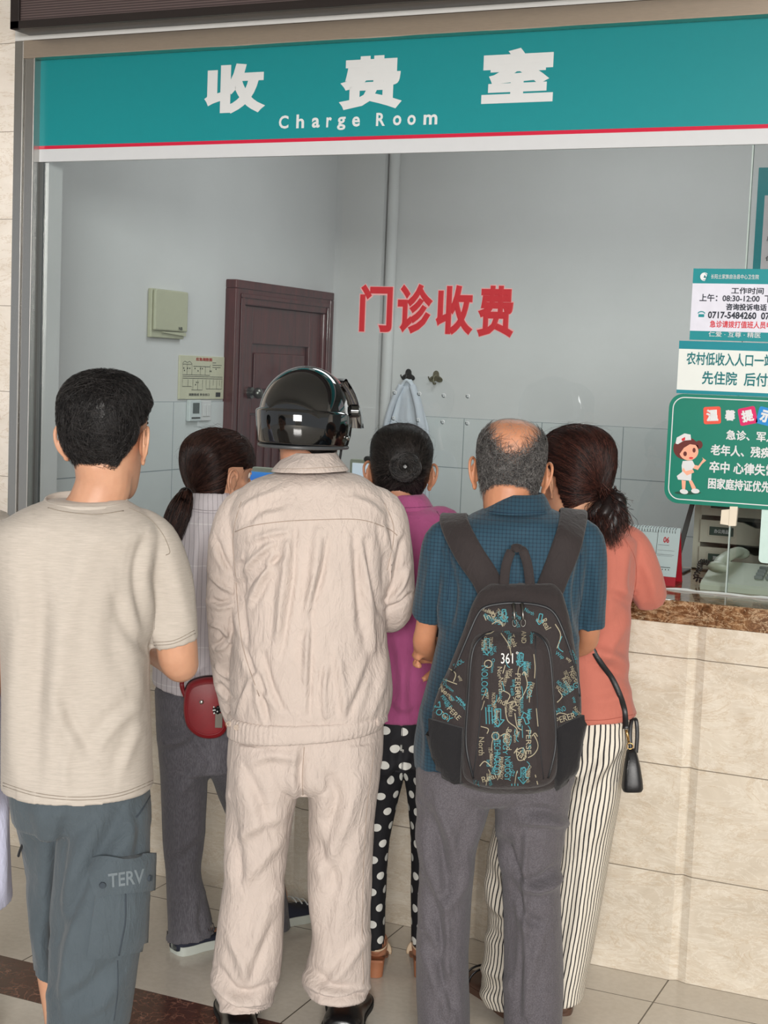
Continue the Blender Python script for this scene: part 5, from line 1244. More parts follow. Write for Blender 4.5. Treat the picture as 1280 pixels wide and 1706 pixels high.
def leg_attr(p, me, rL, rR, crotch_z):
    """angle round each trouser leg and height, stored on the mesh for woven or printed patterns"""
    V = getv(me)
    def axis(rows):
        C_ = np.array([p.ring(r).mean(0) for r in rows]); o = np.argsort(C_[:, 2]); C_ = C_[o]; return C_
    out = np.zeros((len(V), 3)); CL, CR = axis(rL), axis(rR)
    def at(Cx, z, k): return np.interp(z, Cx[:, 2], Cx[:, k])
    z = V[:, 2]; xl, xr = at(CL, z, 0), at(CR, z, 0); mid = (xl+xr)/2; left = V[:, 0] < mid
    cx = np.where(left, xl, xr); cy = np.where(left, at(CL, z, 1), at(CR, z, 1))
    def semi(rows):
        q = sorted([(p.ring(r).mean(0)[2], np.ptp(p.ring(r)[:, 0])/2, r[3]) for r in rows]); q = np.array(q); return np.interp(z, q[:, 0], q[:, 1]), np.interp(z, q[:, 0], q[:, 2])
    (aL, bL), (aR, bR) = semi(rL), semi(rR); a_ = np.where(left, aL, aR); b_ = np.where(left, bL, bR)
    th = np.arctan2((V[:, 0]-cx)/a_, -(V[:, 1]-cy)/b_); K = 24; arc = np.zeros(len(V)); full = np.zeros(len(V))
    for k in range(K):      # length along the cloth from the back of the leg
        t = th*(k+.5)/K; arc += np.sqrt((a_*np.cos(t))**2+(b_*np.sin(t))**2)*th/K; t = PI*(k+.5)/K; full += np.sqrt((a_*np.cos(t))**2+(b_*np.sin(t))**2)*PI/K
    out[:, 0] = arc/(2*full); out[:, 1] = z; out[:, 2] = arc
    at_ = me.attributes.new('weave', 'FLOAT_VECTOR', 'POINT'); at_.data.foreach_set('vector', out.ravel())

# =================================================================== woman with the bun, magenta shirt (behind, centre)
D = Person(668, 'woman with black hair in a bun, magenta shirt and black polka dot trousers', ground=(650, 1622))
skinD = skin_mat('brown_skin_elder', rgb(178, 128, 100)[:3])
HD = Head(D.pp(668, 790, .03), yaw=-3, pitch=-8, scale=.96)
tD = [(838, 645, 705, .056, .01), (846, 622, 728, .075, .005), (858, 604, 750, .095), (885, 596, 757, .115), (930, 600, 760, .125), (1000, 606, 752, .13), (1100, 608, 742, .132), (1160, 604, 738, .138), (1189, 603, 738, .14)]
armLD = [(614, 878, 0, 26), (604, 950, .04, 21), (612, 985, .08, 18), (625, 935, .25, 14)]; armRD = [(740, 878, 0, 26), (752, 950, .04, 21), (750, 985, .08, 18), (735, 935, .25, 14)]
lLD = [(1200, 604, 675, .115), (1270, 600, 674, .12), (1340, 601, 662, .085), (1400, 602, 650, .075), (1500, 604, 643, .065), (1560, 606, 643, .06), ((1573, 1569), 607, 645, .06)]
lRD = [(1200, 665, 738, .115), (1270, 672, 738, .12), (1340, 680, 736, .085), (1400, 684, 734, .075), (1500, 685, 728, .065), (1560, 684, 724, .06), (1567, 683, 724, .06)]
fLD = D.pp(626, 1600, .02)[:2]; fRD = D.pp(704, 1590, .03)[:2]
make_body(D, tD[2:], [lLD, lRD], [armLD, armRD], HD, D.pp(672, 855, .0), skinD, hands=[(D.pp(625, 935, .25), (.6, .7, 0), (0, 0, -1), dict(side=-1)), (D.pp(735, 935, .25), (-.6, .7, 0), (0, 0, -1), dict(side=1))], feet=[((fLD[0], fLD[1]-.05), (fLD[0], fLD[1]+.15), .048), ((fRD[0], fRD[1]-.05), (fRD[0], fRD[1]+.15), .048)], foots=[fLD, fRD], tsh=.03)
M['magenta'] = cloth('magenta_linen', rgb(164, 82, 126), .9, .06, crinkle=.5); M['magenta_d'] = plain('dark_magenta_thread', rgb(104, 38, 80), .9)
mb = MB(); D.loft(mb, tD, hem=.02)
for s_, a in ((-1, armLD), (1, armRD)): D.limb(mb, [(a[0][0]-s_*24, 868, 0, 26), (a[0][0], 880, 0, 34), (a[1][0], a[1][1], .04, 31), (a[2][0], a[2][1]+4, .08, 26), (a[3][0]-s_*2, a[3][1]+4, .2, 21)], hem=.02)
me = remesh(mb, .005, 4); D.folds(me, [([(700, 880), (694, 960), (690, 1050)], 10, 5), ([(740, 900), (725, 960), (715, 1040)], 10, -5), ([(660, 1060), (672, 1130), (668, 1200)], 9, 5), ([(690, 1090), (684, 1150), (690, 1200)], 8, -4), ([(656, 1170), (672, 1180), (690, 1176)], 6, 4)], [((14, 14, 6), 2.6), ((34, 34, 15), 1.2)])
sd = D.add('shirt', me, M['magenta']); bv = D.bvh(me)
co = collar(D, [(822, 652, 703, .058, .015), (825, 648, 709, .064, .012), (834, 640, 716, .073, .008), ((848, 848), 630, 724, .083, .004)], M['magenta'], sd)
D.seam(D.bvh(co.data), [(640, 844), (676, 846), (718, 844)], .0009, 'collar_stitch', M['magenta_d'], co); D.seam(bv, [(728, 852), (742, 880), (740, 920), (728, 960)], .0009, 'armhole_seam', M['magenta_d'], sd)
def dots_mat():
    t = NT('black_white_polka_dots'); t.set(Roughness=.8); at = t.add('ShaderNodeAttribute', attribute_name='weave'); sp = t.add('ShaderNodeSeparateXYZ'); t.link(at.outputs['Vector'], sp.inputs[0])
    sx = t.math('MULTIPLY', sp.outputs[2], 19.0); sy = t.math('MULTIPLY', sp.outputs[1], 22.0)
    row = t.math('FLOOR', sy); odd = t.math('MULTIPLY', t.math('MODULO', row, 2.0), .5); jx = t.math('MULTIPLY', t.math('SINE', t.math('MULTIPLY', row, 12.9)), .12)
    a = t.math('SUBTRACT', t.math('FRACT', t.math('ADD', t.math('ADD', sx, odd), t.math('ADD', jx, 10.0))), .5); b = t.math('SUBTRACT', t.math('FRACT', sy), .5)
    d = t.math('ADD', t.math('POWER', t.math('MULTIPLY', a, .96), 2.0), t.math('POWER', t.math('MULTIPLY', b, 1.05), 2.0)); k = t.math('LESS_THAN', d, .062)
    t.color(t.mix(k, rgb(20, 20, 26), rgb(226, 226, 220))); t.bump(t.noise(t.coords((1, 1, .5)), 40, 4), .5, .004); return t.m
mb = MB(); D.loft(mb, [(1180, 608, 734, .118), (1230, 602, 738, .124), (1268, 601, 738, .122)], k=3); D.loft(mb, lLD, hem=.02); D.loft(mb, lRD, hem=.02)
me = remesh(mb, .005, 4); D.folds(me, [([(668, 1240), (666, 1270), (655, 1300)], 8, -6), ([(640, 1290), (655, 1280), (672, 1265)], 7, 5), ([(690, 1260), (684, 1300), (690, 1350)], 7, -5)], [((18, 18, 9), 2.2)]); leg_attr(D, me, lLD, lRD, 0)
D.add('polka_dot_trousers', me, dots_mat())
M['tan_leather'] = plain('tan_leather', rgb(166, 108, 76), .5, var=.08)
M['cream_strap'] = plain('cream_strap', rgb(214, 190, 160), .5)
for f in (fLD, fRD):
    so_ = MB(); ol = [(0, .020), (.03, .026), (.09, .024), (.15, .034), (.2, .034), (.235, .012)]; P = smooth_path(ol, 3); pl_ = [(f[0]+b, f[1]-.062+a) for a, b in P]+[(f[0]-b, f[1]-.062+a) for a, b in P[::-1]]
    R = [np.array([(x, y, .046-.042*max(0, min(1, (y-f[1]+.03)/.11))+dz) for x, y in pl_]) for dz in (0, .006)]; V, F = loft_geo(R); so_.add(V, F); sole = so_.build('sandal', M['tan_leather'], D.root, smooth=True, sharp=40)
    m = MB(); m.tube([(f[0], f[1]-.040, .0005), (f[0], f[1]-.038, .048)], [(.021, .019), (.025, .023)], 20); m.build('heel_block', M['tan_leather'], sole, smooth=True, sharp=40)
    m = MB(); q = [(f[0]+.030*math.cos(a), f[1]-.018+.040*math.sin(a), .085+.008*math.sin(a)) for a in np.linspace(-PI, PI, 26)]; m.tube(q, [(.0012, .0028)]*26, 8, False); m.build('ankle_strap', M['cream_strap'], sole, smooth=True)
    m = MB(); q = [(f[0]+.034*math.cos(a), f[1]+.11, .010+.032*math.sin(a)) for a in np.linspace(-.2, PI+.2, 16)]; m.tube(q, [(.010, .002)]*16, 8); m.build('toe_strap', M['cream_strap'], sole, smooth=True)
M['hair_brownblack'] = hair_mat('black_brown_hair', (.003, .0025, .0025, 1), (.06, .05, .045, 1), .33)
def cover_up(p):
    x, y, z = p; line = -.072 if y < -.03 else -.072+min(1, (y+.03)/.05)*.10; f = sstep(.072, .060, y-(z-.05)*.25); return min(f, sstep(line, line+.012, z))
h = Hair(HD).cap(cover_up, lambda V: .010+.004*np.clip(V[:, 2]/.1, 0, 1), wob=.0012); bun = np.array([.018, -.106, .012])
h.strands(h.comb(h.roots(3800), lambda q: (bun-q)+np.array([0, -.01, 0]), .11, 8, .0006, .02, lift_end=.002), .0007)
m = MB(); m.ball(tuple(bun+[0, -.004, 0]), (.034, .013, .032), 28, 18); h.addg(np.array(m.v), m.f)
P = []
for i in range(1500):   # loose coil: strands winding round a soft ring with a dimple in the middle
    ph = RNG.uniform(-.6, PI+.6); rr = .0155*math.sqrt(RNG.uniform(.35, 1.0)); a = RNG.uniform(0, 2*PI)+np.linspace(0, RNG.uniform(1.2, 2.6), 12); R0 = .0245+rr*np.cos(ph+np.linspace(0, .5, 12))+.002*np.sin(a*2+i)
    if i % 4 == 0: R0 = R0*.38+.002
    P.append(np.stack([bun[0]+R0*np.cos(a)*1.08, bun[1]-.012-rr*np.sin(ph)*1.25+.003*np.sin(a), bun[2]+R0*np.sin(a)], 1)+RNG.normal(0, .0007, (12, 3)))
h.strands(np.array(P), .0008)
fl_ = h.roots(60); h.strands(h.comb(fl_, lambda q: np.array([q[0]*8, -.2, .3]), .05, 6, .002, .8, lift_end=.012), .0004)
h.build(D, M['hair_brownblack'])

# =================================================================== woman with the ponytail (behind, left)
Bw = Person(340, 'woman with a dark brown ponytail, white striped blouse and grey trousers', ground=(328, 1578))
skinB = skin_mat('skin_woman', rgb(200, 152, 124)[:3])
HB = Head(Bw.pp(362, 797, .03), yaw=-54, pitch=-2, scale=.98)
tB = [(838, 318, 384, .056, .01), (848, 304, 404, .074), (868, 288, 425, .092), (900, 276, 436, .108), (950, 268, 432, .118), (1020, 260, 425, .124), (1090, 256, 420, .128), ((1125, 1145), 254, 420, .132), ((1136, 1164), 254, 422, .134)]
armLB = [(292, 890, .02, 24), (282, 960, .06, 20), (292, 990, .12, 17), (330, 930, .24, 14)]; armRB = [(420, 890, 0, 25), (428, 970, .02, 20), (428, 1000, .06, 18), (412, 930, .14, 14)]
lLB = [(1150, 258, 352, .115), (1230, 262, 350, .12), (1280, 266, 347, .11), (1340, 268, 344, .095), (1400, 270, 341, .085), (1450, 275, 335, .08), (1500, 277, 347, .08), (1540, 279, 356, .082), ((1562, 1548), 276, 360, .084)]
lRB = [(1150, 320, 418, .115, .0), (1230, 325, 420, .12, .0), (1290, 350, 432, .11, .06), (1350, 375, 448, .095, .11), (1420, 402, 466, .085, .15), (1500, 430, 480, .075, .17), (1545, 438, 486, .078, .18), (1577, 438, 490, .082, .18)]
fLB = Bw.pp(308, 1560, -.03)[:2]; fRB = Bw.pp(459, 1560, .18)[:2]
make_body(Bw, tB[2:], [lLB, lRB], [armLB, armRB], HB, Bw.pp(348, 858, .0), skinB, hands=[(Bw.pp(330, 930, .24), (.9, .2, 0), (0, 0, -1), dict(side=-1)), (Bw.pp(412, 930, .14), (-.2, .8, 0), (0, 0, -1), dict(side=1))],
          feet=[((fLB[0]-.02, fLB[1]-.02), (fLB[0]+.11, fLB[1]+.09)), ((fRB[0]-.03, fRB[1]-.03), (fRB[0]+.09, fRB[1]+.07))], foots=[fLB, fRB], tsh=.03, ear_out=-2)
def stripe_cloth(name, base, line, period, width, ax=0, rough=.9):
    t = NT(name); t.set(Roughness=rough); tc = t.add('ShaderNodeTexCoord'); sp = t.add('ShaderNodeSeparateXYZ'); t.link(tc.outputs['Object'], sp.inputs[0])
    n = t.noise(t.coords((1, 1, .6)), 6, 2); a = t.math('ADD', sp.outputs[ax], t.math('MULTIPLY', n, .03)); a = t.math('FRACT', t.math('ADD', t.math('DIVIDE', a, period), 50.0)); k = t.math('LESS_THAN', a, width)
    b = t.math('FRACT', t.math('ADD', t.math('DIVIDE', sp.outputs[2], .11), 20.0)); k2 = t.math('MULTIPLY', t.math('LESS_THAN', b, .03), .5)
    t.color(t.mix(t.math('MULTIPLY', k, .8), t.mix(k2, base, rgb(232, 230, 230)), line)); t.bump(t.noise(t.coords((1, 1, .5)), 30, 5, .6, 1.5), .6, .004); return t.m
M['blouse'] = stripe_cloth('white_blouse_grey_stripes', rgb(204, 198, 202), rgb(150, 144, 150), .0125, .12); M['grey_thread'] = plain('grey_thread', rgb(140, 134, 138), .9)
mb = MB(); Bw.loft(mb, tB, hem=.02)
for s_, a in ((-1, armLB), (1, armRB)): Bw.limb(mb, [(a[0][0]-s_*22, 872, a[0][2], 24), (a[0][0], 888, a[0][2], 31), (a[1][0], a[1][1], a[1][2], 28), (a[2][0], a[2][1]+3, a[2][2], 24), (a[3][0]-s_*2, a[3][1]+3, a[3][2]-.03, 20)], hem=.02)
me = remesh(mb, .005, 4); Bw.folds(me, [([(330, 880), (322, 980), (318, 1080)], 9, 5), ([(300, 900), (296, 1000), (290, 1100)], 9, -5), ([(345, 900), (338, 1000), (335, 1100)], 8, -4), ([(300, 1100), (320, 1120), (340, 1110)], 7, 4)], [((14, 14, 6), 2.4), ((34, 34, 15), 1.1)])
sb_ = Bw.add('blouse', me, M['blouse'])
co = collar(Bw, [(818, 324, 384, .058, .014), (822, 318, 390, .065, .012), (834, 310, 398, .075, .008), ((848, 852), 303, 404, .085, .004)], M['blouse'], sb_)
Bw.seam(Bw.bvh(co.data), [(312, 846), (350, 851), (392, 846)], .0009, 'collar_stitch', M['grey_thread'], co)
M['grey_slub'] = cloth('grey_slub_suiting', rgb(86, 84, 90), .85, .05, heather=.35, streak=(3.2, 3.2, .35), col2=rgb(140, 138, 144), crinkle=.4)
mb = MB(); Bw.loft(mb, [(1140, 260, 416, .124), (1200, 262, 418, .128), (1250, 264, 420, .126), (1275, 266, 420, .12)], k=3); Bw.loft(mb, lLB, hem=.03); Bw.loft(mb, lRB, hem=.03)
me = remesh(mb, .005, 4); Bw.folds(me, [([(270, 1210), (290, 1220), (310, 1212)], 7, -6), ([(268, 1235), (290, 1238), (320, 1222)], 7, 6), ([(310, 1190), (330, 1240), (350, 1270)], 8, -6), ([(345, 1260), (325, 1290), (300, 1320)], 9, 5), ([(338, 1400), (315, 1420), (285, 1440)], 9, -4), ([(300, 1300), (298, 1400), (304, 1500)], 9, 4), ([(340, 1500), (335, 1530), (338, 1556)], 7, -5)], [((16, 16, 7), 2.4), ((36, 36, 16), 1.0)])
tb_ = Bw.add('trousers', me, M['grey_slub'])
M['navy_canvas'] = plain('navy_canvas', rgb(34, 38, 54), .8, var=.1); M['sole_grey'] = plain('pale_green_grey_sole', rgb(196, 202, 194), .6, var=.03)
o_ = shoe_mesh(Bw, (fLB[0]-.030, fLB[1]-.016), (fLB[0]+.15, fLB[1]+.10), .084, .055, 'canvas_shoe', (M['navy_canvas'], M['sole_grey']), sole=.026)
o_ = shoe_mesh(Bw, (fRB[0]-.055, fRB[1]-.045), (fRB[0]+.125, fRB[1]+.075), .092, .075, 'canvas_shoe', (M['navy_canvas'], M['sole_grey']), sole=.026)
for k in range(3):
    m = MB(); c_ = np.array([fRB[0]+.045+k*.018, fRB[1]+.022+k*.012, .070-k*.008]); m.tube(smooth_path([c_+[-.016, .022, -.006], c_+[0, 0, .004], c_+[.014, -.022, -.006]], 4), .0022, 6); m.build('shoelace', M['sole_white'], o_, smooth=True)
M['hair_darkbrown'] = hair_mat('dark_brown_hair', (.008, .0035, .003, 1), (.11, .046, .032, 1), .36)
def coverB(p):
    x, y, z = p; line = -.060 if y < -.02 else -.060+min(1, (y+.02)/.035)*.085; f = sstep(.100, .090, y-(z-.03)*.1) if z > .035 else sstep(.05, .04, y)
    ear = 1
    if abs(x) > .045: ear = 1-(1-sstep(.024, .034, abs(y-.010)))*(1-sstep(.034, .044, z))
    return min(f, sstep(line, line+.012, z), ear)
h = Hair(HB).cap(coverB, lambda V: .010+.005*np.clip(V[:, 2]/.1, 0, 1), wob=.0012); tie = np.array([0, -.105, -.045])
h.strands(h.comb(h.roots(4200), lambda q: (tie-q), .10, 8, .0006, .006, lift_end=.002), .0007)
rb = h.roots(900); rb = rb[(rb[:, 1] > .03) & (rb[:, 2] > .04)]
h.strands(h.comb(rb, lambda q: np.array([q[0]*4, .12, -.18]), .075, 7, .001, .12, lift_end=.006), .0006)
T0 = HB(tie); P0 = Bw.pp(300, 848, -.10); P1 = Bw.pp(287, 878, -.115); P2 = Bw.pp(282, 905, -.115)
cl = smooth_path([T0, Bw.pp(307, 830, -.088), Bw.pp(296, 858, -.10), Bw.pp(285, 888, -.11), Bw.pp(280, 908, -.11)], 5); n_ = 1500; L_ = len(cl); rad = np.interp(np.linspace(0, 1, L_), [0, .12, .45, .8, 1], [.017, .017, .032, .030, .012]); P = np.zeros((n_, L_, 3)); T, U, Wv = frames(cl)
for i in range(n_):
    a = RNG.uniform(0, 2*PI); q = math.sqrt(RNG.uniform(.0, 1.0)); w = RNG.normal(0, .12); P[i] = cl+(U*math.cos(a)+Wv*math.sin(a))*(rad*q)[:, None]*(1+w*np.linspace(0, 1, L_))[:, None]+RNG.normal(0, .0008, (L_, 3))
P[:, -1] += RNG.normal(0, .006, (n_, 3)); h.strands(P, .0009, world=True)
m = MB(); m.tube(cl, list(rad*.85), 14); h.addg(np.array(m.v), m.f, True)
fl_ = h.roots(80); fl_ = fl_[fl_[:, 2] > .05]; h.strands(h.comb(fl_, lambda q: np.array([q[0]*8, -.3, .1]), .06, 6, .002, .8, lift_end=.014), .0004)
ho = h.build(Bw, M['hair_darkbrown'])
m = MB(); q = cl[1]; m.tube([cl[0], cl[1], cl[2]], [.017, .020, .019], 14); m.build('hair_tie', M['canvas_black'], ho, smooth=True)
# red pouch hanging at her hip
rbag = empty('red_pouch', tuple(Bw.tw(Bw.pp(342, 1228, -.165))), Bw.a, 'small dark red rounded shoulder pouch behind the cream jacket sleeve', 'bag')
M['red_leather'] = plain('dark_red_leather', rgb(128, 18, 28), .45, var=.08, bump=.15)
def rbag_pt(px, py, dy=-.165): return Bw.pp(px, py, dy)-Bw.pp(342, 1228, -.165)
ol = [(308, 1150), (316, 1136), (334, 1129), (356, 1127), (372, 1132), (379, 1148), (380, 1185), (378, 1212), (366, 1225), (345, 1228), (326, 1222), (311, 1206), (306, 1180)]
ol = smooth_path(ol+[ol[0]], 4)[:-1]; c0 = np.mean([rbag_pt(x, y) for x, y in ol], 0); R = []
for f, yy in ((.80, -.032), (.93, -.029), (.985, -.022), (1.0, -.012), (1.0, .012), (.985, .022), (.93, .029), (.8, .032)): R.append(np.array([c0+(rbag_pt(x, y)-c0)*np.array([f, 1, f])+np.array([0, yy, 0]) for x, y in ol]))
m = MB(); V, F = loft_geo(R); m.add(V, F); ob = m.build('pouch', M['red_leather'], rbag, smooth=True, sharp=60)
m = MB(); q = [c0+(rbag_pt(x, y)-c0)*.84+np.array([0, -.032, 0]) for x, y in ol]; m.tube(q+[q[0]], .0016, 6, False); m.build('front_piping', M['red_leather'], ob, smooth=True)
m = MB(); q = [c0+(rbag_pt(x, y)-c0)*1.0+np.array([0, 0, 0]) for x, y in ol[:28]]; m.tube(q, [(.004, .0025)]*len(q), 6); m.build('zip', M['canvas_black'], ob, smooth=True)
m = MB(); q = rbag_pt(336, 1165)+np.array([0, -.033, 0]); m.ball(tuple(q), (.0065, .004, .0065)); m.build('stud', steel('silver_stud', rgb(214, 212, 206), .2), ob, smooth=True)
m = MB(); m.tube(smooth_path([rbag_pt(310, 1162), rbag_pt(305, 1150), rbag_pt(303, 1138), rbag_pt(308, 1128, -.14), rbag_pt(320, 1110, -.05)], 5), [(.0025, .006)]*21, 8); m.tube(smooth_path([rbag_pt(376, 1140), rbag_pt(372, 1060, -.14), rbag_pt(368, 960, -.14), rbag_pt(366, 880, -.11)], 5), [(.006, .0025)]*16, 8)
m.build('strap', M['red_leather'], rbag, smooth=True)
M['charm'] = plain('charm_black', rgb(24, 22, 24), .5)
ch = MB(); c1 = rbag_pt(362, 1177)+np.array([0, -.036, 0])
for k in range(9): ch.ball(tuple(c1+np.array([RNG.uniform(-.009, .009), RNG.uniform(-.004, .002), RNG.uniform(-.009, .009)])), .0055, 10, 6)
cho = ch.build('charm', M['charm'], rbag, smooth=True)
for k in range(7):
    m = MB(); q = c1+np.array([RNG.uniform(-.011, .011), -.0095, RNG.uniform(-.011, .011)]); m.ball(tuple(q), .0022, 8, 6); m.build('bead', M['sole_white'], cho, smooth=True)
m = MB(); m.box(tuple(rbag_pt(358, 1207)+[0, -.038, 0]), tuple(rbag_pt(371, 1183)+[0, -.035, 0]), .001); m.build('tag', plain('grey_green_tag', rgb(112, 106, 96), .6), rbag)
# =================================================================== woman in the coral T-shirt (behind, right)
F_ = Person(935, 'woman in a coral T-shirt and black striped white trousers leaning on the counter', ground=(918, 1690))
skinF = skin_mat('light_skin_woman', rgb(208, 160, 130)[:3])
HF = Head(F_.pp(960, 803, .03), yaw=38, pitch=-10, scale=.98)
tF = [(868, 925, 1018, .058, .01), (878, 912, 1034, .078), (890, 897, 1052, .098), (912, 886, 1064, .112), (960, 880, 1062, .122), (1010, 879, 1053, .126), (1060, 878, 1049, .13), (1120, 877, 1048, .134), (1165, 875, 1055, .138), (1188, 873, 1062, .142)]
armLF = [(900, 912, .02, 25), (892, 975, .07, 20), (892, 990, .12, 17), (930, 960, .26, 13)]; armRF = [(1046, 908, .02, 27), (1072, 955, .07, 24), (1091, 986, .11, 20), (1080, 985, .2, 16), (1040, 975, .27, 13)]
lLF = [(1190, 868, 960, .125), (1250, 860, 952, .125), (1300, 846, 942, .115), (1373, 823, 926, .105), (1440, 809, 908, .10), (1520, 812, 902, .098), (1570, 808, 898, .10), (1620, 802, 894, .10), (1645, 800, 893, .10), (1662, 808, 892, .10)]
lRF = [(1190, 945, 1056, .125), (1250, 950, 1042, .125), (1320, 930, 1034, .115), (1414, 922, 1018, .105), (1497, 912, 1004, .10), (1580, 902, 988, .10), (1625, 896, 978, .10), (1655, 894, 973, .10)]
fLF = F_.pp(848, 1680, .03)[:2]; fRF = F_.pp(936, 1676, .03)[:2]
make_body(F_, tF[2:], [lLF, lRF], [armLF, armRF], HF, F_.pp(975, 885, .0), skinF, hands=[(F_.pp(930, 960, .26), (.9, .1, 0), (0, 0, -1), dict(side=-1)), (F_.pp(1040, 975, .27), (-.95, .1, 0), (0, 0, -1), dict(side=1))],
          feet=[((fLF[0]+.01, fLF[1]-.05), (fLF[0]-.07, fLF[1]+.15)), ((fRF[0], fRF[1]-.05), (fRF[0]+.02, fRF[1]+.16))], foots=[fLF, fRF], tsh=.03)
M['coral'] = cloth('coral_jersey', rgb(186, 110, 95), .92, .04, crinkle=.35); M['coral_d'] = plain('coral_thread', rgb(160, 84, 70), .9)
mb = MB(); F_.loft(mb, tF, hem=.02)
F_.limb(mb, [(925, 895, 0, 26), (902, 910, .02, 33), (894, 965, .06, 30), (892, 1008, .11, 27)], hem=.03)
F_.limb(mb, [(1018, 895, 0, 27), (1046, 910, .02, 34), (1064, 945, .05, 34), (1078, 980, .085, 31), (1084, 996, .11, 27)], hem=.03)
me = remesh(mb, .005, 4); F_.folds(me, [([(1052, 1010), (1040, 1000), (1020, 990)], 8, -6), ([(1050, 1030), (1030, 1060), (1005, 1100)], 10, 5), ([(1046, 1130), (1020, 1115), (990, 1105)], 9, -6), ([(1040, 1100), (1010, 1090), (980, 1080)], 9, 5), ([(1060, 920), (1056, 960), (1054, 1000)], 9, -5), ([(1050, 1150), (1020, 1165), (990, 1170)], 10, 4), ([(1010, 900), (1020, 960), (1015, 1020)], 11, 3), ([(1075, 940), (1085, 970), (1090, 1000)], 8, 4)], [((14, 14, 6), 2.4), ((34, 34, 15), 1.0)])
sf = F_.add('t_shirt', me, M['coral']); bv = F_.bvh(me)
F_.seam(bv, [(1040, 896), (1058, 930), (1060, 970), (1052, 1008)], .0009, 'armhole_seam', M['coral_d'], sf); F_.seam(bv, [(975, 1200), (1010, 1199), (1058, 1190)], .0009, 'hem_stitch', M['coral_d'], sf)
R = F_.ring((872, 922, 1020, .064, .006), N=40); m = MB(); m.tube(list(R)+[R[0]], [(.005, .011)]*41, 10, False); m.build('collar_band', M['coral'], sf, smooth=True)
def stripe_leg():
    t = NT('white_black_striped_cotton'); t.set(Roughness=.85); at = t.add('ShaderNodeAttribute', attribute_name='weave'); sp = t.add('ShaderNodeSeparateXYZ'); t.link(at.outputs['Vector'], sp.inputs[0])
    n = t.noise(t.coords((1, 1, .7)), 9, 3); a = t.math('ADD', t.math('MULTIPLY', sp.outputs[0], 52.0), t.math('MULTIPLY', n, 1.1)); a = t.math('FRACT', t.math('ADD', a, 100.0))
    k = t.math('LESS_THAN', t.math('ABSOLUTE', t.math('SUBTRACT', a, .5)), .155); t.color(t.mix(k, rgb(222, 214, 200), rgb(34, 32, 36))); t.bump(t.noise(t.coords((1, 1, .5)), 34, 5, .6, 1.5), .6, .004); return t.m
mb = MB(); F_.loft(mb, [(1170, 876, 1052, .13), (1215, 870, 1052, .134), (1250, 864, 1042, .13), (1275, 880, 1020, .12)], k=3); F_.loft(mb, lLF, hem=.03); F_.loft(mb, lRF, hem=.03)
me = remesh(mb, .005, 4); F_.folds(me, [([(1035, 1230), (1010, 1270), (970, 1300)], 10, 6), ([(1030, 1260), (1000, 1310), (960, 1340)], 10, -6), ([(1020, 1320), (995, 1380), (965, 1420)], 11, 5), ([(812, 1440), (830, 1480), (850, 1500)], 9, -7), ([(815, 1500), (835, 1520), (855, 1525)], 8, 7), ([(812, 1540), (830, 1560), (850, 1555)], 8, -6), ([(800, 1610), (830, 1625), (860, 1620)], 9, 6), ([(798, 1640), (825, 1650), (860, 1645)], 7, -6), ([(975, 1440), (965, 1520), (950, 1600)], 10, 5)], [((15, 15, 7), 2.8), ((34, 34, 16), 1.0)]); leg_attr(F_, me, lLF, lRF, 0)
F_.add('striped_trousers', me, stripe_leg())
M['brown_leather'] = plain('brown_leather', rgb(86, 62, 50), .5, var=.08)
o_ = shoe_mesh(F_, (fLF[0]+.03, fLF[1]-.075), (fLF[0]-.115, fLF[1]+.16), .09, .05, 'slip_on_shoe', (M['brown_leather'], M['brown_leather']), sole=.018)
for q in (.10, .125):
    m = MB(); c_ = np.array([fLF[0]-.02-q*.5, fLF[1]+q*.75, 0]); m.tube([c_+[.045*math.cos(a)*.9, .045*math.cos(a)*.45, .03+.035*math.sin(a)] for a in np.linspace(0, PI, 14)], [(.004, .0025)]*14, 8); m.build('foot_strap', M['black_leather'], o_, smooth=True)
shoe_mesh(F_, (fRF[0]-.012, fRF[1]-.035), (fRF[0]+.01, fRF[1]+.20), .082, .045, 'slip_on_shoe', (M['brown_leather'], M['brown_leather']), sole=.018)
M['hair_auburn'] = hair_mat('dark_auburn_hair', (.007, .003, .003, 1), (.13, .042, .028, 1), .42)
def coverF(p):
    x, y, z = p; line = -.075 if y < -.02 else -.075+min(1, (y+.02)/.04)*.08; f = sstep(.085, .074, y-(z-.04)*.2) if z > .03 else sstep(.045, .035, y)
    ear = 1
    if abs(x) > .045: ear = 1-(1-sstep(.010, .018, abs(y+.002)))*(1-sstep(.012, .022, z))
    return min(f, sstep(line, line+.014, z), ear)
h = Hair(HF).cap(coverF, lambda V: .012+.008*np.clip(V[:, 2]/.1, 0, 1), wob=.0014); tie = np.array([.012, -.115, -.045])
h.strands(h.comb(h.roots(4600), lambda q: (tie-q), .115, 9, .0006, .010, lift_end=.003), .0007)
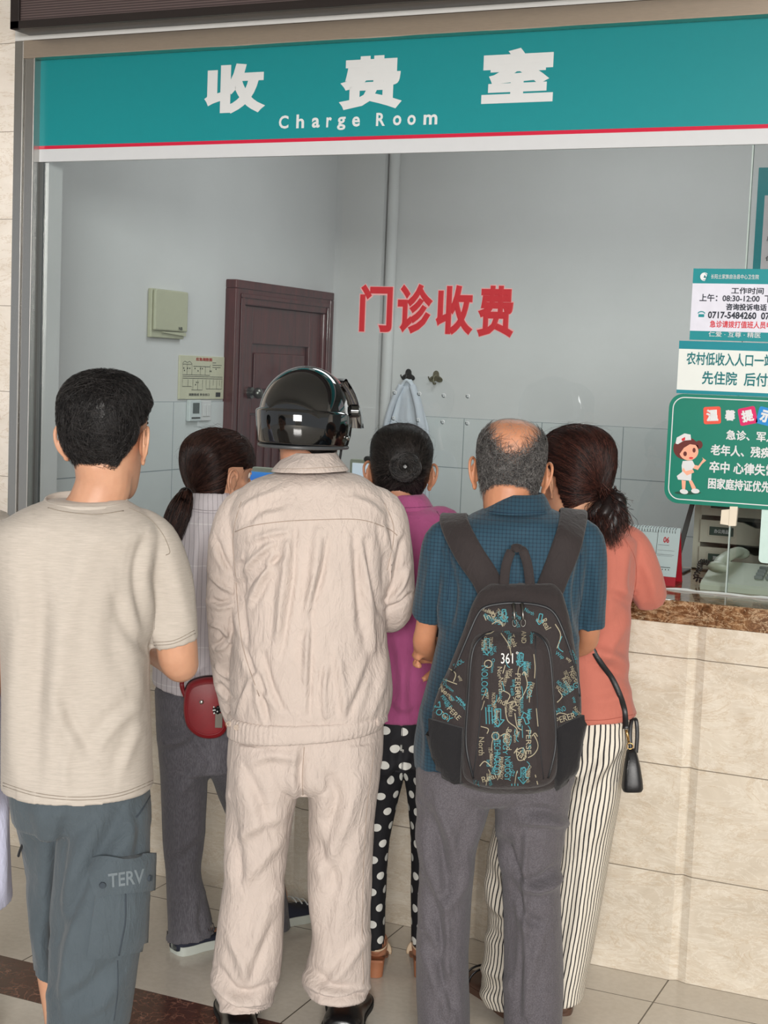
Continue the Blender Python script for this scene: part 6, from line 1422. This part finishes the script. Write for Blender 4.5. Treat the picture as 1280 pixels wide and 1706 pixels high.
# gathered waves below the tie: loose S-shaped locks
T0 = HF(tie); n_ = 1400; L_ = 18; P = np.zeros((n_, L_, 3)); tt = np.linspace(0, 1, L_)
ends = [F_.pp(x, y, d) for x, y, d in ((1010, 880, -.11), (1030, 868, -.10), (992, 892, -.11), (1024, 892, -.11), (1036, 845, -.08), (1000, 870, -.12), (1016, 905, -.11), (975, 870, -.10), (1040, 880, -.09), (1005, 900, -.12))]
for i in range(n_):
    g = i % len(ends); e = ends[g]+RNG.normal(0, .011, 3); b = T0+RNG.normal(0, .011, 3); mid = (b+e)/2+(ends[g]-T0)*0+np.array([.012, -.02, .012])*RNG.uniform(.4, 1.3)+RNG.normal(0, .008, 3)
    c_ = np.outer((1-tt)**2, b)+np.outer(2*tt*(1-tt), mid)+np.outer(tt**2, e); ph = g*1.3+RNG.normal(0, .35); am = RNG.uniform(.004, .011)
    c_ += np.stack([np.cos(tt*11+ph), np.sin(tt*11+ph)*.8, np.sin(tt*9+ph)*.4], 1)*am*np.minimum(1, tt*2.5)[:, None]; P[i] = c_
h.strands(P, .0008, world=True)
for e in ends[:9]:
    m = MB(); m.tube(smooth_path([T0, (T0+e)/2+np.array([.008, -.014, .008]), e+(T0-e)*.12], 4), [.016]*4+[.017]*4+[.008], 10); h.addg(np.array(m.v), m.f, True)
fl_ = h.roots(90); fl_ = fl_[fl_[:, 2] > .03]; h.strands(h.comb(fl_, lambda q: np.array([q[0]*6, -.4, .15]), .07, 6, .002, .8, lift_end=.012), .0004)
h.build(F_, M['hair_auburn'])
# her small black handbag on a thin strap
bag = empty('handbag', tuple(F_.tw(F_.pp(1054, 1316, -.10))), F_.a, 'small black handbag hanging on a thin strap beside the striped trousers', 'bag')
B0 = F_.pp(1054, 1316, -.10)
def bp(px, py, dy=-.10): return F_.pp(px, py, dy)-B0
M['black_bag'] = plain('black_grained_leather', rgb(24, 24, 26), .42, var=.1, bump=.25)
R = []
for py, xl, xr, hd in ((1248, 1047, 1058, .010), (1252, 1044, 1061, .018), (1275, 1040, 1067, .028), (1300, 1037, 1071, .035), (1311, 1036, 1072, .036), (1315, 1038, 1070, .032)):
    a, b = bp(xl, py), bp(xr, py); c_ = (a+b)/2; t = np.linspace(0, 2*PI, 28, endpoint=False); R.append(c_+np.outer(np.sign(np.cos(t))*np.abs(np.cos(t))**.5, (b-a)/2)+np.outer(np.sign(np.sin(t))*np.abs(np.sin(t))**.5, [0, hd, 0]))
m = MB(); V, F = loft_geo(R); m.add(V, F); bb = m.build('bag_body', M['black_bag'], bag, smooth=True, sharp=60)
m = MB(); m.tube(smooth_path([bp(1049, 1262, -.122), bp(1045, 1290, -.131), bp(1047, 1312, -.132)], 4), .0012, 6); m.build('piping', M['black_leather'], bb, smooth=True)
M['gold'] = steel('brass_hardware', rgb(206, 168, 110), .25)
m = MB(); c_ = bp(1050, 1243, -.115); m.tube([c_+[.0075*math.cos(a), 0, .0075*math.sin(a)] for a in np.linspace(0, 2*PI, 20)], .0014, 6, False); m.build('ring', M['gold'], bag, smooth=True)
m = MB(); m.tube([bp(1048, 1237, -.116), bp(1046, 1226, -.118), bp(1044, 1216, -.12)], [.003, .0035, .003], 10); m.build('clasp', M['gold'], bag, smooth=True)
m = MB(); ribbon(m, [bp(1052, 1254, -.10), bp(1050, 1225, -.09), bp(1053, 1200, -.075), bp(1060, 1200, -.06), bp(1062, 1225, -.07), bp(1060, 1254, -.085)], [.010]*6, .003, [(1, 0, 0)]*2+[(1, 0, 0.3)]*2+[(1, 0, 0)]*2); m.build('handle', M['black_bag'], bag, smooth=True)
m = MB(); st = [F_.surf(bv, x, y, .004)[0] for x, y in ((905, 905), (925, 960), (950, 1015), (975, 1060), (1000, 1100), (1018, 1130), (1032, 1160), (1039, 1185))]+[F_.pp(1043, 1214, -.122)]
ribbon(m, [q-B0 for q in st], [.014]*9, .003, [(1, 0, .35)]*9); m.build('strap', M['black_bag'], bag, smooth=True)

# =================================================================== man with the backpack (front, right)
E_ = Person(838, 'balding man in a teal blue checked polo shirt carrying the backpack', dist=3.44)
skinE = skin_mat('ruddy_skin_elder', rgb(192, 136, 104)[:3])
HE = Head(E_.pp(850, 790, .045), yaw=2, pitch=-17, roll=2, scale=1.0)
tE = [(846, 808, 918, .058, .015), (856, 788, 938, .074, .01), (868, 766, 958, .09), (886, 742, 978, .108), (920, 730, 985, .122), (980, 736, 972, .130), (1040, 734, 966, .132), (1100, 722, 966, .134), (1150, 708, 967, .138), (1200, 695, 966, .142), (1245, 689, 965, .146), (1274, 690, 963, .148)]
armLE = [(736, 910, 0, 31), (724, 975, .01, 22), (711, 1045, .04, 19), (708, 1072, .07, 20), (726, 1085, .15, 18), (790, 1075, .19, 14)]
armRE = [(980, 905, 0, 29), (983, 975, .02, 21), (983, 1045, .06, 18), (968, 1075, .12, 19), (900, 1080, .175, 15), (760, 1078, .165, 13)]
lLE = [(1265, 693, 830, .13), (1330, 694, 820, .128), (1400, 698, 798, .105), (1450, 700, 790, .10), (1550, 697, 783, .095), (1600, 694, 781, .095), (1706, 697, 783, .092), (1790, 700, 784, .09)]
lRE = [(1265, 815, 957, .13), (1330, 823, 950, .128), (1400, 828, 940, .105), (1450, 835, 935, .10), (1550, 838, 937, .095), (1620, 839, 939, .095), (1706, 840, 935, .092), (1790, 842, 932, .09)]
fLE = E_.pp(742, 1800, .0)[:2]; fRE = E_.pp(888, 1800, .0)[:2]
make_body(E_, tE[2:], [lLE, lRE], [armLE, armRE], HE, E_.pp(862, 862, .01), skinE, hands=[(E_.pp(790, 1075, .19), (1, .05, 0), (0, 0, -1), dict(side=-1, curl=.5)), (E_.pp(757, 1078, .172), (-.93, -.36, 0), (-.25, -.9, .0), dict(side=-1, curl=.75, spread=.30, size=1.0))],
          feet=[((fLE[0], fLE[1]-.06), (fLE[0]-.03, fLE[1]+.16)), ((fRE[0], fRE[1]-.06), (fRE[0]+.03, fRE[1]+.16))], foots=[fLE, fRE], tsh=.03, ear_out=5, lsh=.78)
def check_mat():
    t = NT('teal_blue_fine_check'); t.set(Roughness=.8); tc = t.add('ShaderNodeTexCoord'); sp = t.add('ShaderNodeSeparateXYZ'); t.link(tc.outputs['Object'], sp.inputs[0])
    k = None
    for ax, per in ((0, .0085), (2, .0085)):
        a = t.math('LESS_THAN', t.math('FRACT', t.math('ADD', t.math('DIVIDE', sp.outputs[ax], per), 300.0)), .32); k = a if k is None else t.math('ADD', k, a)
    t.color(t.ramp(t.math('MULTIPLY', k, .5), [(0.0, rgb(30, 66, 84)), (.5, rgb(22, 54, 72)), (1.0, rgb(15, 41, 58))])); t.b.inputs['Sheen Weight'].default_value = .1
    t.bump(t.math('ADD', t.noise(t.coords((1, 1, .55)), 30, 5, .6, 1.5), t.math('MULTIPLY', k, .06)), .6, .004); return t.m
M['check'] = check_mat(); M['blue_d'] = plain('dark_blue_thread', rgb(18, 44, 66), .9)
mb = MB(); E_.loft(mb, tE, hem=.02)
E_.limb(mb, [(765, 890, 0, 30), (742, 905, 0, 37), (728, 965, .01, 34), (716, 1010, .03, 29), (712, 1026, .04, 27)], hem=.04)
E_.limb(mb, [(950, 890, 0, 30), (974, 905, 0, 35), (981, 970, .02, 30), (983, 1030, .05, 26), (983, 1046, .055, 25)], hem=.04)
me = remesh(mb, .0045, 4); E_.folds(me, [([(745, 930), (752, 980), (748, 1040)], 8, -7), ([(735, 1040), (742, 1000), (750, 960)], 7, 5), ([(968, 930), (960, 990), (966, 1050)], 8, -7), ([(790, 880), (800, 930), (808, 980)], 12, 3), ([(705, 1180), (715, 1230), (712, 1280)], 9, 5), ([(955, 1180), (952, 1230), (956, 1280)], 9, 5), ([(990, 930), (994, 980), (992, 1030)], 7, 4), ([(720, 930), (712, 980), (706, 1020)], 8, 4), ([(850, 870), (870, 880), (900, 872)], 10, 2)], [((14, 14, 6), 2.4), ((34, 34, 15), 1.1)])
se = E_.add('polo_shirt', me, M['check']); shirtBV = E_.bvh(me)
co = collar(E_, [(822, 828, 906, .060, .022), (828, 822, 910, .068, .018), (840, 812, 916, .078, .013), ((852, 854), 804, 922, .088, .008)], M['check'], se)
E_.seam(E_.bvh(co.data), [(816, 852), (860, 855), (908, 853)], .0009, 'collar_stitch', M['blue_d'], co)
E_.seam(shirtBV, [(762, 872), (750, 905), (750, 950), (746, 1000)], .0009, 'armhole_seam', M['blue_d'], se); E_.seam(shirtBV, [(962, 872), (968, 905), (966, 960), (968, 1010)], .0009, 'armhole_seam', M['blue_d'], se)
M['grey_suit'] = cloth('grey_heather_suiting', rgb(82, 78, 82), .85, .05, heather=.35, streak=(2.2, 2.2, 2.6), col2=rgb(128, 124, 130), crinkle=.55)
mb = MB(); E_.loft(mb, [(1250, 694, 960, .136), (1290, 693, 958, .14), (1302, 694, 956, .138), (1318, 705, 940, .122), (1328, 740, 905, .09)], k=3); E_.loft(mb, lLE, hem=.03); E_.loft(mb, lRE, hem=.03)
me = remesh(mb, .0045, 4); E_.folds(me, [([(705, 1350), (730, 1420), (748, 1490)], 11, -12.6), ([(728, 1340), (752, 1400), (760, 1450)], 10, 8.4), ([(712, 1470), (728, 1540), (745, 1600)], 9, -8.4), ([(780, 1440), (768, 1480), (745, 1510)], 10, 7.0), ([(712, 1560), (735, 1620), (755, 1680)], 8, -9.8), ([(800, 1360), (785, 1400), (770, 1440)], 10, 5.6),
 ([(880, 1350), (910, 1352), (940, 1358)], 8, -9.8), ([(870, 1370), (905, 1368), (942, 1372)], 8, 8.4), ([(832, 1400), (858, 1450), (880, 1468)], 8, -11.2), ([(880, 1468), (905, 1465), (930, 1445)], 8, -11.2), ([(860, 1440), (890, 1480), (925, 1470)], 9, 8.4), ([(850, 1480), (880, 1530), (900, 1540)], 8, -8.4), ([(842, 1400), (848, 1500), (850, 1620)], 12, -9.8), ([(900, 1560), (885, 1620), (880, 1690)], 10, 7.0), ([(878, 1390), (875, 1450), (876, 1560), (876, 1690)], 6, 7.0), ([(742, 1500), (745, 1580), (742, 1690)], 6, 5.6)], [((14, 14, 6), 2.6), ((34, 34, 15), 1.2)])
te = E_.add('trousers', me, M['grey_suit'])
for f, dx in ((fLE, -.03), (fRE, .03)): shoe_mesh(E_, (f[0], f[1]-.085), (f[0]+dx, f[1]+.18), .10, .07, 'leather_shoe', (M['black_leather'], M['black_sole']), sole=.016)
# hair: grey and black ring, bald crown
M['hair_grey'] = hair_mat('grey_black_hair', (.022, .020, .021, 1), (.42, .40, .38, 1), .5)
def coverE(p):
    x, y, z = p; top = .030+min(1, (abs(x)/.066))**2.2*.068; line = -.055 if y < -.02 else -.055+min(1, (y+.02)/.04)*.08
    ear = 1
    if abs(x) > .05: ear = 1-(1-sstep(.010, .022, abs(y+.004)))*(1-sstep(.026, .038, z))
    return min(sstep(top, top-.02, z), sstep(line, line+.022, z), sstep(.055, .04, y), ear)
h = Hair(HE).cap(coverE, lambda V: .0012+.0*V[:, 2], sink=-.0005, show=False)
dn = lambda q: np.array([q[0]*2.5+.02, (q[1]+.03)*1.5, -.10])
h.strands(h.comb(h.roots(9000, .04, True), dn, .034, 6, .0006, .3, lift_end=.006), .00042)
sp_ = h.cV[RNG.choice(np.where((h.cV[:, 2] > .01) & (h.cv < .35))[0], 650)]; sp_ = sp_+RNG.normal(0, .004, sp_.shape); q_ = HEADTREE = BVHTree.FromPolygons([tuple(v) for v in np.concatenate(head_rings(60, k=5))], loft_geo(head_rings(60, k=5), False)[1])
h.tree = HEADTREE; sp_ = np.array([HEADTREE.find_nearest(Vector(p))[0] for p in sp_]); sp_ = sp_[sp_[:, 1] < .06]
h.strands(h.comb(sp_, lambda q: np.array([q[0]*2+.015, q[1]*1.2-.01, -.06]), .036, 6, .0005, .15, lift_end=.0015), .0002, tone=.8)
h.build(E_, M['hair_grey'])

# ------------------------------------------------------------------ backpack
bpk = empty('backpack', tuple(E_.tw(E_.pp(840, 1333, -.15))), E_.a, 'black backpack printed with teal and cream doodles on the man in blue', 'backpack')
K0 = E_.pp(840, 1333, -.15)
M['pack'] = cloth('black_brown_nylon', rgb(50, 44, 44), .75, .06, crinkle=.5); M['pack_mesh'] = cloth('black_mesh_pocket', rgb(34, 33, 35), .9, .06, crinkle=.5)
M['zip'] = plain('black_zip', rgb(30, 32, 36), .45); M['zip_pull'] = steel('gunmetal_zip_pull', rgb(120, 118, 114), .35)
def pack_rings(rows, back):
    out = []
    for r in rows:
        py, xl, xr, dep = r[:4]; yc = -(back+dep/2); out.append((py, xl, xr, dep/2, yc))
    R = E_.rings(out, 5, expo=3.0); return [q-K0 for q in R]
class Shift:
    """the person's surface tools, moved into the bag's own space"""
    def __init__(s, p, o): s.p, s.o, s.r, s.v = p, o, p.r, p.v; s.cl = p.cl-o; s.root = bpk
    def pp(s, px, py, dy=0.0): return s.p.pp(px, py, dy)-s.o
    surf = Person.surf; seam = Person.seam; patch = Person.patch; bvh = Person.bvh; add = Person.add
    def tw(s, L): return s.p.tw(np.asarray(L)+s.o)
    folds = _of
    @property
    def b(s): return s.p.b
KP = Shift(E_, K0)
rows = [(972, 818, 922, .02), (984, 802, 934, .045), (1008, 786, 943, .075), (1060, 768, 955, .098), (1120, 744, 965, .108), (1175, 722, 970, .115), (1230, 722, 966, .115), (1280, 742, 952, .108), (1304, 768, 932, .09), (1316, 800, 905, .06)]
mb = MB(); V, F = loft_geo(pack_rings(rows, .135)); mb.add(V, F)
me = remesh(mb, .0045, 4); KP.folds(me, [([(800, 990), (850, 985), (930, 992)], 9, 4), ([(745, 1120), (770, 1150), (780, 1200)], 10, -5), ([(960, 1120), (945, 1160), (938, 1210)], 10, -5)], [((16, 16, 9), 2.0), ((38, 38, 22), .9)])
main = KP.add('main_compartment', me, M['pack'], bpk); mv = KP.bvh(me)
mb = MB(); V, F = loft_geo(pack_rings([(1046, 822, 884, .02), (1052, 803, 900, .05), (1066, 788, 914, .075), (1100, 780, 921, .092), (1160, 777, 926, .10), (1230, 771, 930, .102), (1280, 770, 928, .098), (1300, 780, 918, .08), (1308, 800, 900, .06)], .185)); mb.add(V, F)
me = remesh(mb, .0042, 4); KP.folds(me, [([(893, 1075), (895, 1150), (900, 1240), (906, 1300)], 6, -4), ([(803, 1070), (802, 1150), (796, 1240), (786, 1300)], 6, -4)], [((18, 18, 9), 1.8), ((40, 40, 24), .8)])
fp = KP.add('front_pocket', me, M['pack'], bpk); fv = KP.bvh(me)
KP.seam(fv, [(789, 1296), (777, 1240), (781, 1160), (787, 1090), (800, 1064), (822, 1052), (852, 1049), (882, 1052), (904, 1064), (916, 1092), (922, 1160), (926, 1240), (914, 1296)], .0030, 'pocket_zip', M['zip'], fp)
KP.seam(fv, [(805, 1060), (804, 1130), (798, 1220), (788, 1298)], .0012, 'panel_seam', M['zip'], fp); KP.seam(fv, [(892, 1060), (894, 1130), (898, 1220), (906, 1298)], .0012, 'panel_seam', M['zip'], fp)
KP.seam(mv, [(755, 1120), (780, 1060), (795, 1026), (808, 1012), (835, 1006), (865, 1005), (900, 1009), (922, 1020), (938, 1050), (958, 1110), (966, 1160)], .0034, 'main_zip', M['zip'], main)
for x in (857, 871):
    a, n1 = KP.surf(mv, x-1, 1010, .003); b, n2 = KP.surf(mv, x+1, 1034, .008); m = MB(); m.tube([a, a+n1*.006, (a+b)/2+n1*.004, b], [.0045, .004, .0028, .0035], 8)
    m.tube([b+np.array([.005*math.cos(t), 0, .008*math.sin(t)-.006]) for t in np.linspace(0, 2*PI, 16)], .0014, 6, False); m.build('zip_pull', M['zip_pull'], main, smooth=True)
KP.patch(mv, (704, 1192), (772, 1212), (768, 1318), (737, 1296), 12, 12, .010, 'side_pocket', M['pack_mesh'], bpk, bulge=.010); KP.patch(mv, (926, 1212), (975, 1186), (955, 1290), (924, 1312), 12, 12, .010, 'side_pocket', M['pack_mesh'], bpk, bulge=.010)
# haul loop and shoulder straps
m = MB(); ribbon(m, [E_.pp(840, 980, -.16)-K0, E_.pp(843, 945, -.165)-K0, E_.pp(852, 919, -.165)-K0, E_.pp(862, 913, -.165)-K0, E_.pp(872, 919, -.165)-K0, E_.pp(880, 945, -.165)-K0, E_.pp(884, 980, -.16)-K0], [.021]*7, .004, [(1, 0, 0), (1, 0, .1), (.75, 0, .6), (.1, .6, 1), (.75, 0, -.6), (1, 0, -.1), (1, 0, 0)]); m.build('haul_loop', M['pack'], bpk, smooth=True, sharp=60)
for sx, line, wx in ((-1, [(826, 992), (808, 960), (788, 925), (768, 892), (754, 872)], (1, 0, .55)), (1, [(905, 992), (922, 960), (936, 925), (946, 895), (953, 866)], (1, 0, -.55))):
    P = [E_.surf(shirtBV, x, y, .010 if i else .03)[0]-K0 for i, (x, y) in enumerate(line)]; tp = P[-1]
    P += [tp+np.array([0, .05, .006]), tp+np.array([-.0*sx, .10, -.02]), tp+np.array([.005*sx, .148, -.09]), tp+np.array([.01*sx, .162, -.2]), tp+np.array([.015*sx, .166, -.30])]
    m = MB(); ribbon(m, P, [.062, .062, .064, .064, .064, .064, .062, .06, .055, .04], .010, [wx]*4+[(1, 0, wx[2]*.6)]+[(1, 0, 0)]*5); m.build('shoulder_strap', M['pack'], bpk, smooth=True, sharp=60)
# printed doodles: scribbled words, arrows and lines
M['d_teal'] = plain('teal_doodle_ink', rgb(66, 138, 148), .8); M['d_cream'] = plain('cream_doodle_ink', rgb(156, 147, 124), .8); M['d_white'] = plain('white_logo_print', rgb(226, 224, 220), .7)
def print_on(o, m, mat):
    """printed marks become part of the panel's own mesh"""
    me = o.data; V = [tuple(v) for v in getv(me)]; F = [tuple(p.vertices) for p in me.polygons]; mi = [p.material_index for p in me.polygons]; mats = list(me.materials); k = len(V)
    if mat not in mats: mats.append(mat)
    V += m.v; F += [tuple(k+i for i in f) for f in m.f]; mi += [mats.index(mat)]*len(m.f)
    new = bpy.data.meshes.new(me.name); new.from_pydata(V, [], F); new.update()
    for x in mats: new.materials.append(x)
    new.polygons.foreach_set('material_index', mi); new.polygons.foreach_set('use_smooth', [True]*len(F)); o.data = new
def words(bvh, parent, items, mat, name):
    m = MB()
    for s, cx, cy, w, hgt, rot in items:
        V, F, a = text_geo(s, .0); ca, sa = math.cos(rot), math.sin(rot); out = []
        for u, v, z in V:
            x, y = (u-.5)*w, (.5-v)*hgt; out.append(KP.surf(bvh, cx+x*ca-y*sa, cy+x*sa+y*ca, .0016)[0])
        m.add(out, F)
    print_on(parent, m, mat)
def lines(bvh, parent, items, mat, name, w=1.5):
    m = MB()
    for pts in items:
        P = smooth_path(pts, 4) if len(pts) > 2 else np.array(pts, float); V, F = stroke2d(P, w); m.add([KP.surf(bvh, a, b, .0017)[0] for a, b in V], F)
    print_on(parent, m, mat)
def arrow(cx, cy, s, r):
    q = [(-.3, -1), (.3, -1), (.3, .2), (.7, .2), (0, 1), (-.7, .2), (-.3, .2), (-.3, -1)]; c_, s_ = math.cos(r), math.sin(r)
    out = []
    for a, b in zip(q, q[1:]): out.append([(cx+s*(x*c_-y*s_), cy+s*(x*s_+y*c_)) for x, y in (a, b)])
    return out
H_ = PI/2
words(fv, fp, [('OLOGY', 810, 1080, 26, 9, H_), ('NOLOGY', 808, 1135, 52, 11, H_), ('TECHNOLOGY', 829, 1262, 60, 11, H_), ('LOGY', 842, 1240, 34, 8, H_), ('Wap', 840, 1052, 20, 9, .3), ('NOLOGY', 846, 1280, 40, 10, H_), ('Oqtion', 826, 1196, 30, 9, H_), ('VA', 794, 1304, 12, 10, .1), ('Oqtion', 872, 1290, 26, 8, H_), ('way', 880, 1190, 18, 8, H_), ('NDAL', 866, 1098, 22, 9, H_), ('INOL', 882, 1150, 28, 8, H_)], M['d_teal'], 'teal_words')
lines(fv, fp, arrow(812, 1078, 13, 0)+arrow(868, 1100, 11, .1)+arrow(830, 1196, 15, 0)+arrow(872, 1292, 13, 0)+arrow(876, 1196, 10, 2.8)+[[(800+k, 1178), (801+k, 1206)] for k in (10, 15, 20)]+[[(850+k, 1284), (851+k, 1308)] for k in (2, 7, 12)], M['d_teal'], 'teal_arrows')
words(fv, fp, [('North', 803, 1243, 30, 9, H_), ('Nor', 833, 1120, 18, 8, H_), ('PERERUI', 863, 1146, 48, 9, H_), ('PERSE', 881, 1236, 40, 9, H_), ('North', 835, 1142, 26, 8, H_), ('Realand', 848, 1232, 34, 9, H_), ('Teals', 856, 1068, 20, 8, 1.2), ('Real', 815, 1295, 24, 9, -.3), ('Ind', 836, 1168, 14, 9, .5), ('Hat', 868, 1256, 22, 11, .6), ('AND', 873, 1062, 20, 8, H_)], M['d_cream'], 'cream_words')
lines(fv, fp, [[(835, 1056), (848, 1075), (852, 1092)], [(874, 1120), (879, 1140), (872, 1158), (866, 1166)], [(870, 1124), (874, 1119), (878, 1125)], [(842, 1108), (838, 1122)], [(806, 1058), (818, 1056), (826, 1050)], [(842, 1178), (846, 1200), (860, 1212), (862, 1222)], [(858, 1188), (862, 1210), (870, 1216)], [(890, 1224), (896, 1242), (890, 1256), (880, 1262)], [(887, 1226), (891, 1221), (895, 1227)], [(802, 1210), (814, 1214), (812, 1222)], [(889, 1090), (891, 1110), (890, 1130)], [(893, 1180), (896, 1210)], [(800, 1276), (808, 1268), (818, 1276)], [(892, 1290), (896, 1306)], [(838, 1150), (850, 1158), (844, 1172), (856, 1168), (862, 1176)], [(860, 1250), (872, 1246), (876, 1262), (864, 1266), (860, 1250)]]
      +[[(826+6*math.cos(a), 1226+6*math.sin(a)) for a in np.linspace(0, 2*PI, 9)], [(814+6*math.cos(a), 1106+6*math.sin(a)) for a in np.linspace(0, 2*PI, 9)], [(856, 1170), (850, 1178), (860, 1184)], [(834, 1226), (842, 1222), (842, 1232)]], M['d_cream'], 'cream_scribbles')
vocab = ['NOLOGY', 'North', 'PERERUI', 'Oqtion', 'Realand', 'TECHNO', 'Wap', 'Ind', 'Teals', 'Nor', 'way']
for mat_, n_w, seed in ((M['d_teal'], 26, 3), (M['d_cream'], 30, 5)):
    rg = np.random.default_rng(seed); it = []
    for k in range(n_w):
        y = rg.uniform(1062, 1300); x = rg.uniform(806, 888)+(1180-y)*.04*(1 if rg.random() < .5 else -1)*0; s_ = vocab[rg.integers(len(vocab))]; it.append((s_, x, y, len(s_)*rg.uniform(3.0, 4.2), rg.uniform(5, 7.5), H_+rg.normal(0, .12)))
    words(fv, fp, it, mat_, 'small_words')
    it = []
    for k in range(12):
        y = rg.uniform(1062, 1300); x = rg.uniform(806, 888); it.append([(x, y), (x+rg.uniform(-5, 5), y+rg.uniform(6, 12)), (x+rg.uniform(-8, 8), y+rg.uniform(12, 22))])
    lines(fv, fp, it, mat_, 'small_scribbles', 1.1)
    it = []
    for (x0_, y0_, x1_, y1_) in ((726, 1120, 768, 1196), (930, 1070, 962, 1190), (815, 1018, 905, 1038)):
        for k in range(5):
            s_ = vocab[rg.integers(len(vocab))]; it.append((s_, rg.uniform(x0_, x1_), rg.uniform(y0_, y1_), len(s_)*3.4, 6, rg.uniform(.3, 1.2)))
    words(mv, main, it, mat_, 'small_words')
words(fv, fp, [('361', 845, 1097, 20, 17, .0), ('°', 862, 1088, 4, 4, 0)], M['d_white'], 'logo')
words(mv, main, [('OCTION', 834, 1030, 22, 9, H_), ('Oqt', 842, 1028, 20, 9, 1.3), ('Wap', 932, 1092, 16, 8, .6), ('NOLOGY', 950, 1148, 36, 9, -.6), ('TECHNO', 928, 1185, 30, 9, -.4), ('LOGY', 738, 1190, 36, 11, .6), ('STORE', 770, 1172, 22, 8, .8), ('INOL', 765, 1105, 18, 7, -.6)], M['d_teal'], 'teal_words')
words(mv, main, [('North', 956, 1128, 22, 8, 1.0), ('Realand', 946, 1140, 26, 8, 1.0), ('PERER', 942, 1196, 34, 10, -.3), ('Nor', 742, 1152, 20, 8, .7), ('Ind', 816, 1026, 18, 10, -.4), ('PERE', 757, 1188, 26, 8, .8), ('Real', 910, 1040, 18, 10, 1.1)], M['d_cream'], 'cream_words')
lines(mv, main, [[(730, 1128), (750, 1136), (762, 1140)], [(746, 1112), (760, 1122), (756, 1136)], [(928, 1170), (936, 1160), (930, 1150)], [(925, 1040), (934, 1058), (928, 1080)], [(820, 1040), (832, 1034), (838, 1044)], [(920, 1200), (930, 1188), (944, 1190)]], M['d_cream'], 'cream_scribbles')
lines(mv, main, arrow(840, 1026, 10, 0)+arrow(900, 1032, 9, .2)+arrow(728, 1172, 9, -.8)+[[(760, 1160), (775, 1175)], [(936, 1060), (930, 1078), (938, 1086)]], M['d_teal'], 'teal_arrows')

# =================================================================== person in the lavender coat, nearly out of frame at far left
Gp = Person(-78, 'person in a pale lavender coat mostly cut off by the left edge of the photo', dist=3.5)
HG = Head(Gp.pp(-80, 700, .03), yaw=10, scale=1.0)
tG = [(815, -130, -30, .058), (830, -155, -5, .08), (850, -182, -1, .10), (900, -195, -2, .12), (1000, -188, -4, .13), (1100, -182, -2, .14), (1200, -180, 4, .145), (1300, -178, 12, .15), (1400, -178, 17, .155), (1470, -178, 20, .158), ((1490, 1492), -178, 22, .16)]
tGb = [(850, -172, -12, .09), (1000, -176, -14, .12), (1150, -170, -10, .12), (1240, -166, -10, .12)]
lLG = [(1230, -166, -78, .12), (1400, -150, -84, .09), (1600, -140, -88, .07), (1760, -138, -92, .07)]; lRG = [(1230, -88, -6, .12), (1400, -80, -16, .09), (1600, -74, -24, .07), (1760, -70, -26, .07)]
fLG = Gp.pp(-115, 1780, .02)[:2]; fRG = Gp.pp(-48, 1780, .02)[:2]
aL = [(-170, 890, 0, 28), (-186, 1000, .02, 24), (-186, 1100, .08, 20), (-150, 1110, .26, 15)]; aR = [(-30, 890, 0, 26), (-26, 1000, .05, 22), (-30, 1090, .12, 19), (-60, 1100, .28, 15)]
make_body(Gp, tGb, [lLG, lRG], [aL, aR], HG, Gp.pp(-80, 830, 0), skinB, hands=[(Gp.pp(-150, 1110, .26), (.6, .7, 0), (0, 0, -1), dict(side=-1)), (Gp.pp(-60, 1100, .28), (-.6, .7, 0), (0, 0, -1), dict(side=1))], feet=[((fLG[0], fLG[1]-.05), (fLG[0], fLG[1]+.16)), ((fRG[0], fRG[1]-.05), (fRG[0], fRG[1]+.16))], foots=[fLG, fRG])
M['lavender'] = cloth('pale_lavender_cotton', rgb(198, 200, 222), .9, .03, crinkle=.5)
mb = MB(); Gp.loft(mb, tG, hem=.03)
for a in (aL, aR): Gp.limb(mb, [(x, y, d, r+6) for x, y, d, r in a[:3]]+[(a[3][0], a[3][1], a[3][2]-.04, a[3][3]+6)], hem=.02)
me = remesh(mb, .006, 4); Gp.folds(me, [([(10, 1320), (4, 1400), (8, 1490)], 7, 5)], [((14, 14, 6), 2.4)]); Gp.add('coat', me, M['lavender'])
mb = MB(); Gp.loft(mb, [(1200, -168, -8, .13), (1260, -168, -6, .13)], k=3); Gp.loft(mb, lLG, hem=.03); Gp.loft(mb, lRG, hem=.03); Gp.add('trousers', remesh(mb, .006, 4), M['grey_suit'])
for f in (fLG, fRG): shoe_mesh(Gp, (f[0], f[1]-.085), (f[0], f[1]+.18), .10, .07, 'leather_shoe', (M['black_leather'], M['black_sole']), sole=.016)
h = Hair(HG).cap(cover_up, .010, wob=.001); h.strands(h.comb(h.roots(1200), dn, .05, 5, .0005, .2), .0008); h.build(Gp, M['hair_brownblack'])
